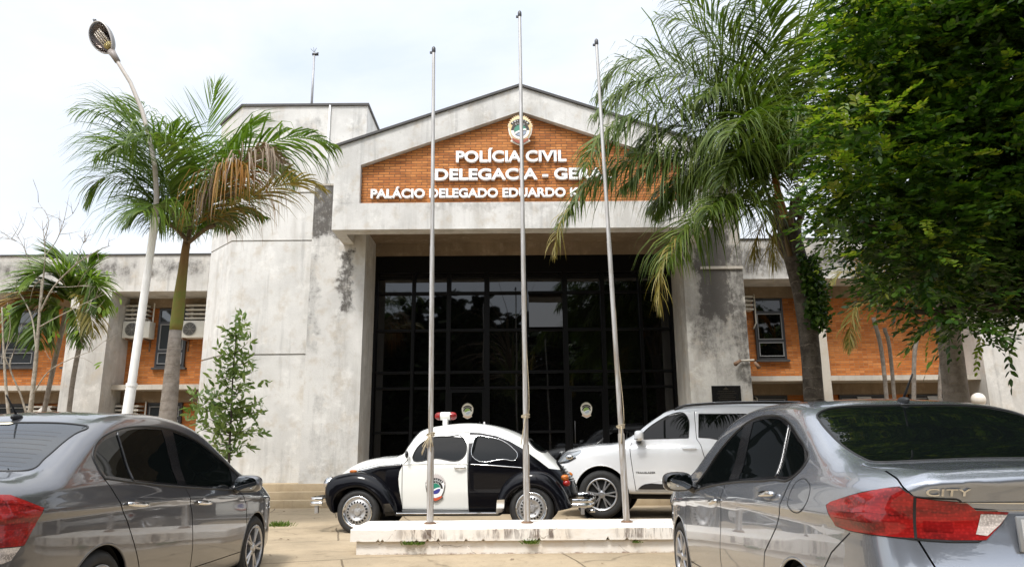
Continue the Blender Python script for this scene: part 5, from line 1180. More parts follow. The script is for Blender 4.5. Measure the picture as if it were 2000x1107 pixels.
for (pp, r0, r1) in lims[2:]:
    P = catmull3(np.array([at(x, y, AY + o)[:] for x, y, o in pp]), 6); d0 = (P[-1] - P[0]) / np.linalg.norm(P[-1] - P[0])
    for _ in range(5):
        p = P[gt_.integers(len(P) // 3, len(P))]; d = d0 * .7 + gt_.normal(0, .55, 3) + [0, 0, .35]; d /= np.linalg.norm(d); ln = gt_.uniform(.18, .50); e1 = p + d * ln * .5; e2 = e1 + (d + gt_.normal(0, .25, 3)) * ln * .5
        b = MB(); b.tube([tuple(p), tuple(e1), tuple(e2)], [.0055, .004, .002], 5)
        e3 = e1 + (d + gt_.normal(0, .6, 3)) * ln * .4; b2 = MB(); b2.tube([tuple(e1), tuple(e3)], [.0035, .002], 4)
        if k_ < 62: b.add(b2.v, b2.f); b.obj('twig', LM['pale_wood'], bs, smooth=True); k_ += 1
cl = [(205, 525), (198, 535), (212, 540), (216, 530), (235, 575), (190, 600), (195, 612), (205, 605), (12, 600), (25, 595), (5, 605), (30, 605), (100, 655), (104, 645), (150, 650), (198, 705), (60, 640), (15, 610), (230, 590)]
CC = np.array([np.array(at(x + rng.normal(0, 5), y + rng.normal(0, 5), AY - .25 + rng.normal(0, .1))[:]) for x, y in cl for _ in range(2)]); DD = rng.normal(0, .5, CC.shape) + [0, 0, -.8]
V, F = sprays(CC, DD, rng, .14, 0, .02, width=.45); np_mesh('leaves', V, [F], LM['palm_light'], bs, smooth=False)

# ------------------------------------------------------------------ weeds
def tuft(parent, c, n, h, spread_, g):
    a = g.uniform(0, 6.28, n); r = np.abs(g.normal(0, spread_, n)); B = np.array(c) + np.stack([np.cos(a) * r, np.sin(a) * r * .7, np.zeros(n)], -1); d = np.stack([np.cos(a) * .6, np.sin(a) * .6, np.ones(n)], -1) + g.normal(0, .25, (n, 3)); d /= np.linalg.norm(d, axis=1, keepdims=True)
    L_ = (h * g.uniform(.4, 1.1, n))[:, None]; s = np.cross(d, g.normal(size=(n, 3))); s /= np.linalg.norm(s, axis=1, keepdims=True); w = .006
    V = np.stack([B - s * w, B + s * w, B + d * L_ * .6 + s * w * .7, B + d * L_ + [0, 0, -.02], B + d * L_ * .6 - s * w * .7], 1).reshape(-1, 3); return V, np.arange(5 * n).reshape(n, 5)
gt = at(545, 1014, 11.6); gt.z = gz(11.6); V, F = tuft(None, (gt.x, gt.y, gt.z), 200, .11, .13, rng)
o = np_mesh('weed_tuft', V, [F], LM['grass'], None, smooth=False); tag(o, 'small green weed tuft in the paving beside the dark grey car', 'weed')
for i, (px, py, n_, h_) in enumerate(((800, 1056, 70, .07), (820, 1056, 50, .06), (1035, 1060, 80, .08), (1240, 1058, 30, .05))):
    p = at(px, py, 8.30); V, F = tuft(None, (p.x, 8.27, .205), n_, h_, .045, rng); V[:, 1] = np.minimum(V[:, 1], 8.305)
    o = np_mesh('weed_tuft', V, [F], LM['grass'], None, smooth=False); tag(o, ['leafy weed under the plinth edge left of the first flagpole', 'smaller weed close to the first flagpole under the plinth edge', 'green weed growing from the plinth crack below the middle flagpole', 'tiny weed in the plinth joint near the right hand flagpole'][i], 'weed', 'weeds growing from the plinth')

# ------------------------------------------------------------------ the wood behind the camera, which the glass and paint reflect
g = np.random.default_rng(5); CC = []; DD = []
for k in range(64):
    x = g.uniform(-46, 46); y = -24 + g.normal(0, 3.5); h = g.uniform(9.0, 13.0) if x > -8 else g.uniform(8.5, 11.5); r = g.uniform(2.2, 4.0)
    for q in range(240):
        d = g.normal(size=3); d /= np.linalg.norm(d); z = g.uniform(.2, h); rr_ = r * (1 - .35 * abs(z / h - .55)); CC.append((x + d[0] * rr_, y + d[1] * rr_ * .8, z)); DD.append(d * [1, 1, .5] + g.normal(0, .3, 3))
V, F = sprays(np.array(CC), np.array(DD), g, .95, 4, 1.7, width=.7); o = np_mesh('far_wood', V, [F], LM['wood_mass'], None, smooth=False); tag(o, 'dark belt of trees across the road, mirrored in the glass doors', 'trees', kind='stuff')

# a few fallen leaves and bits on the paving
n = 90; X = rng.uniform(-5, 3.5, n); Yv = rng.uniform(5.2, 15, n); okk = ~((np.abs(X - .2) < 2.1) & (Yv > 8.1) & (Yv < 9.4)); X, Yv = X[okk], Yv[okk]; n = len(X)
a = rng.uniform(0, 6.28, n); ln = rng.uniform(.03, .09, n); d = np.stack([np.cos(a), np.sin(a), np.zeros(n)], -1); w = np.stack([-np.sin(a), np.cos(a), np.zeros(n)], -1)
O = np.stack([X, Yv, np.array([gz(y) for y in Yv]) + .006], -1); l_ = ln[:, None]; z = np.array([0, 0, 1.])
V = np.stack([O, O + d * l_ * .5 + w * l_ * .22 + z * l_ * .15, O + d * l_ + z * l_ * .05, O + d * l_ * .5 - w * l_ * .22 + z * l_ * .12], 1).reshape(-1, 3)
o = np_mesh('fallen_leaves', V, [np.arange(4 * n).reshape(n, 4)], LM['palm_dead'], None, smooth=False); tag(o, 'scattered small dry leaves lying on the pale paving', 'leaves', kind='stuff')
# ------------------------------------------------------------------ the shapes (x from the rear bumper forwards, y to the left, z up)
def sedan_shape(side, plan, sect, crease, L, bow_r=.11, bow_f=.14, crown=((0, .05), (.6, .05), (1.2, .09), (3.0, .09), (3.6, .06), (4.5, .05)), kmid=.075, kend=.20, green=.44, taper=(), zb=1.0):
    S = SDF2(catmull(side)); W = Curve1(plan); V = Curve1(sect); CR = Curve1(crease); CW = Curve1(crown)
    T = Curve1(taper) if len(taper) else None
    def f(P):
        x, y, z = P[:, 0], np.abs(P[:, 1]), P[:, 2]
        ye = np.minimum(y, 1.0)
        u = np.clip(x / L, 0, 1); kb = -bow_r * np.clip(1 - u / .42, 0, 1)**1.0 + bow_f * np.clip((u - .55) / .45, 0, 1)
        fs = S(x + kb * ye**2, z + CW(x) * ye**2)
        s = z - CR(x)
        w = W(x) + V(np.clip(s, -1, 1))
        if T is not None: w = w - T(x) * np.clip(z - (zb - .1), 0, .5)
        fy = (y - w) * .92
        e = np.minimum(np.clip(x, 0, 9), np.clip(L - x, 0, 9)); k = kend + (kmid - kend) * np.clip(e / .7, 0, 1)
        return smax(fs, fy, k)
    return f
def city_new():
    side = [(.06, .22, 1), (.015, .34), (-.002, .48), (.0, .60), (.022, .655), (.058, .74), (.080, .82), (.092, .885), (.088, .935), (.070, .985), (.046, 1.040, 1), (.062, 1.060), (.108, 1.086, 1), (.30, 1.100), (.58, 1.125), (.74, 1.175), (1.02, 1.31), (1.25, 1.405), (1.50, 1.452),
            (1.85, 1.475), (2.2, 1.477), (2.55, 1.45), (2.80, 1.40), (3.15, 1.22), (3.48, 1.035), (3.68, .975), (4.0, .90), (4.28, .78), (4.40, .66), (4.455, .52), (4.45, .36), (4.40, .20, 1)]
    plan = [(-.3, .66), (0, .71), (.10, .755), (.25, .795), (.5, .822), (.9, .84), (1.6, .8475), (2.6, .8475), (3.3, .845), (3.8, .83), (4.1, .79), (4.3, .72), (4.5, .60)]
    sect = [(-.75, -.10), (-.66, -.055), (-.50, -.022), (-.30, -.004), (-.14, -.010), (-.05, -.013), (0, -.003), (.05, -.018), (.12, -.042), (.17, -.075), (.22, -.105), (.35, -.165), (.48, -.225), (.60, -.29), (.8, -.40)]
    crease = [(0, .86), (.5, .872), (1.5, .86), (2.5, .82), (3.5, .755), (4.5, .68)]
    return sedan_shape(side, plan, sect, crease, 4.455, bow_r=.12, bow_f=.16, kmid=.07, kend=.16)
def city_old():
    side = [(.07, .22, 1), (.02, .34), (.0, .50), (.015, .62), (.045, .72), (.07, .85), (.07, .96), (.085, 1.02), (.16, 1.05), (.40, 1.065), (.60, 1.10), (.78, 1.18), (1.02, 1.31), (1.25, 1.405), (1.50, 1.46),
            (1.85, 1.485), (2.2, 1.485), (2.5, 1.455), (2.75, 1.40), (3.10, 1.225), (3.45, 1.04), (3.65, .985), (3.98, .91), (4.25, .80), (4.37, .68), (4.415, .52), (4.41, .36), (4.36, .20, 1)]
    plan = [(-.3, .64), (0, .70), (.10, .75), (.25, .79), (.5, .822), (.9, .838), (1.6, .8475), (2.6, .8475), (3.3, .842), (3.75, .825), (4.05, .785), (4.25, .715), (4.5, .58)]
    sect = [(-.75, -.10), (-.66, -.055), (-.50, -.020), (-.30, -.002), (-.12, -.004), (-.04, -.008), (0, -.002), (.05, -.020), (.12, -.045), (.17, -.075), (.22, -.105), (.35, -.165), (.48, -.225), (.60, -.29), (.8, -.40)]
    crease = [(0, .84), (.5, .855), (1.5, .845), (2.5, .815), (3.5, .76), (4.5, .69)]
    return sedan_shape(side, plan, sect, crease, 4.415, bow_r=.12, bow_f=.16, kmid=.08, kend=.18)
def suv_shape():
    side = [(.06, .42, 1), (.01, .52), (.0, .70), (.03, .85), (.06, 1.0), (.10, 1.2), (.20, 1.45), (.30, 1.68), (.42, 1.755), (.8, 1.79), (1.5, 1.82), (2.2, 1.815), (2.65, 1.775), (2.9, 1.71), (3.2, 1.53), (3.60, 1.27), (3.72, 1.225), (4.1, 1.195),
            (4.45, 1.14), (4.68, 1.05), (4.80, .90), (4.87, .72), (4.88, .55), (4.80, .42, 1)]
    plan = [(-.3, .78), (0, .83), (.3, .90), (.8, .93), (2.0, .94), (3.4, .935), (4.0, .925), (4.4, .88), (4.7, .78), (5.0, .62)]
    sect = [(-.75, -.10), (-.60, -.045), (-.4, -.01), (-.15, 0), (0, -.004), (.12, -.02), (.20, -.055), (.28, -.085), (.45, -.14), (.65, -.21), (.8, -.28)]
    crease = [(0, 1.0), (4.9, .94)]
    return sedan_shape(side, plan, sect, crease, 4.88, bow_r=.07, bow_f=.20, kmid=.10, kend=.22, crown=((0, .04), (1, .05), (3, .06), (3.8, .06), (5, .07)))
def beetle_shape():
    side = [(.33, .36, 1), (.275, .46), (.29, .58), (.43, .80), (.60, .97), (.72, 1.09), (.93, 1.245), (1.12, 1.345), (1.38, 1.438), (1.66, 1.488), (1.95, 1.495), (2.18, 1.475), (2.37, 1.445), (2.50, 1.40), (2.585, 1.33), (2.66, 1.22), (2.735, 1.105), (2.84, 1.062),
            (3.12, 1.035), (3.42, .972), (3.65, .862), (3.78, .765), (3.875, .60), (3.88, .46), (3.84, .38, 1), (3.4, .30, 1), (.7, .28, 1)]
    plan = [(0, .28), (.25, .44), (.5, .545), (.9, .64), (1.4, .69), (1.9, .70), (2.5, .685), (2.9, .65), (3.2, .58), (3.5, .48), (3.75, .36), (3.9, .28)]
    sect = [(-.75, -.06), (-.5, -.03), (-.25, -.003), (0, 0), (.10, -.012), (.2, -.035), (.32, -.085), (.45, -.155), (.55, -.225), (.65, -.32), (.8, -.5)]
    S = SDF2(catmull(side)); W = Curve1(plan); V = Curve1(sect)
    def f(P):
        x, y, z = P[:, 0], np.abs(P[:, 1]), P[:, 2]; ye = np.minimum(y, .9)
        kb = np.where(x < 1.8, -.30 * np.clip((1.8 - x) / 1.4, 0, 1), .34 * np.clip((x - 2.2) / 1.6, 0, 1))
        cw = .13 + .10 * np.clip((x - 2.9) / .8, 0, 1)
        fs = S(x + kb * ye**2, z + cw * ye**2); fy = (y - W(x) - V(np.clip(z - .86, -1, 1))) * .9
        k = .13 + .12 * np.clip(np.maximum(x - 3.0, 1.0 - x) / .6, 0, 1)
        return smax(fs, fy, k)
    return f
def arch_fender(cx, cz, prof_in, y0, y1, tail, rnd=.11):
    """bulging wing: outline SDF in side view, inflated between y0 (body) and y1 (outermost)"""
    S = SDF2(catmull(prof_in), h=.01)
    def f(P):
        x, y, z = P[:, 0], np.abs(P[:, 1]), P[:, 2]
        q = (y - y0) / (y1 - y0)
        yy = np.maximum(y - (y1 - rnd), 0)
        s = S(x, z)
        # rounded outer edge: distance in (s, y)
        a = np.maximum(s + rnd, 0); b = yy
        r = np.sqrt(a * a + b * b) - rnd
        r = np.maximum(r, np.where(a + b > 0, -1e9, s))
        inner = np.where((a <= 0) & (b <= 0), np.maximum(s, y - y1), r)
        return np.maximum(inner, y0 - y)
    return f
# ------------------------------------------------------------------ cutting a body shell into panels
def sm(pts, n=6): return catmull(pts, True, n)
def perp(eu, ev): return np.cross(eu, ev)
SIDE = (np.array([1., 0, 0]), np.array([0, 0, 1.]))
REAR = (np.array([0, 1., 0]), np.array([0, 0, 1.]))
TOP = (np.array([1., 0, 0]), np.array([0, 1., 0]))
WRAP = (np.array([.70711, .70711, 0]), np.array([0, 0, 1.]))       # looking at the left rear corner
FWRAP = (np.array([.70711, -.70711, 0]), np.array([0, 0, 1.]))     # left front corner
def mir(b): return tuple(e * np.array([1, -1, 1]) for e in b)
class Shell:
    def __init__(s, f, lo, hi, h=.024):
        s.f = f; s.h = h; V, Q = surface(f, lo, hi, h)
        me = bpy.data.meshes.new('t'); me.from_pydata(V.tolist(), [], Q.tolist())
        s.bm = bmesh.new(); s.bm.from_mesh(me); bpy.data.meshes.remove(me)
        bmesh.ops.recalc_face_normals(s.bm, faces=s.bm.faces[:])
        s.T = s.bm.faces.layers.int.new('tag'); s.names = ['body']
    def tag(s, n):
        if n not in s.names: s.names.append(n)
        return s.names.index(n)
    def cut(s, name, uv, basis, filt=None, only=None):
        eu, ev = basis; uv = np.asarray(uv, float); h = s.h; lo, hi = uv.min(0) - 2 * h, uv.max(0) + 2 * h
        on = None if only is None else {s.tag(q) for q in only}
        (e0, e1, e2), (w0, w1, w2) = eu.tolist(), ev.tolist(); l0, l1 = lo.tolist(); h0, h1 = hi.tolist()
        fs = []; U = []
        for f in s.bm.faces:
            if on is not None and f[s.T] not in on: continue
            c = f.calc_center_median(); u = c.x * e0 + c.y * e1 + c.z * e2; v = c.x * w0 + c.y * w1 + c.z * w2
            if l0 < u < h0 and l1 < v < h1 and (filt is None or filt(c)): fs.append(f); U.append((u, v))
        if not fs: print('cut: nothing for', name); return
        UA = np.array(U); A = uv; D = np.roll(uv, -1, 0) - uv
        dmin = np.full(len(UA), 1e9)
        for p, d in zip(A, D):
            L2 = d @ d
            if L2 < 1e-12: continue
            q = UA - p; t = np.clip(q @ d / L2, 0, 1)[:, None]; dmin = np.minimum(dmin, ((q - t * d)**2).sum(1))
        near = dmin < (2.6 * h)**2
        rest = [f for f, k in zip(fs, near) if not k]; cand = {f: u for f, u, k in zip(fs, U, near) if k}
        r2 = (1.3 * h)**2
        # the faces along the outline are cut in a small mesh of their own, then put back
        tb = bmesh.new(); tl_ = tb.faces.layers.int.new('tag'); mp = {}; back = {}; tc = {}
        for f, u in cand.items():
            q = []
            for v in f.verts:
                k = mp.get(v)
                if k is None: k = mp[v] = tb.verts.new(v.co); back[v.co[:]] = v
                q.append(k)
            n_ = tb.faces.new(q); n_[tl_] = f[s.T]; tc[n_] = u
        for f in cand: s.bm.faces.remove(f)
        cand = tc
        for a, b in zip(uv.tolist(), np.roll(uv, -1, 0).tolist()):
            dx, dy = b[0] - a[0], b[1] - a[1]; L2 = dx * dx + dy * dy
            if L2 < 1e-12: continue
            sub = []
            for f, (u, v) in cand.items():
                px, py = u - a[0], v - a[1]; t = (px * dx + py * dy) / L2; t = 0 if t < 0 else 1 if t > 1 else t
                px -= t * dx; py -= t * dy
                if px * px + py * py < r2: sub.append(f)
            if not sub: continue
            L1 = math.sqrt(L2); n3 = (-dy / L1) * eu + (dx / L1) * ev; co = a[0] * eu + a[1] * ev
            g = set(sub)
            for f in sub: g.update(f.edges); g.update(f.verts)
            for f in sub: cand.pop(f, None)
            r = bmesh.ops.bisect_plane(tb, geom=list(g), dist=1e-5, plane_co=co, plane_no=n3)
            for f in list(r['geom']) + sub:
                if isinstance(f, bmesh.types.BMFace) and f.is_valid and f not in cand:
                    c = f.calc_center_median(); cand[f] = (c.x * e0 + c.y * e1 + c.z * e2, c.x * w0 + c.y * w1 + c.z * w2)
        nv = {}; cand = []
        for f in tb.faces:
            q = []
            for v in f.verts:
                k = nv.get(v)
                if k is None:
                    k = back.get(v.co[:])
                    if k is None: k = s.bm.verts.new(v.co)
                    nv[v] = k
                q.append(k)
            try: n_ = s.bm.faces.new(q)
            except ValueError: continue
            n_[s.T] = f[tl_]; cand.append(n_)
        tb.free()
        fs = [f for f in cand if f.is_valid] + rest; C = np.array([f.calc_center_median()[:] for f in fs])
        ins = inside_poly(C @ eu, C @ ev, uv); t = s.tag(name)
        for f, k in zip(fs, ins):
            if k: f[s.T] = t
    def both(s, name, uv, basis, filt=None, only=None):
        s.cut(name + '|L', uv, basis, (lambda c: c.y > .02 and (filt is None or filt(c))), only and [o + '|L' for o in only] if only else None)
        s.cut(name + '|R', uv, mir(basis), (lambda c: c.y < -.02 and (filt is None or filt(Vector((c.x, -c.y, c.z))))), only and [o + '|R' for o in only] if only else None)
    def drop(s, *names):
        ts = {s.tag(n) for n in names}; bmesh.ops.delete(s.bm, geom=[f for f in s.bm.faces if f[s.T] in ts], context='FACES')
    def take(s, tags, name, mat, parent, push=0.0, extra=None, flat=0.0):
        """object from all faces with these tags"""
        ts = {s.tag(t) for t in tags}; fs = [f for f in s.bm.faces if f[s.T] in ts]
        ix = {}; V = []; F = []
        for f in fs:
            q = []
            for v in f.verts:
                k = ix.get(v)
                if k is None: k = ix[v] = len(V); V.append(v.co[:])
                q.append(k)
            F.append(q)
        if not F: print('take: nothing', name); return None
        V = np.array(V); Nn = normals(s.f, V)
        if flat: mN = Nn.mean(0); mN /= np.linalg.norm(mN); N2 = Nn * (1 - flat) + mN * flat; N2 /= np.linalg.norm(N2, axis=1, keepdims=True)
        else: N2 = Nn
        mats = [mat]; MI = [0] * len(F); V = V + Nn * push; V = V.tolist(); Nn = N2.tolist()
        for (ev_, ef, en, em) in (extra or []):
            if em not in mats: mats.append(em)
            o = len(V); V += [tuple(p) for p in ev_]; Nn += [tuple(p) for p in en]; F += [[i + o for i in q] for q in ef]; MI += [mats.index(em)] * len(ef)
        me = bpy.data.meshes.new(name); me.from_pydata(V, [], F); me.polygons.foreach_set('use_smooth', [True] * len(F)); me.polygons.foreach_set('material_index', MI)
        me.update(); me.normals_split_custom_set_from_vertices(Nn)
        return link(name, me, mats, parent)
    def onsurf(s, P):
        return settle(s.f, np.asarray(P, float), 4)
    def side(s, xz, y=1, n=0, closed=False):
        """points of the left (y=1) or right (y=-1) flank that show at these side-view positions"""
        xz = np.asarray(xz, float)
        if n: xz = dense(xz, n, closed)
        O = np.stack([xz[:, 0], np.full(len(xz), 1.3 * y), xz[:, 1]], -1); P = cast(s.f, O, np.array([0, -y, 0.]), 0, 1.3, 160); return P[~np.isnan(P[:, 0])]
    def rear(s, yz, sgn=1, n=0, closed=False):
        yz = np.asarray(yz, float)
        if n: yz = dense(yz, n, closed)
        O = np.stack([np.full(len(yz), -1. if sgn > 0 else 6.), yz[:, 0], yz[:, 1]], -1); P = cast(s.f, O, np.array([sgn, 0, 0.]), 0, 4.5, 400); return P[~np.isnan(P[:, 0])]
    def top(s, xy, n=0, closed=False):
        xy = np.asarray(xy, float)
        if n: xy = dense(xy, n, closed)
        O = np.stack([xy[:, 0], xy[:, 1], np.full(len(xy), 2.5)], -1); P = cast(s.f, O, np.array([0, 0, -1.]), 0, 2.4, 240); return P[~np.isnan(P[:, 0])]
    def ribbon(s, P, w, mat, off=.0012):
        """flat strip along a line on the surface: an open panel joint"""
        P = np.asarray(P); Nn = normals(s.f, P); T = np.gradient(P, axis=0); T /= np.linalg.norm(T, axis=1, keepdims=True) + 1e-9
        B = np.cross(Nn, T); B /= np.linalg.norm(B, axis=1, keepdims=True) + 1e-9
        V = np.concatenate([P + B * w / 2 + Nn * off, P - B * w / 2 + Nn * off]); k = len(P)
        F = [[i, i + 1, k + i + 1, k + i] for i in range(k - 1)]
        return (V, F, np.concatenate([Nn, Nn]), mat)
    def bead(s, P, r, name, mat, parent, off=0.0, closed=False, n=6):
        P = np.asarray(P); Nn = normals(s.f, P); b = MB(); Q = P + Nn * off
        if closed: Q = np.concatenate([Q, Q[:1]])
        b.tube(Q.tolist(), r, n); return b.obj(name, mat, parent, smooth=True)
    def free(s): s.bm.free()
def dense(p, n, closed=False):
    p = np.asarray(p, float)
    if closed: p = np.concatenate([p, p[:1]])
    d = np.concatenate([[0], np.cumsum(np.linalg.norm(np.diff(p, axis=0), axis=1))]); t = np.linspace(0, d[-1], n)
    return np.stack([np.interp(t, d, p[:, i]) for i in range(p.shape[1])], -1)
def egg(b, c, r, e=2.6, n=20, m_=12, mi=0):
    """rounded lump (superellipsoid) centre c radii r"""
    v = []; f = []
    def pw(x, q): return math.copysign(abs(x)**q, x)
    for i in range(m_ + 1):
        ph = -math.pi / 2 + math.pi * i / m_
        for k in range(n):
            th = 2 * math.pi * k / n; q = 2 / e
            v.append((c[0] + r[0] * pw(math.cos(ph), q) * pw(math.cos(th), q), c[1] + r[1] * pw(math.cos(ph), q) * pw(math.sin(th), q), c[2] + r[2] * pw(math.sin(ph), q)))
    for i in range(m_):
        for k in range(n): f.append((i * n + k, i * n + (k + 1) % n, (i + 1) * n + (k + 1) % n, (i + 1) * n + k))
    return b.add(v, f, mi)

# ------------------------------------------------------------------ car materials
def carpaint(name, col, metal=.55, rough=.36, flake=.06, ior=1.6, dust=.0, coat=1.0, spec=.5):
    m, t, b = new_mat(name)
    g = nd(t, 'ShaderNodeNewGeometry'); tcn = nd(t, 'ShaderNodeTexCoord')
    n = nd(t, 'ShaderNodeTexNoise', {'Vector': tcn.outputs['Object'], 'Scale': 2.2, 'Detail': 7.0, 'Roughness': .7}).outputs['Fac']
    f = nd(t, 'ShaderNodeTexWhiteNoise', {'Vector': nd(t, 'ShaderNodeVectorMath', {0: tcn.outputs['Object'], 'Scale': 700.0}, operation='SCALE').outputs[0]})
    c2 = mixc(t, math_(t, 'MULTIPLY', f.outputs['Value'], flake), rgba(col)[:3], tuple(min(1, c * 2.2 + .05) for c in col))
    c3 = mixc(t, ss(t, n, .5, .75, 0, dust), c2, (.30, .27, .22))
    t.links.new(c3, b.inputs['Base Color']); b.inputs['Metallic'].default_value = metal; b.inputs['Roughness'].default_value = rough
    b.inputs['Coat Weight'].default_value = coat; b.inputs['Coat IOR'].default_value = ior; b.inputs['Specular IOR Level'].default_value = spec
    t.links.new(ss(t, n, .35, .75, .015, .06 + dust * .5), b.inputs['Coat Roughness']); return m
CM = {}
CM['gap'] = plain('panel_joint_black', (.006, .006, .006), .7)
CM['rubber'] = plain('black_rubber', (.014, .014, .014), .55)
CM['trim'] = plain('gloss_black_trim', (.010, .010, .011), .18, coat=.4)
CM['tyre'] = plain('tyre_rubber', (.018, .0175, .017), .75, var=.3, scale=20)
CM['well'] = plain('wheel_well_black', (.007, .007, .007), .9)
CM['chrome'] = plain('bright_chrome', (.72, .72, .72), .07, 1.0)
CM['alloy'] = plain('silver_alloy', (.46, .46, .47), .28, .8)
CM['steel'] = plain('painted_steel_rim', (.42, .41, .40), .36, .6, var=.12, scale=12)
CM['glass'] = glass_dark('tinted_car_glass', (.003, .004, .004), .012, .27, 0)
CM['glass_grey'] = glass_dark('lighter_car_glass', (.025, .028, .031), .012, .6, 0)
CM['mirror'] = plain('mirror_glass', (.62, .65, .68), .02, 1.0)
def lens(name, col, cells=120., rough=.10):
    """moulded lamp plastic: horizontal ribs and small prisms under a clear gloss"""
    m, t, b = new_mat(name); tcn = nd(t, 'ShaderNodeTexCoord')
    sp = nd(t, 'ShaderNodeSeparateXYZ', {0: tcn.outputs['Object']})
    n = nd(t, 'ShaderNodeTexNoise', {'Vector': nd(t, 'ShaderNodeMapping', {'Vector': tcn.outputs['Object'], 'Scale': (6, 6, 26)}).outputs[0], 'Scale': 1.0, 'Detail': 2.0}).outputs['Fac']
    w = nd(t, 'ShaderNodeTexVoronoi', {'Vector': nd(t, 'ShaderNodeMapping', {'Vector': tcn.outputs['Object'], 'Scale': (cells, cells, cells)}).outputs[0], 'Scale': 1.0}).outputs['Distance']
    rib = math_(t, 'SINE', math_(t, 'MULTIPLY', sp.outputs[2], 520.0))
    c = mixc(t, ss(t, n, .36, .62), tuple(k * .42 for k in col), col); c = mixc(t, ss(t, rib, -.2, .9, 0, .30), c, tuple(k * .45 for k in col)); c = mixc(t, ss(t, w, .15, .6, .35, 0), c, tuple(min(1, k * 1.7 + .01) for k in col))
    t.links.new(c, b.inputs['Base Color']); b.inputs['Roughness'].default_value = .4; b.inputs['Specular IOR Level'].default_value = .2; b.inputs['Coat Weight'].default_value = .75; b.inputs['Coat Roughness'].default_value = .02
    return m
CM['red'] = lens('red_lamp_plastic', (.27, .005, .004), 70); CM['red_dark'] = lens('deep_red_lamp_plastic', (.20, .002, .002), 70)
CM['clear'] = lens('clear_lamp_plastic', (.55, .49, .45), 110); CM['amber'] = lens('amber_lamp_plastic', (.55, .15, .012), 60)
CM['lampglass'] = plain('headlamp_glass', (.30, .32, .34), .08, .4, coat=1.0)

def tyre(car, x, y, z, r, w, rr, name='wheel', sgn=1):
    """tyre of radius r, width w, bead radius rr; outer face at y (sgn = which way it faces)"""
    prof = [(rr, -w), (rr + .02, -w - .005), (r - .03, -w + .0), (r - .006, -w + .03), (r, -w * .72), (r, -w * .28), (r - .006, -.03), (r - .03, -.002), ((r + rr) / 2, .006), (rr + .025, .004), (rr, -.012), (rr - .004, -.05)]
    b = MB(); b.lathe([(a, sgn * h) for a, h in prof], (x, y, z), 56, 'y')
    for q in (-.62, -.5, -.38):
        b.lathe([(r + .0006, sgn * w * (q - .012)), (r + .0006, sgn * w * (q + .012))], (x, y, z), 40, 'y')
    return b.obj(name, CM['tyre'], car, smooth=R(40))
def rim_alloy(wh, x, y, z, rr, n, twin, mat, dark=None, sgn=1, dish=.02):
    b = MB(); b.lathe([(rr + .004, sgn * .002), (rr - .006, sgn * .006), (rr - .022, sgn * -.004), (rr - .028, sgn * -.05), (rr - .03, sgn * -.12)], (x, y, z), 48, 'y')
    b.lathe([(.0, sgn * .004), (.028, sgn * .004), (.034, sgn * -.004), (.06, sgn * -.012), (.062, sgn * -.06)], (x, y, z), 24, 'y')
    for k in range(n):
        for o in ((-1, 1) if twin else (0,)):
            a0 = 2 * math.pi * k / n + o * .045; a1 = 2 * math.pi * k / n + o * (.16 if twin else .0)
            w0, w1 = (.013, .012) if twin else (.024, .016)
            p0 = (.05 * math.cos(a0), .05 * math.sin(a0)); p1 = ((rr - .02) * math.cos(a1), (rr - .02) * math.sin(a1))
            dx, dz = p1[0] - p0[0], p1[1] - p0[1]; L_ = math.hypot(dx, dz); nx_, nz_ = -dz / L_, dx / L_
            vs = []
            for (p, w, yo, yi) in ((p0, w0, -.002, -.05), (p1, w1, -.0 + .002, -.05)):
                vs += [(x + p[0] + nx_ * w, y + sgn * (yo - .008), z + p[1] + nz_ * w), (x + p[0] + nx_ * w * .5, y + sgn * yo, z + p[1] + nz_ * w * .5), (x + p[0] - nx_ * w * .5, y + sgn * yo, z + p[1] - nz_ * w * .5), (x + p[0] - nx_ * w, y + sgn * (yo - .008), z + p[1] - nz_ * w),
                       (x + p[0] - nx_ * w, y + sgn * yi, z + p[1] - nz_ * w), (x + p[0] + nx_ * w, y + sgn * yi, z + p[1] + nz_ * w)]
            b.add(vs, [(i, (i + 1) % 6, 6 + (i + 1) % 6, 6 + i) for i in range(6)])
    rim = b.obj('rim', mat, wh, smooth=R(35))
    b = MB(); b.lathe([(0, sgn * -.055), (rr - .02, sgn * -.055)], (x, y, z), 32, 'y'); b.obj('brake_disc', CM['well'] if dark is None else dark, wh)
    return rim
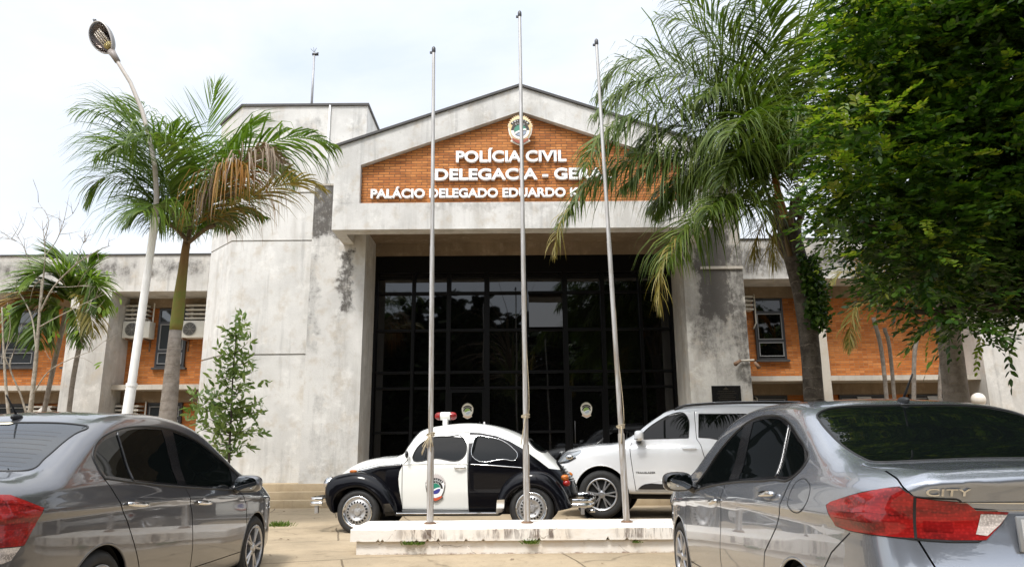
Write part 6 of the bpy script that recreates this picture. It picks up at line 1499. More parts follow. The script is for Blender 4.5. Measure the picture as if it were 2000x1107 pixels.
def rim_steel(wh, x, y, z, rr, sgn=1):
    """dished steel wheel: bright outer ring, a circle of slots, five bolts and a hub"""
    b = MB(); b.lathe([(rr + .006, sgn * .004), (rr - .002, sgn * .010), (rr - .014, sgn * .004), (rr - .020, sgn * -.016), (rr - .030, sgn * -.02)], (x, y, z), 56, 'y'); b.obj('rim_ring', CM['chrome'], wh, smooth=True)
    b = MB(); b.lathe([(rr - .028, sgn * -.022), (rr - .040, sgn * -.020), (rr - .052, sgn * -.008), (rr - .085, sgn * .010), (rr - .10, sgn * .008), (rr - .115, sgn * -.006), (.055, sgn * -.010), (.050, sgn * .0), (.042, sgn * .012), (.0, sgn * .016)], (x, y, z), 56, 'y')
    for k in range(5):
        a = 2 * math.pi * k / 5 + .3; b.lathe([(.013, sgn * -.012), (.012, sgn * .006), (0, sgn * .008)], (x + .072 * math.cos(a), y, z + .072 * math.sin(a)), 8, 'y')
    rim = b.obj('rim', CM['steel'], wh, smooth=R(45))
    b = MB(); r0 = rr - .070
    for k in range(20):
        a = 2 * math.pi * k / 20; u = (math.cos(a), math.sin(a)); t = (-u[1], u[0]); q = []
        for dr, dt in ((-.013, -.011), (.013, -.013), (.013, .013), (-.013, .011)):
            q.append((x + u[0] * (r0 + dr) + t[0] * dt, y + sgn * (.0065 - (dr) * .55 + .0015), z + u[1] * (r0 + dr) + t[1] * dt))
        b.add(q, [(0, 1, 2, 3)])
    b.obj('rim_slots', CM['well'], wh)
    return rim
def liner(car, x, z, r, y0, y1):
    for s_ in (1, -1): b = MB(); b.lathe([(r, s_ * y1), (r, s_ * y0), (0.0, s_ * y0)], (x, 0, z), 40, 'y'); b.obj('wheel_well', CM['well'], car)
def circle(cx, cz, r, n=40): return np.array([(cx + r * math.cos(2 * math.pi * k / n), cz + r * math.sin(2 * math.pi * k / n)) for k in range(n)])
def place(car, pos, z0, pitch=0.0, roll=0.0):
    car.location = (pos[0], pos[1], z0); car.rotation_euler = (R(roll), R(pitch), R(pos[2]))
def pull_handle(door, sh, x0, x1, z0, z1, s_, mat=None):
    """bow handle with a dished recess behind it"""
    P = sh.side([(x0 + (x1 - x0) * k / 8, z0 + (z1 - z0) * k / 8) for k in range(9)], s_)
    if len(P) < 9: return
    Nn = normals(sh.f, P); b = MB(); Q = [P[k] + Nn[k] * (.004 + .030 * math.sin(math.pi * min(1, max(0, (k + .6) / 9.2)))**.5) for k in range(9)]
    v = []; f = []
    for k in range(9):
        w = .017 * (1 - .35 * abs(k / 4 - 1)**3); T = P[min(8, k + 1)] - P[max(0, k - 1)]; T /= np.linalg.norm(T); B = np.cross(Nn[k], T)
        for a in range(10): th = 2 * math.pi * a / 10; v.append(tuple(Q[k] + B * w * math.cos(th) + Nn[k] * .008 * math.sin(th)))
    for k in range(8):
        for a in range(10): f.append((k * 10 + a, k * 10 + (a + 1) % 10, (k + 1) * 10 + (a + 1) % 10, (k + 1) * 10 + a))
    f += [tuple(range(10)), tuple(range(80, 90))]
    b.add(v, f); b.obj('handle', mat or CM['chrome'], door, smooth=True)
    c = P[4]; n_ = Nn[4]; T = P[8] - P[0]; T /= np.linalg.norm(T); B = np.cross(n_, T); b = MB(); v = [tuple(c + n_ * .0015)]
    for a in range(24): th = 2 * math.pi * a / 24; p = sh.onsurf([c + T * .062 * math.cos(th) + B * .036 * math.sin(th)])[0]; v.append(tuple(p + n_ * .0015))
    b.add(v, [(0, 1 + a, 1 + (a + 1) % 24) for a in range(24)]); b.obj('handle_recess', door.data.materials[0], door, smooth=True)
# ================================================================== the two grey sedans in the foreground
def sedan(name, label, f, L, paint, g, pos, z0, pitch=0.0, roll=0.0):
    car = empty(name, (0, 0, 0), label, 'car', 'grey sedans parked in the foreground')
    sh = Shell(f, (-.08, -.95, .14), (L + .08, .95, 1.56), g.get('h', .026))
    up = lambda c: c.y > .3
    # wheel openings
    for cx in (g['rw'], g['fw']): sh.both('arch', circle(cx, g['wz'], g['ar']), SIDE, lambda c: c.y > .5)
    sh.drop('arch|L', 'arch|R')
    # doors, then the dark glazed band, then the panes
    sh.both('door_front', sm(g['door_f']), SIDE, lambda c: c.y > .45); sh.both('door_rear', sm(g['door_r']), SIDE, lambda c: c.y > .45)
    dlo = sm(g['dlo'])
    sh.both('pillar_f', dlo, SIDE, lambda c: c.y > .45, ['door_front']); sh.both('pillar_r', dlo, SIDE, lambda c: c.y > .45)
    sh.both('pillar_f', np.array([(g['bsplit'] - .001, .7), (4.2, .7), (4.2, 1.6), (g['bsplit'] + .22, 1.6)]), SIDE, lambda c: c.y > .45, ['pillar_r'])
    for nm, poly in (('pane_f', g['win_f']), ('pane_r', g['win_r']), ('pane_q', g['win_q'])):
        sh.both(nm, sm(poly), SIDE, lambda c: c.y > .45)
    bl = np.array(g['backlight']); bl = np.concatenate([bl, bl[::-1] * [1, -1]])          # (x,y) seen from above
    sh.cut('rear_window', sm([tuple(p) for p in bl]), TOP, lambda c: c.z > 1.0)
    ws = np.array(g['screen']); ws = np.concatenate([ws, ws[::-1] * [1, -1]]); sh.cut('windscreen', sm([tuple(p) for p in ws]), TOP, lambda c: c.z > .9)
    sh.both('tail_lamp', np.array([(p[0] * .70711 + p[1] * .70711, p[2]) for p in g['lamp']]), WRAP, lambda c: c.x < .9)
    if 'lamp2' in g: sh.both('tail_clear', np.array([(p[0] * .70711 + p[1] * .70711, p[2]) for p in g['lamp2']]), WRAP, lambda c: c.x < .9)
    hd = [(L - .78, .80, .86), (L - .40, .74, .80), (L - .12, .52, .70), (L - .10, .52, .61), (L - .3, .72, .62), (L - .55, .82, .68)]
    sh.both('headlamp', sm([((p[0] - p[1]) * .70711, p[2]) for p in hd]), FWRAP, lambda c: c.x > L - 1.1)
    sh.cut('grille', np.array([(-.5, .58), (.5, .58), (.46, .68), (-.46, .68)]), REAR, lambda c: c.x > L - .3)
    sh.cut('intake', np.array([(-.55, .26), (.55, .26), (.5, .42), (-.5, .42)]), REAR, lambda c: c.x > L - .4)
    if 'boot' in g:
        sh.cut('boot_lid', np.array([(-y, z) for y, z in g['boot'][::-1]] + g['boot']), REAR, lambda c: c.x < .30 and c.z < 1.052, ['body'])
        sh.cut('boot_lid', np.array([(-.2, -.655), (.30, -.655), (.56, -.60), (.56, .60), (.30, .655), (-.2, .655)]), TOP, lambda c: c.z >= 1.045 and c.x < .8, ['body'])
        sh.cut('chrome_strip', np.array(g['chrome'] + [(-y, z) for y, z in g['chrome'][::-1]]), REAR, lambda c: c.x < .30)
    # panel joints
    rb = []
    for s_ in (1, -1):
        for line in g['gaps']: rb.append(sh.ribbon(sh.side(line, s_, 40), g.get('gapw', .006), CM['gap']))
        for line in g.get('wgaps', []):
            q = dense(np.array(line), 30); q[:, 1] *= s_; rb.append(sh.ribbon(sh.onsurf(q), .007, CM['gap']))
    body = sh.take(['body'], 'body', paint, car, extra=rb)
    for s_, k in ((1, '|L'), (-1, '|R')):
        for dn, pn, wn in (('door_front', 'pillar_f', 'pane_f'), ('door_rear', None, 'pane_r')):
            d = sh.take([dn + k], 'door', paint, car)
            if pn: sh.take([pn + k], 'window_frame', CM['trim'], d)
            w = sh.take([wn + k], 'window', CM['glass'], d, push=-.003, flat=.55)
            hx = g['hand_f'] if dn == 'door_front' else g['hand_r']
            pull_handle(d, sh, *hx, s_)
            if dn == 'door_front':
                # door mirror
                c = np.array(g['mirror']) * [1, s_, 1]; b = MB(); egg(b, c, (.075, .118, .075), 2.9); q = b.obj('mirror', g.get('mirmat', paint), car, smooth=True)
                b = MB(); v = [(c[0] - .080, c[1], c[2])] + [(c[0] - .072, c[1] + .098 * math.copysign(abs(math.cos(a))**.75, math.cos(a)), c[2] + .060 * math.copysign(abs(math.sin(a))**.75, math.sin(a))) for a in [2 * math.pi * j / 28 for j in range(28)]]
                b.add(v, [(0, 1 + j, 1 + (j + 1) % 28) for j in range(28)]); b.obj('mirror_glass', CM['mirror'], q, smooth=True)
                b = MB(); b.tube([(c[0] + .01, c[1] - s_ * .09, c[2] - .03), (c[0] + .06, (abs(c[1]) - .19) * s_, c[2] - .075)], [.035, .05], 10); b.obj('mirror_arm', CM['trim'], q, smooth=True)
        sh.take(['pillar_r' + k], 'side_pillar', CM['trim'], car); sh.take(['pane_q' + k], 'quarter_window', CM['glass'], car, push=-.003, flat=.85)
        tl = sh.take(['tail_lamp' + k], 'tail_lamp', CM['red'], car, push=.004)
        if 'lamp2' in g: sh.take(['tail_clear' + k], 'reversing_lens', CM['clear'], tl, push=.006)
        if 'lamp_lines' in g:
            for line, w_, m_ in g['lamp_lines']:
                q = dense(np.array(line), 24); q[:, 1] *= s_; V, F, Nn, mm = sh.ribbon(sh.onsurf(q), w_, CM[m_], .0062); b = MB(); b.add(V.tolist(), F); b.obj('lens_bar', CM[m_], tl)
        P3 = np.array(g['lamp']) * [1, s_, 1]; P3 = dense(P3, 120, True); sh.bead(sh.onsurf(P3), .004, 'lamp_seal', CM['gap'], tl, closed=True)
        sh.take(['headlamp' + k], 'headlight', CM['lampglass'], car, push=.002)
        # glazing trims
        Q = sh.side(dense(dlo, 160, True), s_); sh.bead(Q, .007, 'window_trim', CM['rubber'] if not g.get('bright') else CM['trim'], car, closed=True)
        if 'qdiv' in g: sh.bead(sh.side(g['qdiv'], s_, 16), .009, 'quarter_divider', CM['trim'], car)
        if 'fuel' in g and s_ == 1:
            Q = sh.side(dense(sm(g['fuel']), 90, True), s_); V, F, Nn, mm = sh.ribbon(np.concatenate([Q, Q[:1]]), .005, CM['gap']); b = MB(); b.add(V.tolist(), F); b.obj('fuel_flap_joint', CM['gap'], car)
    rwin = sh.take(['rear_window'], 'rear_window', g['rglass'], car, push=-.002)
    P = sh.top(dense(sm([tuple(p) for p in bl]), 180, True)); sh.bead(P, .006, 'rear_window_seal', CM['rubber'], car, closed=True)
    sh.take(['windscreen'], 'windscreen', CM['glass'], car, push=-.002)
    sh.take(['grille'], 'grille', CM['trim'], car); sh.take(['intake'], 'air_intake', CM['well'], car)
    if 'boot' in g:
        bt = sh.take(['boot_lid'], 'boot_lid', paint, car)
        sh.take(['chrome_strip'], 'chrome_strip', CM['chrome'], bt, push=.006)
    # arches, wheels
    for cx in (g['rw'], g['fw']):
        liner(car, cx, g['wz'], g['ar'] + .004, .48, .79)
        for s_ in (1, -1):
            A = [(cx + g['ar'] * math.cos(a), g['wz'] + g['ar'] * math.sin(a)) for a in np.linspace(-.28, math.pi + .28, 60)]
            Q = sh.side(A, s_)
            if len(Q) > 5: sh.bead(Q, .010, 'arch_lip', paint, car, off=-.006)
            yo = g['wy'] * s_; w = tyre(car, cx, yo, g['wz'] - .005, .30, .185, .205, sgn=s_)
            rim_alloy(w, cx, yo, g['wz'] - .005, .205, g['spokes'], g['twin'], CM['alloy'], sgn=s_)
    # aerial
    ap = sh.top([(g['ant'], 0)])[0]; b = MB(); egg(b, (ap[0], ap[1], ap[2] + .010), (.055, .022, .022), 2.2, 14, 8); an = b.obj('antenna', CM['rubber'], car, smooth=True)
    b = MB(); b.tube([(ap[0], ap[1], ap[2] + .02), (ap[0] - .13, ap[1], ap[2] + .150)], [.0075, .005], 8); b.obj('antenna_rod', CM['rubber'], an, smooth=True)
    g['extra'](car, sh, locals()) if 'extra' in g else None
    sh.free(); place(car, pos, z0, pitch, roll); return car

paint_r = carpaint('silver_grey_metallic', (.245, .262, .295), .62, .25, ior=1.8)
paint_l = carpaint('dark_warm_grey_metallic', (.092, .092, .100), .55, .28, ior=1.75)
lampR = [(.59, .81, .908), (.551, .812, .926), (.405, .785, .961), (.225, .735, .997), (.155, .69, 1.010), (.107, .66, .968), (.088, .58, .958), (.070, .49, .950), (.071, .455, .918), (.060, .335, .912), (.062, .372, .866), (.070, .43, .807), (.084, .55, .806), (.112, .67, .812), (.202, .77, .816), (.403, .80, .817), (.513, .815, .826), (.536, .818, .859), (.572, .815, .893)]
def extra_r(car, sh, e):
    bt = e['bt']
    # badge on the boot lid
    for i, ch in enumerate('CITY'):
        me = text_mesh('t', ch, .058, .004, bold=.0006); vs = np.array([v.co[:] for v in me.vertices]); fs = [tuple(p.vertices) for p in me.polygons]; bpy.data.meshes.remove(me)
        c = (vs.max(0) + vs.min(0)) / 2; y = (.588, .552, .518, .470)[i]; p = sh.rear([(y, .992)])[0]; q = sh.rear([(y + .03, .992)])[0]; q2 = sh.rear([(y, 1.012)])[0]
        u = (p - q); u /= np.linalg.norm(u); w = (q2 - p); w /= np.linalg.norm(w); n_ = np.cross(u, w)
        V = [tuple(p + u * (a - c[0]) * 1.30 + w * (b_ - c[1]) * .74 + n_ * (z_ + .004)) for a, b_, z_ in vs]
        if i == 0: bb = MB()
        bb.add(V, fs)
    bb.obj('badge', CM['chrome'], bt)
    # number plate in its frame
    pq = sh.rear([(.09, .80)])[0]; b = MB(); b.box(pq[0] - .022, pq[0] - .006, -.115, .295, .765, .90, .006); npl = b.obj('number_plate', plain('plate_frame_grey', (.30, .31, .32), .35, .4), car, smooth=R(40))
    b = MB(); b.box(pq[0] - .0245, pq[0] - .0215, -.100, .280, .778, .888); b.obj('plate_face', plain('plate_silver', (.55, .56, .57), .4, .2), npl)
    # bright lip on the boot edge
    # bumper joint below the lamp
    for s_ in (1, -1):
        q = dense(np.array([(.405, .80, .806), (.578, .82, .704), (.66, .825, .622)]), 20); q[:, 1] *= s_; V, F, Nn, mm = sh.ribbon(sh.onsurf(q), .006, CM['gap']); b = MB(); b.add(V.tolist(), F); b.obj('bumper_joint', CM['gap'], car)
        q = sh.side([(.15, .42), (.34, .42), (.34, .47), (.15, .47)], s_, 30, True)
gR = dict(rw=.98, fw=3.58, wz=.30, ar=.325, wy=.825, spokes=8, twin=False, bsplit=2.06, mirmat=None, ant=1.32, rglass=CM['glass'], h=.026,
    door_f=[(3.20, .835, 1), (3.30, .70), (3.31, .42), (3.24, .30, 1), (2.36, .30, 1), (2.35, .42), (2.288, .65), (2.265, .80), (2.19, .955, 1), (2.28, 1.395, 1), (2.35, 1.385), (2.60, 1.275), (2.88, 1.09), (3.08, .92)],
    door_r=[(2.185, .955, 1), (2.262, .80), (2.285, .65), (2.347, .42), (2.357, .30, 1), (1.54, .30, 1), (1.49, .42), (1.42, .60), (1.22, .755), (1.132, .862), (1.043, 1.024, 1), (1.38, 1.33), (1.60, 1.385), (1.85, 1.405), (2.12, 1.405), (2.277, 1.397, 1)],
    dlo=[(3.054, .852, 1), (2.612, .905), (1.944, .962), (1.298, .998), (1.043, 1.024), (.985, 1.075), (.97, 1.118), (1.046, 1.17), (1.201, 1.235), (1.395, 1.312), (1.574, 1.355), (1.83, 1.378), (2.123, 1.374), (2.315, 1.344), (2.587, 1.243), (2.866, 1.062), (3.005, .905)],
    win_f=[(2.99, .873, 1), (2.612, .923), (2.16, .963, 1), (2.335, 1.325, 1), (2.587, 1.222), (2.856, 1.045)],
    win_r=[(1.955, .98, 1), (1.315, 1.017, 1), (1.425, 1.29, 1), (1.60, 1.338), (1.85, 1.358), (2.145, 1.348, 1)],
    win_q=[(1.285, 1.019, 1), (1.06, 1.046), (1.015, 1.09), (1.06, 1.150), (1.21, 1.215), (1.395, 1.285, 1)],
    backlight=[(1.25, .06), (1.228, .53), (1.192, .563), (1.109, .585), (.958, .602), (.80, .600), (.672, .592), (.574, .575), (.540, .45), (.525, .15)],
    screen=[(2.78, .05), (2.76, .54), (2.95, .60), (3.25, .66), (3.40, .68), (3.46, .4), (3.48, .1)],
    lamp=lampR, lamp2=[(.068, .445, .905), (.058, .345, .903), (.062, .376, .866), (.070, .425, .822), (.072, .47, .828)],
    lamp_lines=[([(.108, .655, .966), (.109, .66, .89), (.112, .668, .814)], .011, 'gap'), ([(.55, .812, .893), (.35, .79, .896), (.18, .73, .905), (.115, .67, .905)], .012, 'red'), ([(.10, .64, .916), (.075, .52, .906)], .010, 'red'),
                ([(.50, .812, .850), (.35, .79, .852), (.20, .745, .853)], .035, 'red_dark'), ([(.095, .63, .862), (.08, .52, .858)], .040, 'red_dark')],
    boot=[(.655, 1.062), (.668, 1.035), (.672, 1.0), (.66, .968), (.50, .953), (.45, .92), (.33, .915), (.36, .87), (.425, .805), (.40, .72), (.36, .66)],
    chrome=[(.505, .951), (.26, .945), (.10, .943), (.0, .943), (.0, .917), (.10, .917), (.26, .918), (.45, .920)],
    gaps=[[(2.19, .955), (2.265, .80), (2.288, .65), (2.35, .42), (2.36, .31)], [(1.043, 1.024), (1.132, .862), (1.22, .755), (1.42, .60), (1.49, .42), (1.54, .30)], [(3.20, .835), (3.30, .70), (3.31, .42), (3.24, .30)], [(3.24, .30), (2.36, .30), (1.54, .30)]],
    wgaps=[[(.331, .65, 1.066), (.208, .67, 1.045), (.151, .68, 1.012), (.107, .66, .968)], [(.11, .66, .812), (.098, .64, .763), (.082, .62, .71), (.06, .58, .64)]],
    hand_f=(2.275, 2.48, .826, .806), hand_r=(1.21, 1.42, .922, .905), mirror=(3.01, .955, .925), qdiv=[(1.30, 1.012), (1.41, 1.30)],
    fuel=[(.985, .995), (.83, 1.0), (.80, .985), (.815, .885), (.84, .87), (1.0, .87), (1.02, .885)], extra=extra_r)
gR['mirmat'] = CM['trim']
sedan('sedan_car', 'silver grey sedan seen from its rear left corner with red tail lamp', city_new(), 4.455, paint_r, gR, (2.27, 2.956, 90.5), 0.0)

def extra_l(car, sh, e):
    rw = e['rwin']
    # strip sticker at the top of the rear window
    q = sh.top([(1.178, -.02), (1.176, .12), (1.140, .12), (1.140, -.04), (1.160, -.055)]); b = MB(); b.add((q + normals(sh.f, q) * .003).tolist(), [(0, 1, 2, 3, 4)]); b.obj('window_sticker', plain('cream_sticker', (.72, .66, .48), .5), rw)
    pq = sh.rear([(.0, .80)])[0]; b = MB(); b.box(pq[0] - .022, pq[0] - .006, -.205, .205, .735, .875, .006); b.obj('number_plate', plain('plate_grey', (.5, .5, .5), .4, .2), car, smooth=R(40))
    b = MB()
    for i in range(9):
        x = .66 + .05 * i; w = .50 - .006 * i
        P = sh.top([(x, y) for y in np.linspace(-w, w, 22)]); V, F, Nn, mm = sh.ribbon(P, .0022, CM['gap'], .0); b.add(V.tolist(), F)
    b.obj('demister_lines', plain('demister_brown', (.05, .035, .025), .5), rw)
lampL = [(.07, .42, .95), (.09, .60, .965), (.223, .735, .962), (.26, .745, .959), (.309, .765, .938), (.45, .81, .879), (.426, .81, .847), (.336, .80, .697), (.211, .775, .702), (.10, .68, .71), (.06, .50, .73)]
gL = dict(rw=1.03, fw=3.58, wz=.30, ar=.325, wy=.825, spokes=5, twin=True, bsplit=2.02, ant=1.26, rglass=CM['glass_grey'], h=.026,
    door_f=[(3.119, .845, 1), (3.28, .72), (3.33, .5), (3.27, .30, 1), (2.267, .30, 1), (2.245, .45), (2.185, .715), (2.092, .913, 1), (2.22, 1.395, 1), (2.40, 1.355), (2.60, 1.295), (2.97, 1.145), (3.25, .985), (3.20, .88)],
    door_r=[(2.089, .913, 1), (2.182, .715), (2.242, .45), (2.264, .30, 1), (1.52, .30, 1), (1.479, .424), (1.378, .578), (1.26, .743), (1.165, .854), (1.062, 1.014, 1), (1.30, 1.335), (1.50, 1.372), (1.75, 1.392), (2.0, 1.40), (2.217, 1.396, 1)],
    dlo=[(3.10, .846, 1), (2.142, .913), (1.412, .977), (1.066, 1.017, 1), (1.045, 1.09), (1.036, 1.16), (1.068, 1.20), (1.169, 1.264), (1.317, 1.312), (1.509, 1.348), (1.73, 1.368), (1.95, 1.374), (2.213, 1.364), (2.587, 1.291), (2.962, 1.137), (3.267, .969, 1), (3.19, .89)],
    win_f=[(2.96, .875, 1), (2.11, .935, 1), (2.235, 1.340, 1), (2.587, 1.265), (2.93, 1.12), (3.10, 1.03)],
    win_r=[(1.985, .945, 1), (1.40, .998, 1), (1.415, 1.302, 1), (1.55, 1.332), (1.73, 1.348), (2.06, 1.350, 1)],
    win_q=[(1.37, 1.001, 1), (1.10, 1.035, 1), (1.078, 1.10), (1.072, 1.155), (1.10, 1.195), (1.19, 1.247), (1.385, 1.295, 1)],
    backlight=[(1.18, .06), (1.196, .50), (1.19, .545), (1.06, .545), (.92, .548), (.767, .563), (.622, .578), (.575, .47), (.555, .15)],
    screen=[(2.72, .05), (2.70, .54), (2.92, .60), (3.22, .66), (3.38, .68), (3.43, .4), (3.45, .1)],
    lamp=lampL, lamp2=[(.10, .69, .700), (.211, .776, .697), (.312, .80, .694), (.266, .79, .634), (.217, .78, .622), (.09, .68, .63)],
    lamp_lines=[([(.42, .807, .875), (.30, .762, .905), (.2, .725, .915)], .008, 'red_dark'), ([(.36, .80, .80), (.22, .775, .80), (.1, .69, .80)], .03, 'red_dark'), ([(.395, .81, .80), (.32, .80, .712)], .010, 'red')],
    gaps=[[(2.092, .913), (2.185, .715), (2.245, .45), (2.267, .31)], [(1.062, 1.014), (1.165, .854), (1.26, .743), (1.378, .578), (1.479, .424), (1.52, .30)], [(3.119, .845), (3.28, .72), (3.33, .5), (3.27, .30)], [(3.27, .30), (2.26, .30), (1.52, .30)]],
    hand_f=(2.25, 2.50, .792, .775), hand_r=(1.22, 1.48, .850, .832), mirror=(3.0, .955, .905), qdiv=[(1.385, .985), (1.40, 1.315)], extra=extra_l)
sedan('sedan_car', 'dark grey sedan seen from its rear right corner beside the street lamp', city_old(), 4.415, paint_l, gL, (-3.422, 3.79, 88.05), 0.0)
# ================================================================== black and white beetle police car
def beetle():
    f = beetle_shape(); car = empty('police_car', (0, 0, 0), 'vintage black and white beetle police car with a red roof beacon', 'police car')
    white = carpaint('cream_white_gloss', (.74, .74, .70), 0.0, .35, flake=0.0, ior=1.5); black = carpaint('deep_black_gloss', (.003, .003, .0045), 0.0, .3, flake=0.0, ior=1.34, coat=.75, spec=.05)
    sh = Shell(f, (.15, -.82, .20), (4.0, .82, 1.58), .024); UPY = lambda c: c.y > .02
    fw, rw = (3.28, .30), (.878, .335)
    rear_blk = [(1.753, 1.3515), (1.597, 1.341), (1.373, 1.296), (1.178, 1.219), (1.013, 1.125), (.90, 1.045), (.775, .951), (.646, .848), (.45, .815), (.1, .80), (.1, .15), (1.738, .15)]
    sh.both('quarter', np.array(rear_blk), SIDE)
    sh.both('cowl', np.array([(2.68, .94), (3.02, .915), (3.35, .85), (3.6, .765), (3.78, .66), (4.1, .55), (4.1, .15), (2.68, .15)]), SIDE)
    sh.both('door', sm([(2.605, .985), (2.556, 1.082), (2.547, 1.19), (2.438, 1.304), (2.27, 1.350), (2.05, 1.356), (1.764, 1.352, 1), (1.741, .315, 1), (2.676, .325, 1), (2.678, .91)]), SIDE, lambda c: c.y > .3)
    sh.both('door_pane', sm([(2.535, 1.012), (2.515, 1.095), (2.442, 1.203), (2.287, 1.286), (2.05, 1.300), (1.868, 1.300), (1.815, 1.25), (1.795, 1.04), (1.828, 1.0), (2.2, 1.003)]), SIDE, lambda c: c.y > .3)
    rwin = sm([(1.692, 1.03), (1.692, 1.194), (1.660, 1.285), (1.48, 1.280), (1.286, 1.23), (1.146, 1.136), (1.068, 1.031), (1.088, .979), (1.25, .978), (1.655, .990)])
    sh.both('side_pane', rwin, SIDE, lambda c: c.y > .3)
    scr = sm([(-.46, 1.115), (0, 1.125), (.46, 1.115), (.50, 1.15), (.43, 1.345), (.36, 1.375), (0, 1.395), (-.36, 1.375), (-.43, 1.345), (-.50, 1.15)])
    sh.cut('windscreen', scr, REAR, lambda c: c.x > 2.3)
    bw = sm([(.945, 0), (.935, .33), (.90, .43), (.86, .46), (.78, .43), (.735, .33), (.715, 0), (.735, -.33), (.78, -.43), (.86, -.46), (.90, -.43), (.935, -.33)])
    sh.cut('rear_window', bw, TOP, lambda c: c.z > .9)
    lid = sm([(-.36, .52), (0, .49), (.36, .52), (.40, .62), (.36, .80), (.25, .90), (0, .94), (-.25, .90), (-.36, .80), (-.40, .62)])
    sh.cut('engine_lid', lid, REAR, lambda c: c.x < .9)
    hood = sm([(3.90, 0), (3.86, .16), (3.70, .30), (3.40, .47), (3.05, .585), (2.80, .60, 1), (2.76, 0), (2.80, -.60, 1), (3.05, -.585), (3.40, -.47), (3.70, -.30), (3.86, -.16)])
    sh.cut('bonnet', hood, TOP, lambda c: c.z > .55, ['body'])
    rb = []
    for s_ in (1, -1):
        for ln in ([(2.605, .985), (2.678, .91), (2.676, .325)], [(1.764, 1.352), (1.752, .8), (1.741, .315)], [(2.676, .325), (1.741, .315)], [(1.764, 1.354), (2.05, 1.358), (2.27, 1.352), (2.438, 1.306), (2.547, 1.19)]):
            rb.append(sh.ribbon(sh.side(ln, s_, 50), .008, CM['gap']))
    rb.append(sh.ribbon(sh.top(dense(hood, 140, True)), .008, CM['gap']))
    body = sh.take(['body'], 'body', white, car, extra=rb)
    sh.take(['bonnet'], 'bonnet', white, car)
    el = sh.take(['engine_lid'], 'engine_lid', black, car)
    b = MB()
    for k in range(7):
        for s_ in (-1, 1):
            P = sh.rear([(s_ * (.05 + .26 * t), .66 + .032 * k) for t in np.linspace(0, 1, 8)])
            if len(P) > 2: Nn = normals(f, P); b.tube((P + Nn * .004).tolist(), .010, 6)
    b.obj('louvres', black, el, smooth=True)
    for s_, k in ((1, '|L'), (-1, '|R')):
        sh.take(['quarter' + k], 'rear_quarter', black, car); sh.take(['cowl' + k], 'cowl_side', black, car)
        d = sh.take(['door' + k], 'door', white, car)
        sh.take(['door_pane' + k], 'window', CM['glass'], d, push=-.004, flat=.5)
        sh.take(['side_pane' + k], 'quarter_window', CM['glass'], car, push=-.004, flat=.6)
        q = sh.side(dense(rwin, 140, True), s_); sh.bead(q, .0045, 'window_trim', CM['chrome'], car, closed=True)
        q = sh.side(dense(sm([(2.535, 1.012), (2.515, 1.095), (2.442, 1.203), (2.287, 1.286), (2.05, 1.300), (1.868, 1.300), (1.815, 1.25), (1.795, 1.04), (1.828, 1.0), (2.2, 1.003)]), 140, True), s_); sh.bead(q, .007, 'window_seal', CM['rubber'], d, closed=True)
        sh.bead(sh.side([(2.36, 1.01), (2.345, 1.265)], s_, 14), .007, 'vent_bar', CM['rubber'], d)
        for ln, par in (([(1.717, .919), (1.4, .898), (.996, .863)], car), ([(3.331, .838), (3.0, .905), (2.69, .924)], car), ([(2.66, .926), (2.2, .935), (1.75, .922)], d)):
            P_ = sh.side(ln, s_, 30); sh.bead(P_, .008, 'chrome_moulding', CM['chrome'] if par is car else white, par)
        pull_handle(d, sh, 1.775, 1.935, .872, .872, s_)
        b = MB(); egg(b, (2.60, .73 * s_, 1.06), (.022, .055, .05), 2.4); m_ = b.obj('mirror', CM['trim'], car, smooth=True)
        b = MB(); b.tube([(2.62, .64 * s_, .985), (2.61, .70 * s_, 1.03)], .008, 8); b.obj('mirror_arm', CM['chrome'], m_, smooth=True)
        # wings
        def wing(T, A, name, yin):
            n = 44; T = dense(catmull(T, False, 8), n); A = dense(catmull(A, False, 8), n); v = []; k_ = 0
            for i in range(n):
                t, a = T[i], A[i]; sec = [(t[0], yin, t[1] - .02), (t[0], .56, t[1] - .002)]
                for mixv, y in ((.02, .63), (.09, .695), (.25, .742), (.5, .768), (.78, .778), (.95, .776), (1.0, .770)): sec.append((t[0] * (1 - mixv) + a[0] * mixv, y, t[1] * (1 - mixv) + a[1] * mixv))
                sec += [(a[0], .735, a[1]), (a[0], .50, a[1])]; k_ = len(sec); v += [(x, y * s_, z) for x, y, z in sec]
            fc = [(i * k_ + j, i * k_ + j + 1, (i + 1) * k_ + j + 1, (i + 1) * k_ + j) for i in range(n - 1) for j in range(k_ - 1)]
            b = MB(); b.add(v, fc); return b.obj(name, black, car, smooth=True)
        wing([(3.70, .34), (3.755, .42), (3.785, .53), (3.768, .678), (3.69, .765), (3.521, .815), (3.24, .828), (3.04, .758), (2.84, .596), (2.735, .414), (2.715, .29)],
             [(3.60, .29), (3.612, .36), (3.605, .48), (3.545, .555), (3.45, .605), (3.34, .628), (3.22, .622), (3.08, .55), (2.97, .44), (2.91, .33), (2.90, .27)], 'front_fender', .30)
        wing([(1.375, .27), (1.37, .414), (1.337, .516), (1.283, .631), (1.175, .747), (1.04, .815), (.853, .838), (.667, .800), (.511, .672), (.409, .515), (.345, .338)],
             [(1.24, .27), (1.23, .35), (1.205, .45), (1.13, .545), (1.02, .605), (.869, .622), (.73, .59), (.62, .505), (.565, .39), (.56, .34), (.56, .30)], 'rear_fender', .30)
        # wheels
        for (cx, cz) in (fw, rw):
            w = tyre(car, cx, .742 * s_, cz, .302, .155, .205, sgn=s_); rim_steel(w, cx, .742 * s_, cz, .205, sgn=s_)
            b = MB(); b.lathe([(.30, .50 * s_), (0, .50 * s_)], (cx, 0, cz), 24, 'y'); b.obj('wheel_well', CM['well'], car)
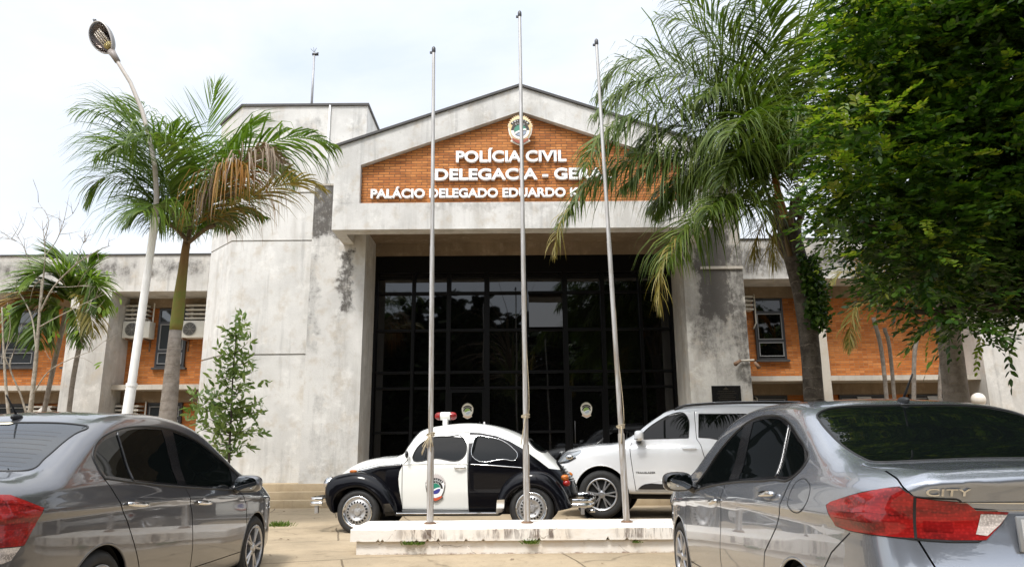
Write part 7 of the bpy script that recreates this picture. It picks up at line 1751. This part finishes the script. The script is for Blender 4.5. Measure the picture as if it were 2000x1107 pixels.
        # running board and stone guards
        b = MB(); b.box(1.30, 2.74, .56 * s_, .755 * s_, .245, .292, .012); rbd = b.obj('running_board', CM['rubber'], car, smooth=R(40))
        b = MB(); b.box(1.32, 2.72, .752 * s_, .766 * s_, .268, .288, .005); b.obj('board_trim', CM['chrome'], rbd)
        for pts in ([(2.905, .41), (2.815, .415), (2.765, .335), (2.715, .262), (2.868, .250)], [(1.335, .452), (1.235, .457), (1.240, .36), (1.262, .298), (1.352, .274)]):
            b = MB(); b.prism(pts, 1, .772 * s_, .790 * s_); g_ = b.obj('stone_guard', CM['chrome'], car)
        # lamps
        b = MB(); b.lathe([(0, .045), (.05, .040), (.078, .018), (.084, .0), (.092, -.004), (.094, -.03), (.085, -.05)], (0, 0, 0), 28, 'x')
        X = Matrix.Translation((3.772, .585 * s_, .690)) @ Matrix.Rotation(R(-24), 4, 'Y'); b.obj('headlight', CM['chrome'], car, smooth=True, xf=X)
        b = MB(); b.lathe([(0, .050), (.05, .045), (.076, .022)], (0, 0, 0), 24, 'x'); b.obj('headlight_glass', CM['lampglass'], car, smooth=True, xf=X)
        b = MB(); egg(b, (3.405, .60 * s_, .838), (.055, .032, .024), 2.2, 16, 8); ind = b.obj('indicator', CM['amber'], car, smooth=True)
        b = MB(); egg(b, (.425, .615 * s_, .725), (.055, .062, .042), 2.3, 18, 10); tlm = b.obj('tail_lamp', CM['amber'], car, smooth=True)
        b = MB(); egg(b, (.405, .620 * s_, .655), (.052, .062, .042), 2.3, 18, 10); b.obj('brake_lens', CM['red'], tlm, smooth=True)
    sh.take(['windscreen'], 'windscreen', CM['glass'], car, push=-.003); P = sh.rear(dense(scr, 120, True), -1); sh.bead(P, .010, 'windscreen_seal', CM['rubber'], car, closed=True)
    sh.take(['rear_window'], 'rear_window', CM['glass'], car, push=-.003); P = sh.top(dense(bw, 120, True)); sh.bead(P, .012, 'rear_window_seal', CM['rubber'], car, closed=True)
    # bumpers: pressed double bar with end brackets
    for nm, path, z0, br_ in (('front_bumper', [(3.80, .70), (3.90, .70), (3.965, .66), (3.995, .52), (4.015, .25), (4.02, 0)], .44, (3.88, .30)), ('rear_bumper', [(.33, .70), (.20, .70), (.115, .66), (.075, .52), (.055, .25), (.05, 0)], .40, (.20, .30))):
        half = catmull(path, False, 6); full = [(x, y) for x, y in half] + [(x, -y) for x, y in half[::-1][1:]]
        b = MB()
        prof = [(.0, -.058), (.018, -.052), (.026, -.030), (.020, -.006), (.010, .0), (.020, .006), (.026, .030), (.018, .052), (.0, .058), (-.010, .04), (-.010, -.04)]
        v = []; k_ = len(prof); F2 = np.array(full); T = np.gradient(F2, axis=0); T /= np.linalg.norm(T, axis=1, keepdims=True); out_ = np.stack([T[:, 1], -T[:, 0]], -1)
        sgn = 1 if nm == 'front_bumper' else -1
        if (out_[len(full) // 2][0] > 0) != (sgn > 0): out_ = -out_
        for p, o_ in zip(F2, out_): v += [(p[0] + o_[0] * a, p[1] + o_[1] * a, z0 + h) for a, h in prof]
        b.add(v, [(i * k_ + j, i * k_ + (j + 1) % k_, (i + 1) * k_ + (j + 1) % k_, (i + 1) * k_ + j) for i in range(len(full) - 1) for j in range(k_)] + [tuple(range(k_)), tuple(range(len(v) - k_, len(v)))])
        bp_ = b.obj(nm, CM['chrome'], car, smooth=R(50))
        for s_ in (1, -1):
            b = MB(); b.box(br_[0] - .02, br_[0] + .03, (.655 if sgn > 0 else .50) * s_, (.70 if sgn > 0 else .545) * s_, z0 - .16, z0 - .06, .006); b.obj('bumper_bracket', CM['steel'], bp_)
    b = MB(); b.tube([(.12, .30, .27), (.04, .30, .27)], .022, 10); b.obj('exhaust_pipe', CM['chrome'], car, smooth=True)
    # roof beacon
    bz = f(np.array([[2.18, .1, 1.4]]))
    b = MB(); b.lathe([(0.0, -.105), (.04, -.10), (.057, -.075), (.060, .075), (.04, .10), (0, .105)], (2.185, .12, 1.605), 24, 'x'); bc = b.obj('beacon', white, car, smooth=R(50))
    for a0, sg in ((.076, 1), (-.076, -1)):
        b = MB(); b.lathe([(.058, sg * 0), (.058, sg * .03), (.050, sg * .06), (.032, sg * .082), (0, sg * .09)], (2.185 + a0, .12, 1.605), 24, 'x'); b.obj('beacon_lens', CM['red'], bc, smooth=True)
    b = MB(); b.box(2.15, 2.22, .06, .18, 1.465, 1.56, .008); b.obj('beacon_base', white, bc, smooth=R(40))
    for bx_ in (2.105, 2.258): b = MB(); b.tube([(bx_, .12, 1.605), (bx_ + .007, .12, 1.605)], .0615, 24); b.obj('beacon_band', CM['rubber'], bc)
    ap = sh.top([(1.62, .05)])[0]; b = MB(); b.lathe([(.018, -.004), (.012, .03), (0, .034)], tuple(ap), 10); b.obj('roof_stud', CM['steel'], car, smooth=True)
    # crest on the doors
    mt = crest_mats('car')
    for s_ in (1, -1):
        pc = sh.side([(2.20, .615)], s_)[0]; n_ = Vector(normals(f, pc[None])[0]); up = Vector((0, 0, 1)); up = (up - n_ * up.dot(n_)).normalized(); rt = up.cross(n_)
        X = Matrix((rt, -n_, up)).transposed().to_4x4(); X.translation = Vector(pc) + n_ * .004
        dn = [o for o in car.children if o.name.split('.')[0] == 'door'][0 if s_ > 0 else 1]
        c = crest(dn, mt, .385, .0010, X, root='door_crest'); 
        for ch in list(c.children): ch.parent = dn
    sh.free(); place(car, (1.198, 10.822, 173.12), .095, 0.3); return car
beetle()
# ================================================================== white sport utility car behind the beetle
def suv():
    f = suv_shape(); L = 4.88; car = empty('suv_car', (0, 0, 0), 'white sport utility car parked behind the beetle, with black roof rails', 'car')
    white = carpaint('pearl_white', (.76, .77, .78), 0.0, .3, flake=.02, ior=1.5)
    sh = Shell(f, (-.08, -1.02, .34), (L + .08, 1.02, 1.92), .03)
    fw, rw, wz, ar = 3.95, 1.10, .385, .455
    for cx in (fw, rw): sh.both('arch', circle(cx, wz, ar), SIDE, lambda c: c.y > .5)
    sh.drop('arch|L', 'arch|R')
    dlo = sm([(3.40, 1.222, 1), (3.36, 1.295), (3.206, 1.428), (2.933, 1.607), (2.75, 1.668), (2.50, 1.684), (1.6, 1.664), (.75, 1.62), (.45, 1.56), (.38, 1.45), (.42, 1.33, 1), (1.5, 1.285), (2.5, 1.245)])
    front = [(3.44, 1.12, 1), (3.447, .93), (3.39, .44, 1), (2.27, .44, 1), (2.265, .86), (2.333, 1.15), (2.40, 1.30), (2.42, 1.715, 1), (2.75, 1.70), (2.95, 1.63), (3.22, 1.455), (3.40, 1.29)]
    rear = [(2.262, .44, 1), (2.257, .86), (2.325, 1.15), (2.392, 1.30), (2.412, 1.715, 1), (1.45, 1.70, 1), (1.28, 1.2), (1.45, .95), (1.60, .60), (1.62, .44, 1)]
    sh.both('door_front', sm(front), SIDE, lambda c: c.y > .45); sh.both('door_rear', sm(rear), SIDE, lambda c: c.y > .45)
    pf = sm([(3.33, 1.25, 1), (3.19, 1.405), (2.93, 1.58), (2.83, 1.632), (2.55, 1.652), (2.515, 1.60), (2.515, 1.262, 1)])
    pr = sm([(2.355, 1.27, 1), (2.33, 1.648, 1), (1.58, 1.632, 1), (1.42, 1.36), (1.43, 1.31)])
    pq = sm([(1.30, 1.32, 1), (1.44, 1.625, 1), (.80, 1.59), (.52, 1.53), (.50, 1.36, 1)])
    sh.both('frame_f', np.array(front)[:0] if False else pf, SIDE, lambda c: c.y > .45, None)
    sh.both('pane_r', pr, SIDE, lambda c: c.y > .45); sh.both('pane_q', pq, SIDE, lambda c: c.y > .45)
    sh.both('cladding', sm([(3.362, .462, 1), (3.29, .522), (2.946, .545), (2.1, .56), (1.70, .54), (1.66, .462, 1)]), SIDE, lambda c: c.y > .5)
    scr = np.array([(2.86, 0), (2.84, .56), (2.92, .655), (3.15, .705), (3.40, .745), (3.50, .60), (3.58, 0)]); scr = np.concatenate([scr, scr[::-1][1:-1] * [1, -1]])
    sh.cut('windscreen', sm([tuple(p) for p in scr]), TOP, lambda c: c.z > 1.1)
    hl = [(4.27, .87, 1.055), (4.52, .83, 1.062), (4.74, .66, 1.02), (4.80, .52, .96), (4.76, .62, .885), (4.62, .78, .865), (4.50, .855, .885), (4.38, .87, .97)]
    sh.both('headlight', sm([((p[0] - p[1]) * .70711, p[2]) for p in hl]), FWRAP, lambda c: c.x > 4.1)
    sh.cut('grille', np.array([(-.5, .66), (.5, .66), (.52, .82), (-.52, .82)]), REAR, lambda c: c.x > 4.5); sh.cut('grille', np.array([(-.5, .88), (.5, .88), (.5, .97), (-.5, .97)]), REAR, lambda c: c.x > 4.5)
    sh.cut('rear_window', sm([(-.6, 1.28, 1), (.6, 1.28, 1), (.58, 1.6), (.4, 1.68), (-.4, 1.68), (-.58, 1.6)]), REAR, lambda c: c.x < .5)
    sh.both('tail_lamp', np.array([(.36, .95), (.72, .95), (.78, 1.25), (.60, 1.28), (.42, 1.22)]), WRAP, lambda c: c.x < .8)
    rb = []
    for s_ in (1, -1):
        for ln in ([(3.427, 1.20), (3.461, 1.12), (3.447, .93), (3.39, .44)], [(2.40, 1.69), (2.39, 1.25), (2.33, 1.15), (2.26, .86), (2.266, .44)], [(1.28, 1.2), (1.45, .95), (1.60, .60), (1.62, .44)], [(3.39, .44), (1.62, .44)]):
            rb.append(sh.ribbon(sh.side(ln, s_, 40), .009, CM['gap']))
        q = dense(np.array([(3.60, .735, 1.2), (4.0, .80, 1.15), (4.3, .80, 1.12), (4.6, .70, 1.06)]), 24); q[:, 1] *= s_; rb.append(sh.ribbon(sh.onsurf(q), .009, CM['gap']))
    sh.take(['body'], 'body', white, car, extra=rb)
    for s_, k in ((1, '|L'), (-1, '|R')):
        d = sh.take(['door_front' + k], 'door', white, car); sh.take(['frame_f' + k], 'window', CM['glass'], d, push=-.004, flat=.6); pull_handle(d, sh, 2.40, 2.62, 1.088, 1.092, s_, white)
        b = MB(); c = (3.29, 1.04 * s_, 1.305); egg(b, c, (.075, .115, .085), 3.0); m_ = b.obj('mirror', white, d, smooth=True)
        b = MB(); b.tube([(3.30, .95 * s_, 1.25), (3.32, .84 * s_, 1.20)], [.04, .05], 8); b.obj('mirror_arm', CM['trim'], m_, smooth=True)
        b = MB(); egg(b, (3.325, 1.075 * s_, 1.255), (.045, .075, .016), 2.5); b.obj('mirror_indicator', CM['lampglass'], m_, smooth=True)
        d2 = sh.take(['door_rear' + k], 'door', white, car); sh.take(['pane_r' + k], 'window', CM['glass'], d2, push=-.004, flat=.6); pull_handle(d2, sh, 1.42, 1.64, 1.10, 1.105, s_, white)
        sh.take(['pane_q' + k], 'quarter_window', CM['glass'], car, push=-.004)
        for w_, par in ((pf, d), (pr, d2), (pq, car)): sh.bead(sh.side(dense(w_, 120, True), s_), .007, 'window_trim', CM['rubber'], par, closed=True)
        sh.take(['cladding' + k], 'sill_cladding', CM['rubber'], car, push=.008)
        sh.bead(sh.side([(3.22, .545), (3.0, .60), (2.6, .625), (1.8, .64)], s_, 40), .005, 'door_crease', white, car)
        h_ = sh.take(['headlight' + k], 'headlight', CM['lampglass'], car, push=.003)
        pr3 = sh.onsurf(np.array([(4.47, .85 * s_, .975)])); b = MB(); egg(b, (pr3[0][0], pr3[0][1], pr3[0][2]), (.075, .05, .05), 2.0); b.obj('projector', CM['chrome'], h_, smooth=True)
        q = dense(np.array([(4.36, .87, .965), (4.50, .855, .90), (4.66, .75, .875), (4.76, .62, .895)]), 24); q[:, 1] *= s_; V, F, Nn, mm = sh.ribbon(sh.onsurf(q), .03, CM['trim'], .006); b = MB(); b.add(V.tolist(), F); b.obj('lamp_mask', CM['trim'], h_)
        sh.take(['tail_lamp' + k], 'tail_lamp', CM['red'], car, push=.004)
        for cx in (fw, rw):
            A = [(cx + ar * math.cos(a), wz + ar * math.sin(a)) for a in np.linspace(-.1, math.pi + .1, 60)]; Q = sh.side(A, s_)
            if len(Q) > 5: sh.bead(Q, .012, 'arch_lip', white, car, off=-.008)
            w = tyre(car, cx, .915 * s_, wz - .005, .38, .25, .255, sgn=s_); rim_alloy(w, cx, .915 * s_, wz - .005, .255, 6, True, CM['alloy'], sgn=s_)
        # roof rails
        xs_ = np.linspace(.55, 2.72, 24); P = sh.top([(x, .635 * s_) for x in xs_]); P[:, 2] += .045 * np.minimum(1, np.minimum(xs_ - .55, 2.72 - xs_) / .16 + .1)
        b = MB(); b.tube(P.tolist(), .022, 8); rr_ = b.obj('roof_rail', CM['trim'], car, smooth=True)
        b = MB(); b.tube((P + [0, 0, .016])[2:-2].tolist(), .010, 6); b.obj('rail_strip', CM['alloy'], rr_, smooth=True)
        # small nameplate on the front door
        me = text_mesh('t', 'TRAILBLAZER', .044, .001, bold=.001, spacing=1.05); vs = np.array([v.co[:] for v in me.vertices]); fs = [tuple(p.vertices) for p in me.polygons]; bpy.data.meshes.remove(me)
        wdt = np.ptp(vs[:, 0]); V = []
        for a, b_, z_ in vs:
            t = (a - vs[:, 0].min()) / wdt; x = 3.376 - .311 * t if s_ > 0 else 3.065 + .311 * t; V.append((x, 0, .706 + b_ - vs[:, 1].min()))
        V = np.array(V); Q = cast(sh.f, np.stack([V[:, 0], np.full(len(V), 1.3 * s_), V[:, 2]], -1), np.array([0, -s_, 0.]), 0, 1.3, 120); Q[:, 1] += s_ * .004
        b = MB(); b.add(Q.tolist(), fs); b.obj('nameplate', CM['gap'], d)
    sh.take(['windscreen'], 'windscreen', CM['glass'], car, push=-.002); sh.take(['grille'], 'grille', CM['trim'], car, push=-.01); sh.take(['rear_window'], 'rear_window', CM['glass'], car, push=-.002)
    for cx in (fw, rw): liner(car, cx, wz, ar + .004, .52, .87)
    b = MB(); b.box(.5, 4.3, -.7, .7, .30, .42, .03); b.obj('underbody', CM['well'], car)
    for s_ in (1, -1): b = MB(); b.tube([(3.3, .70 * s_, .40), (1.75, .70 * s_, .40)], .03, 8); b.obj('sill_bar', CM['well'], car)
    b = MB(); b.tube([(3.55, .55, 1.24), (3.52, .56, 1.40)], [.012, .004], 8); b.obj('wing_aerial', CM['rubber'], car)
    sh.free(); place(car, (5.487, 12.32, 165.8), .10); return car
suv()
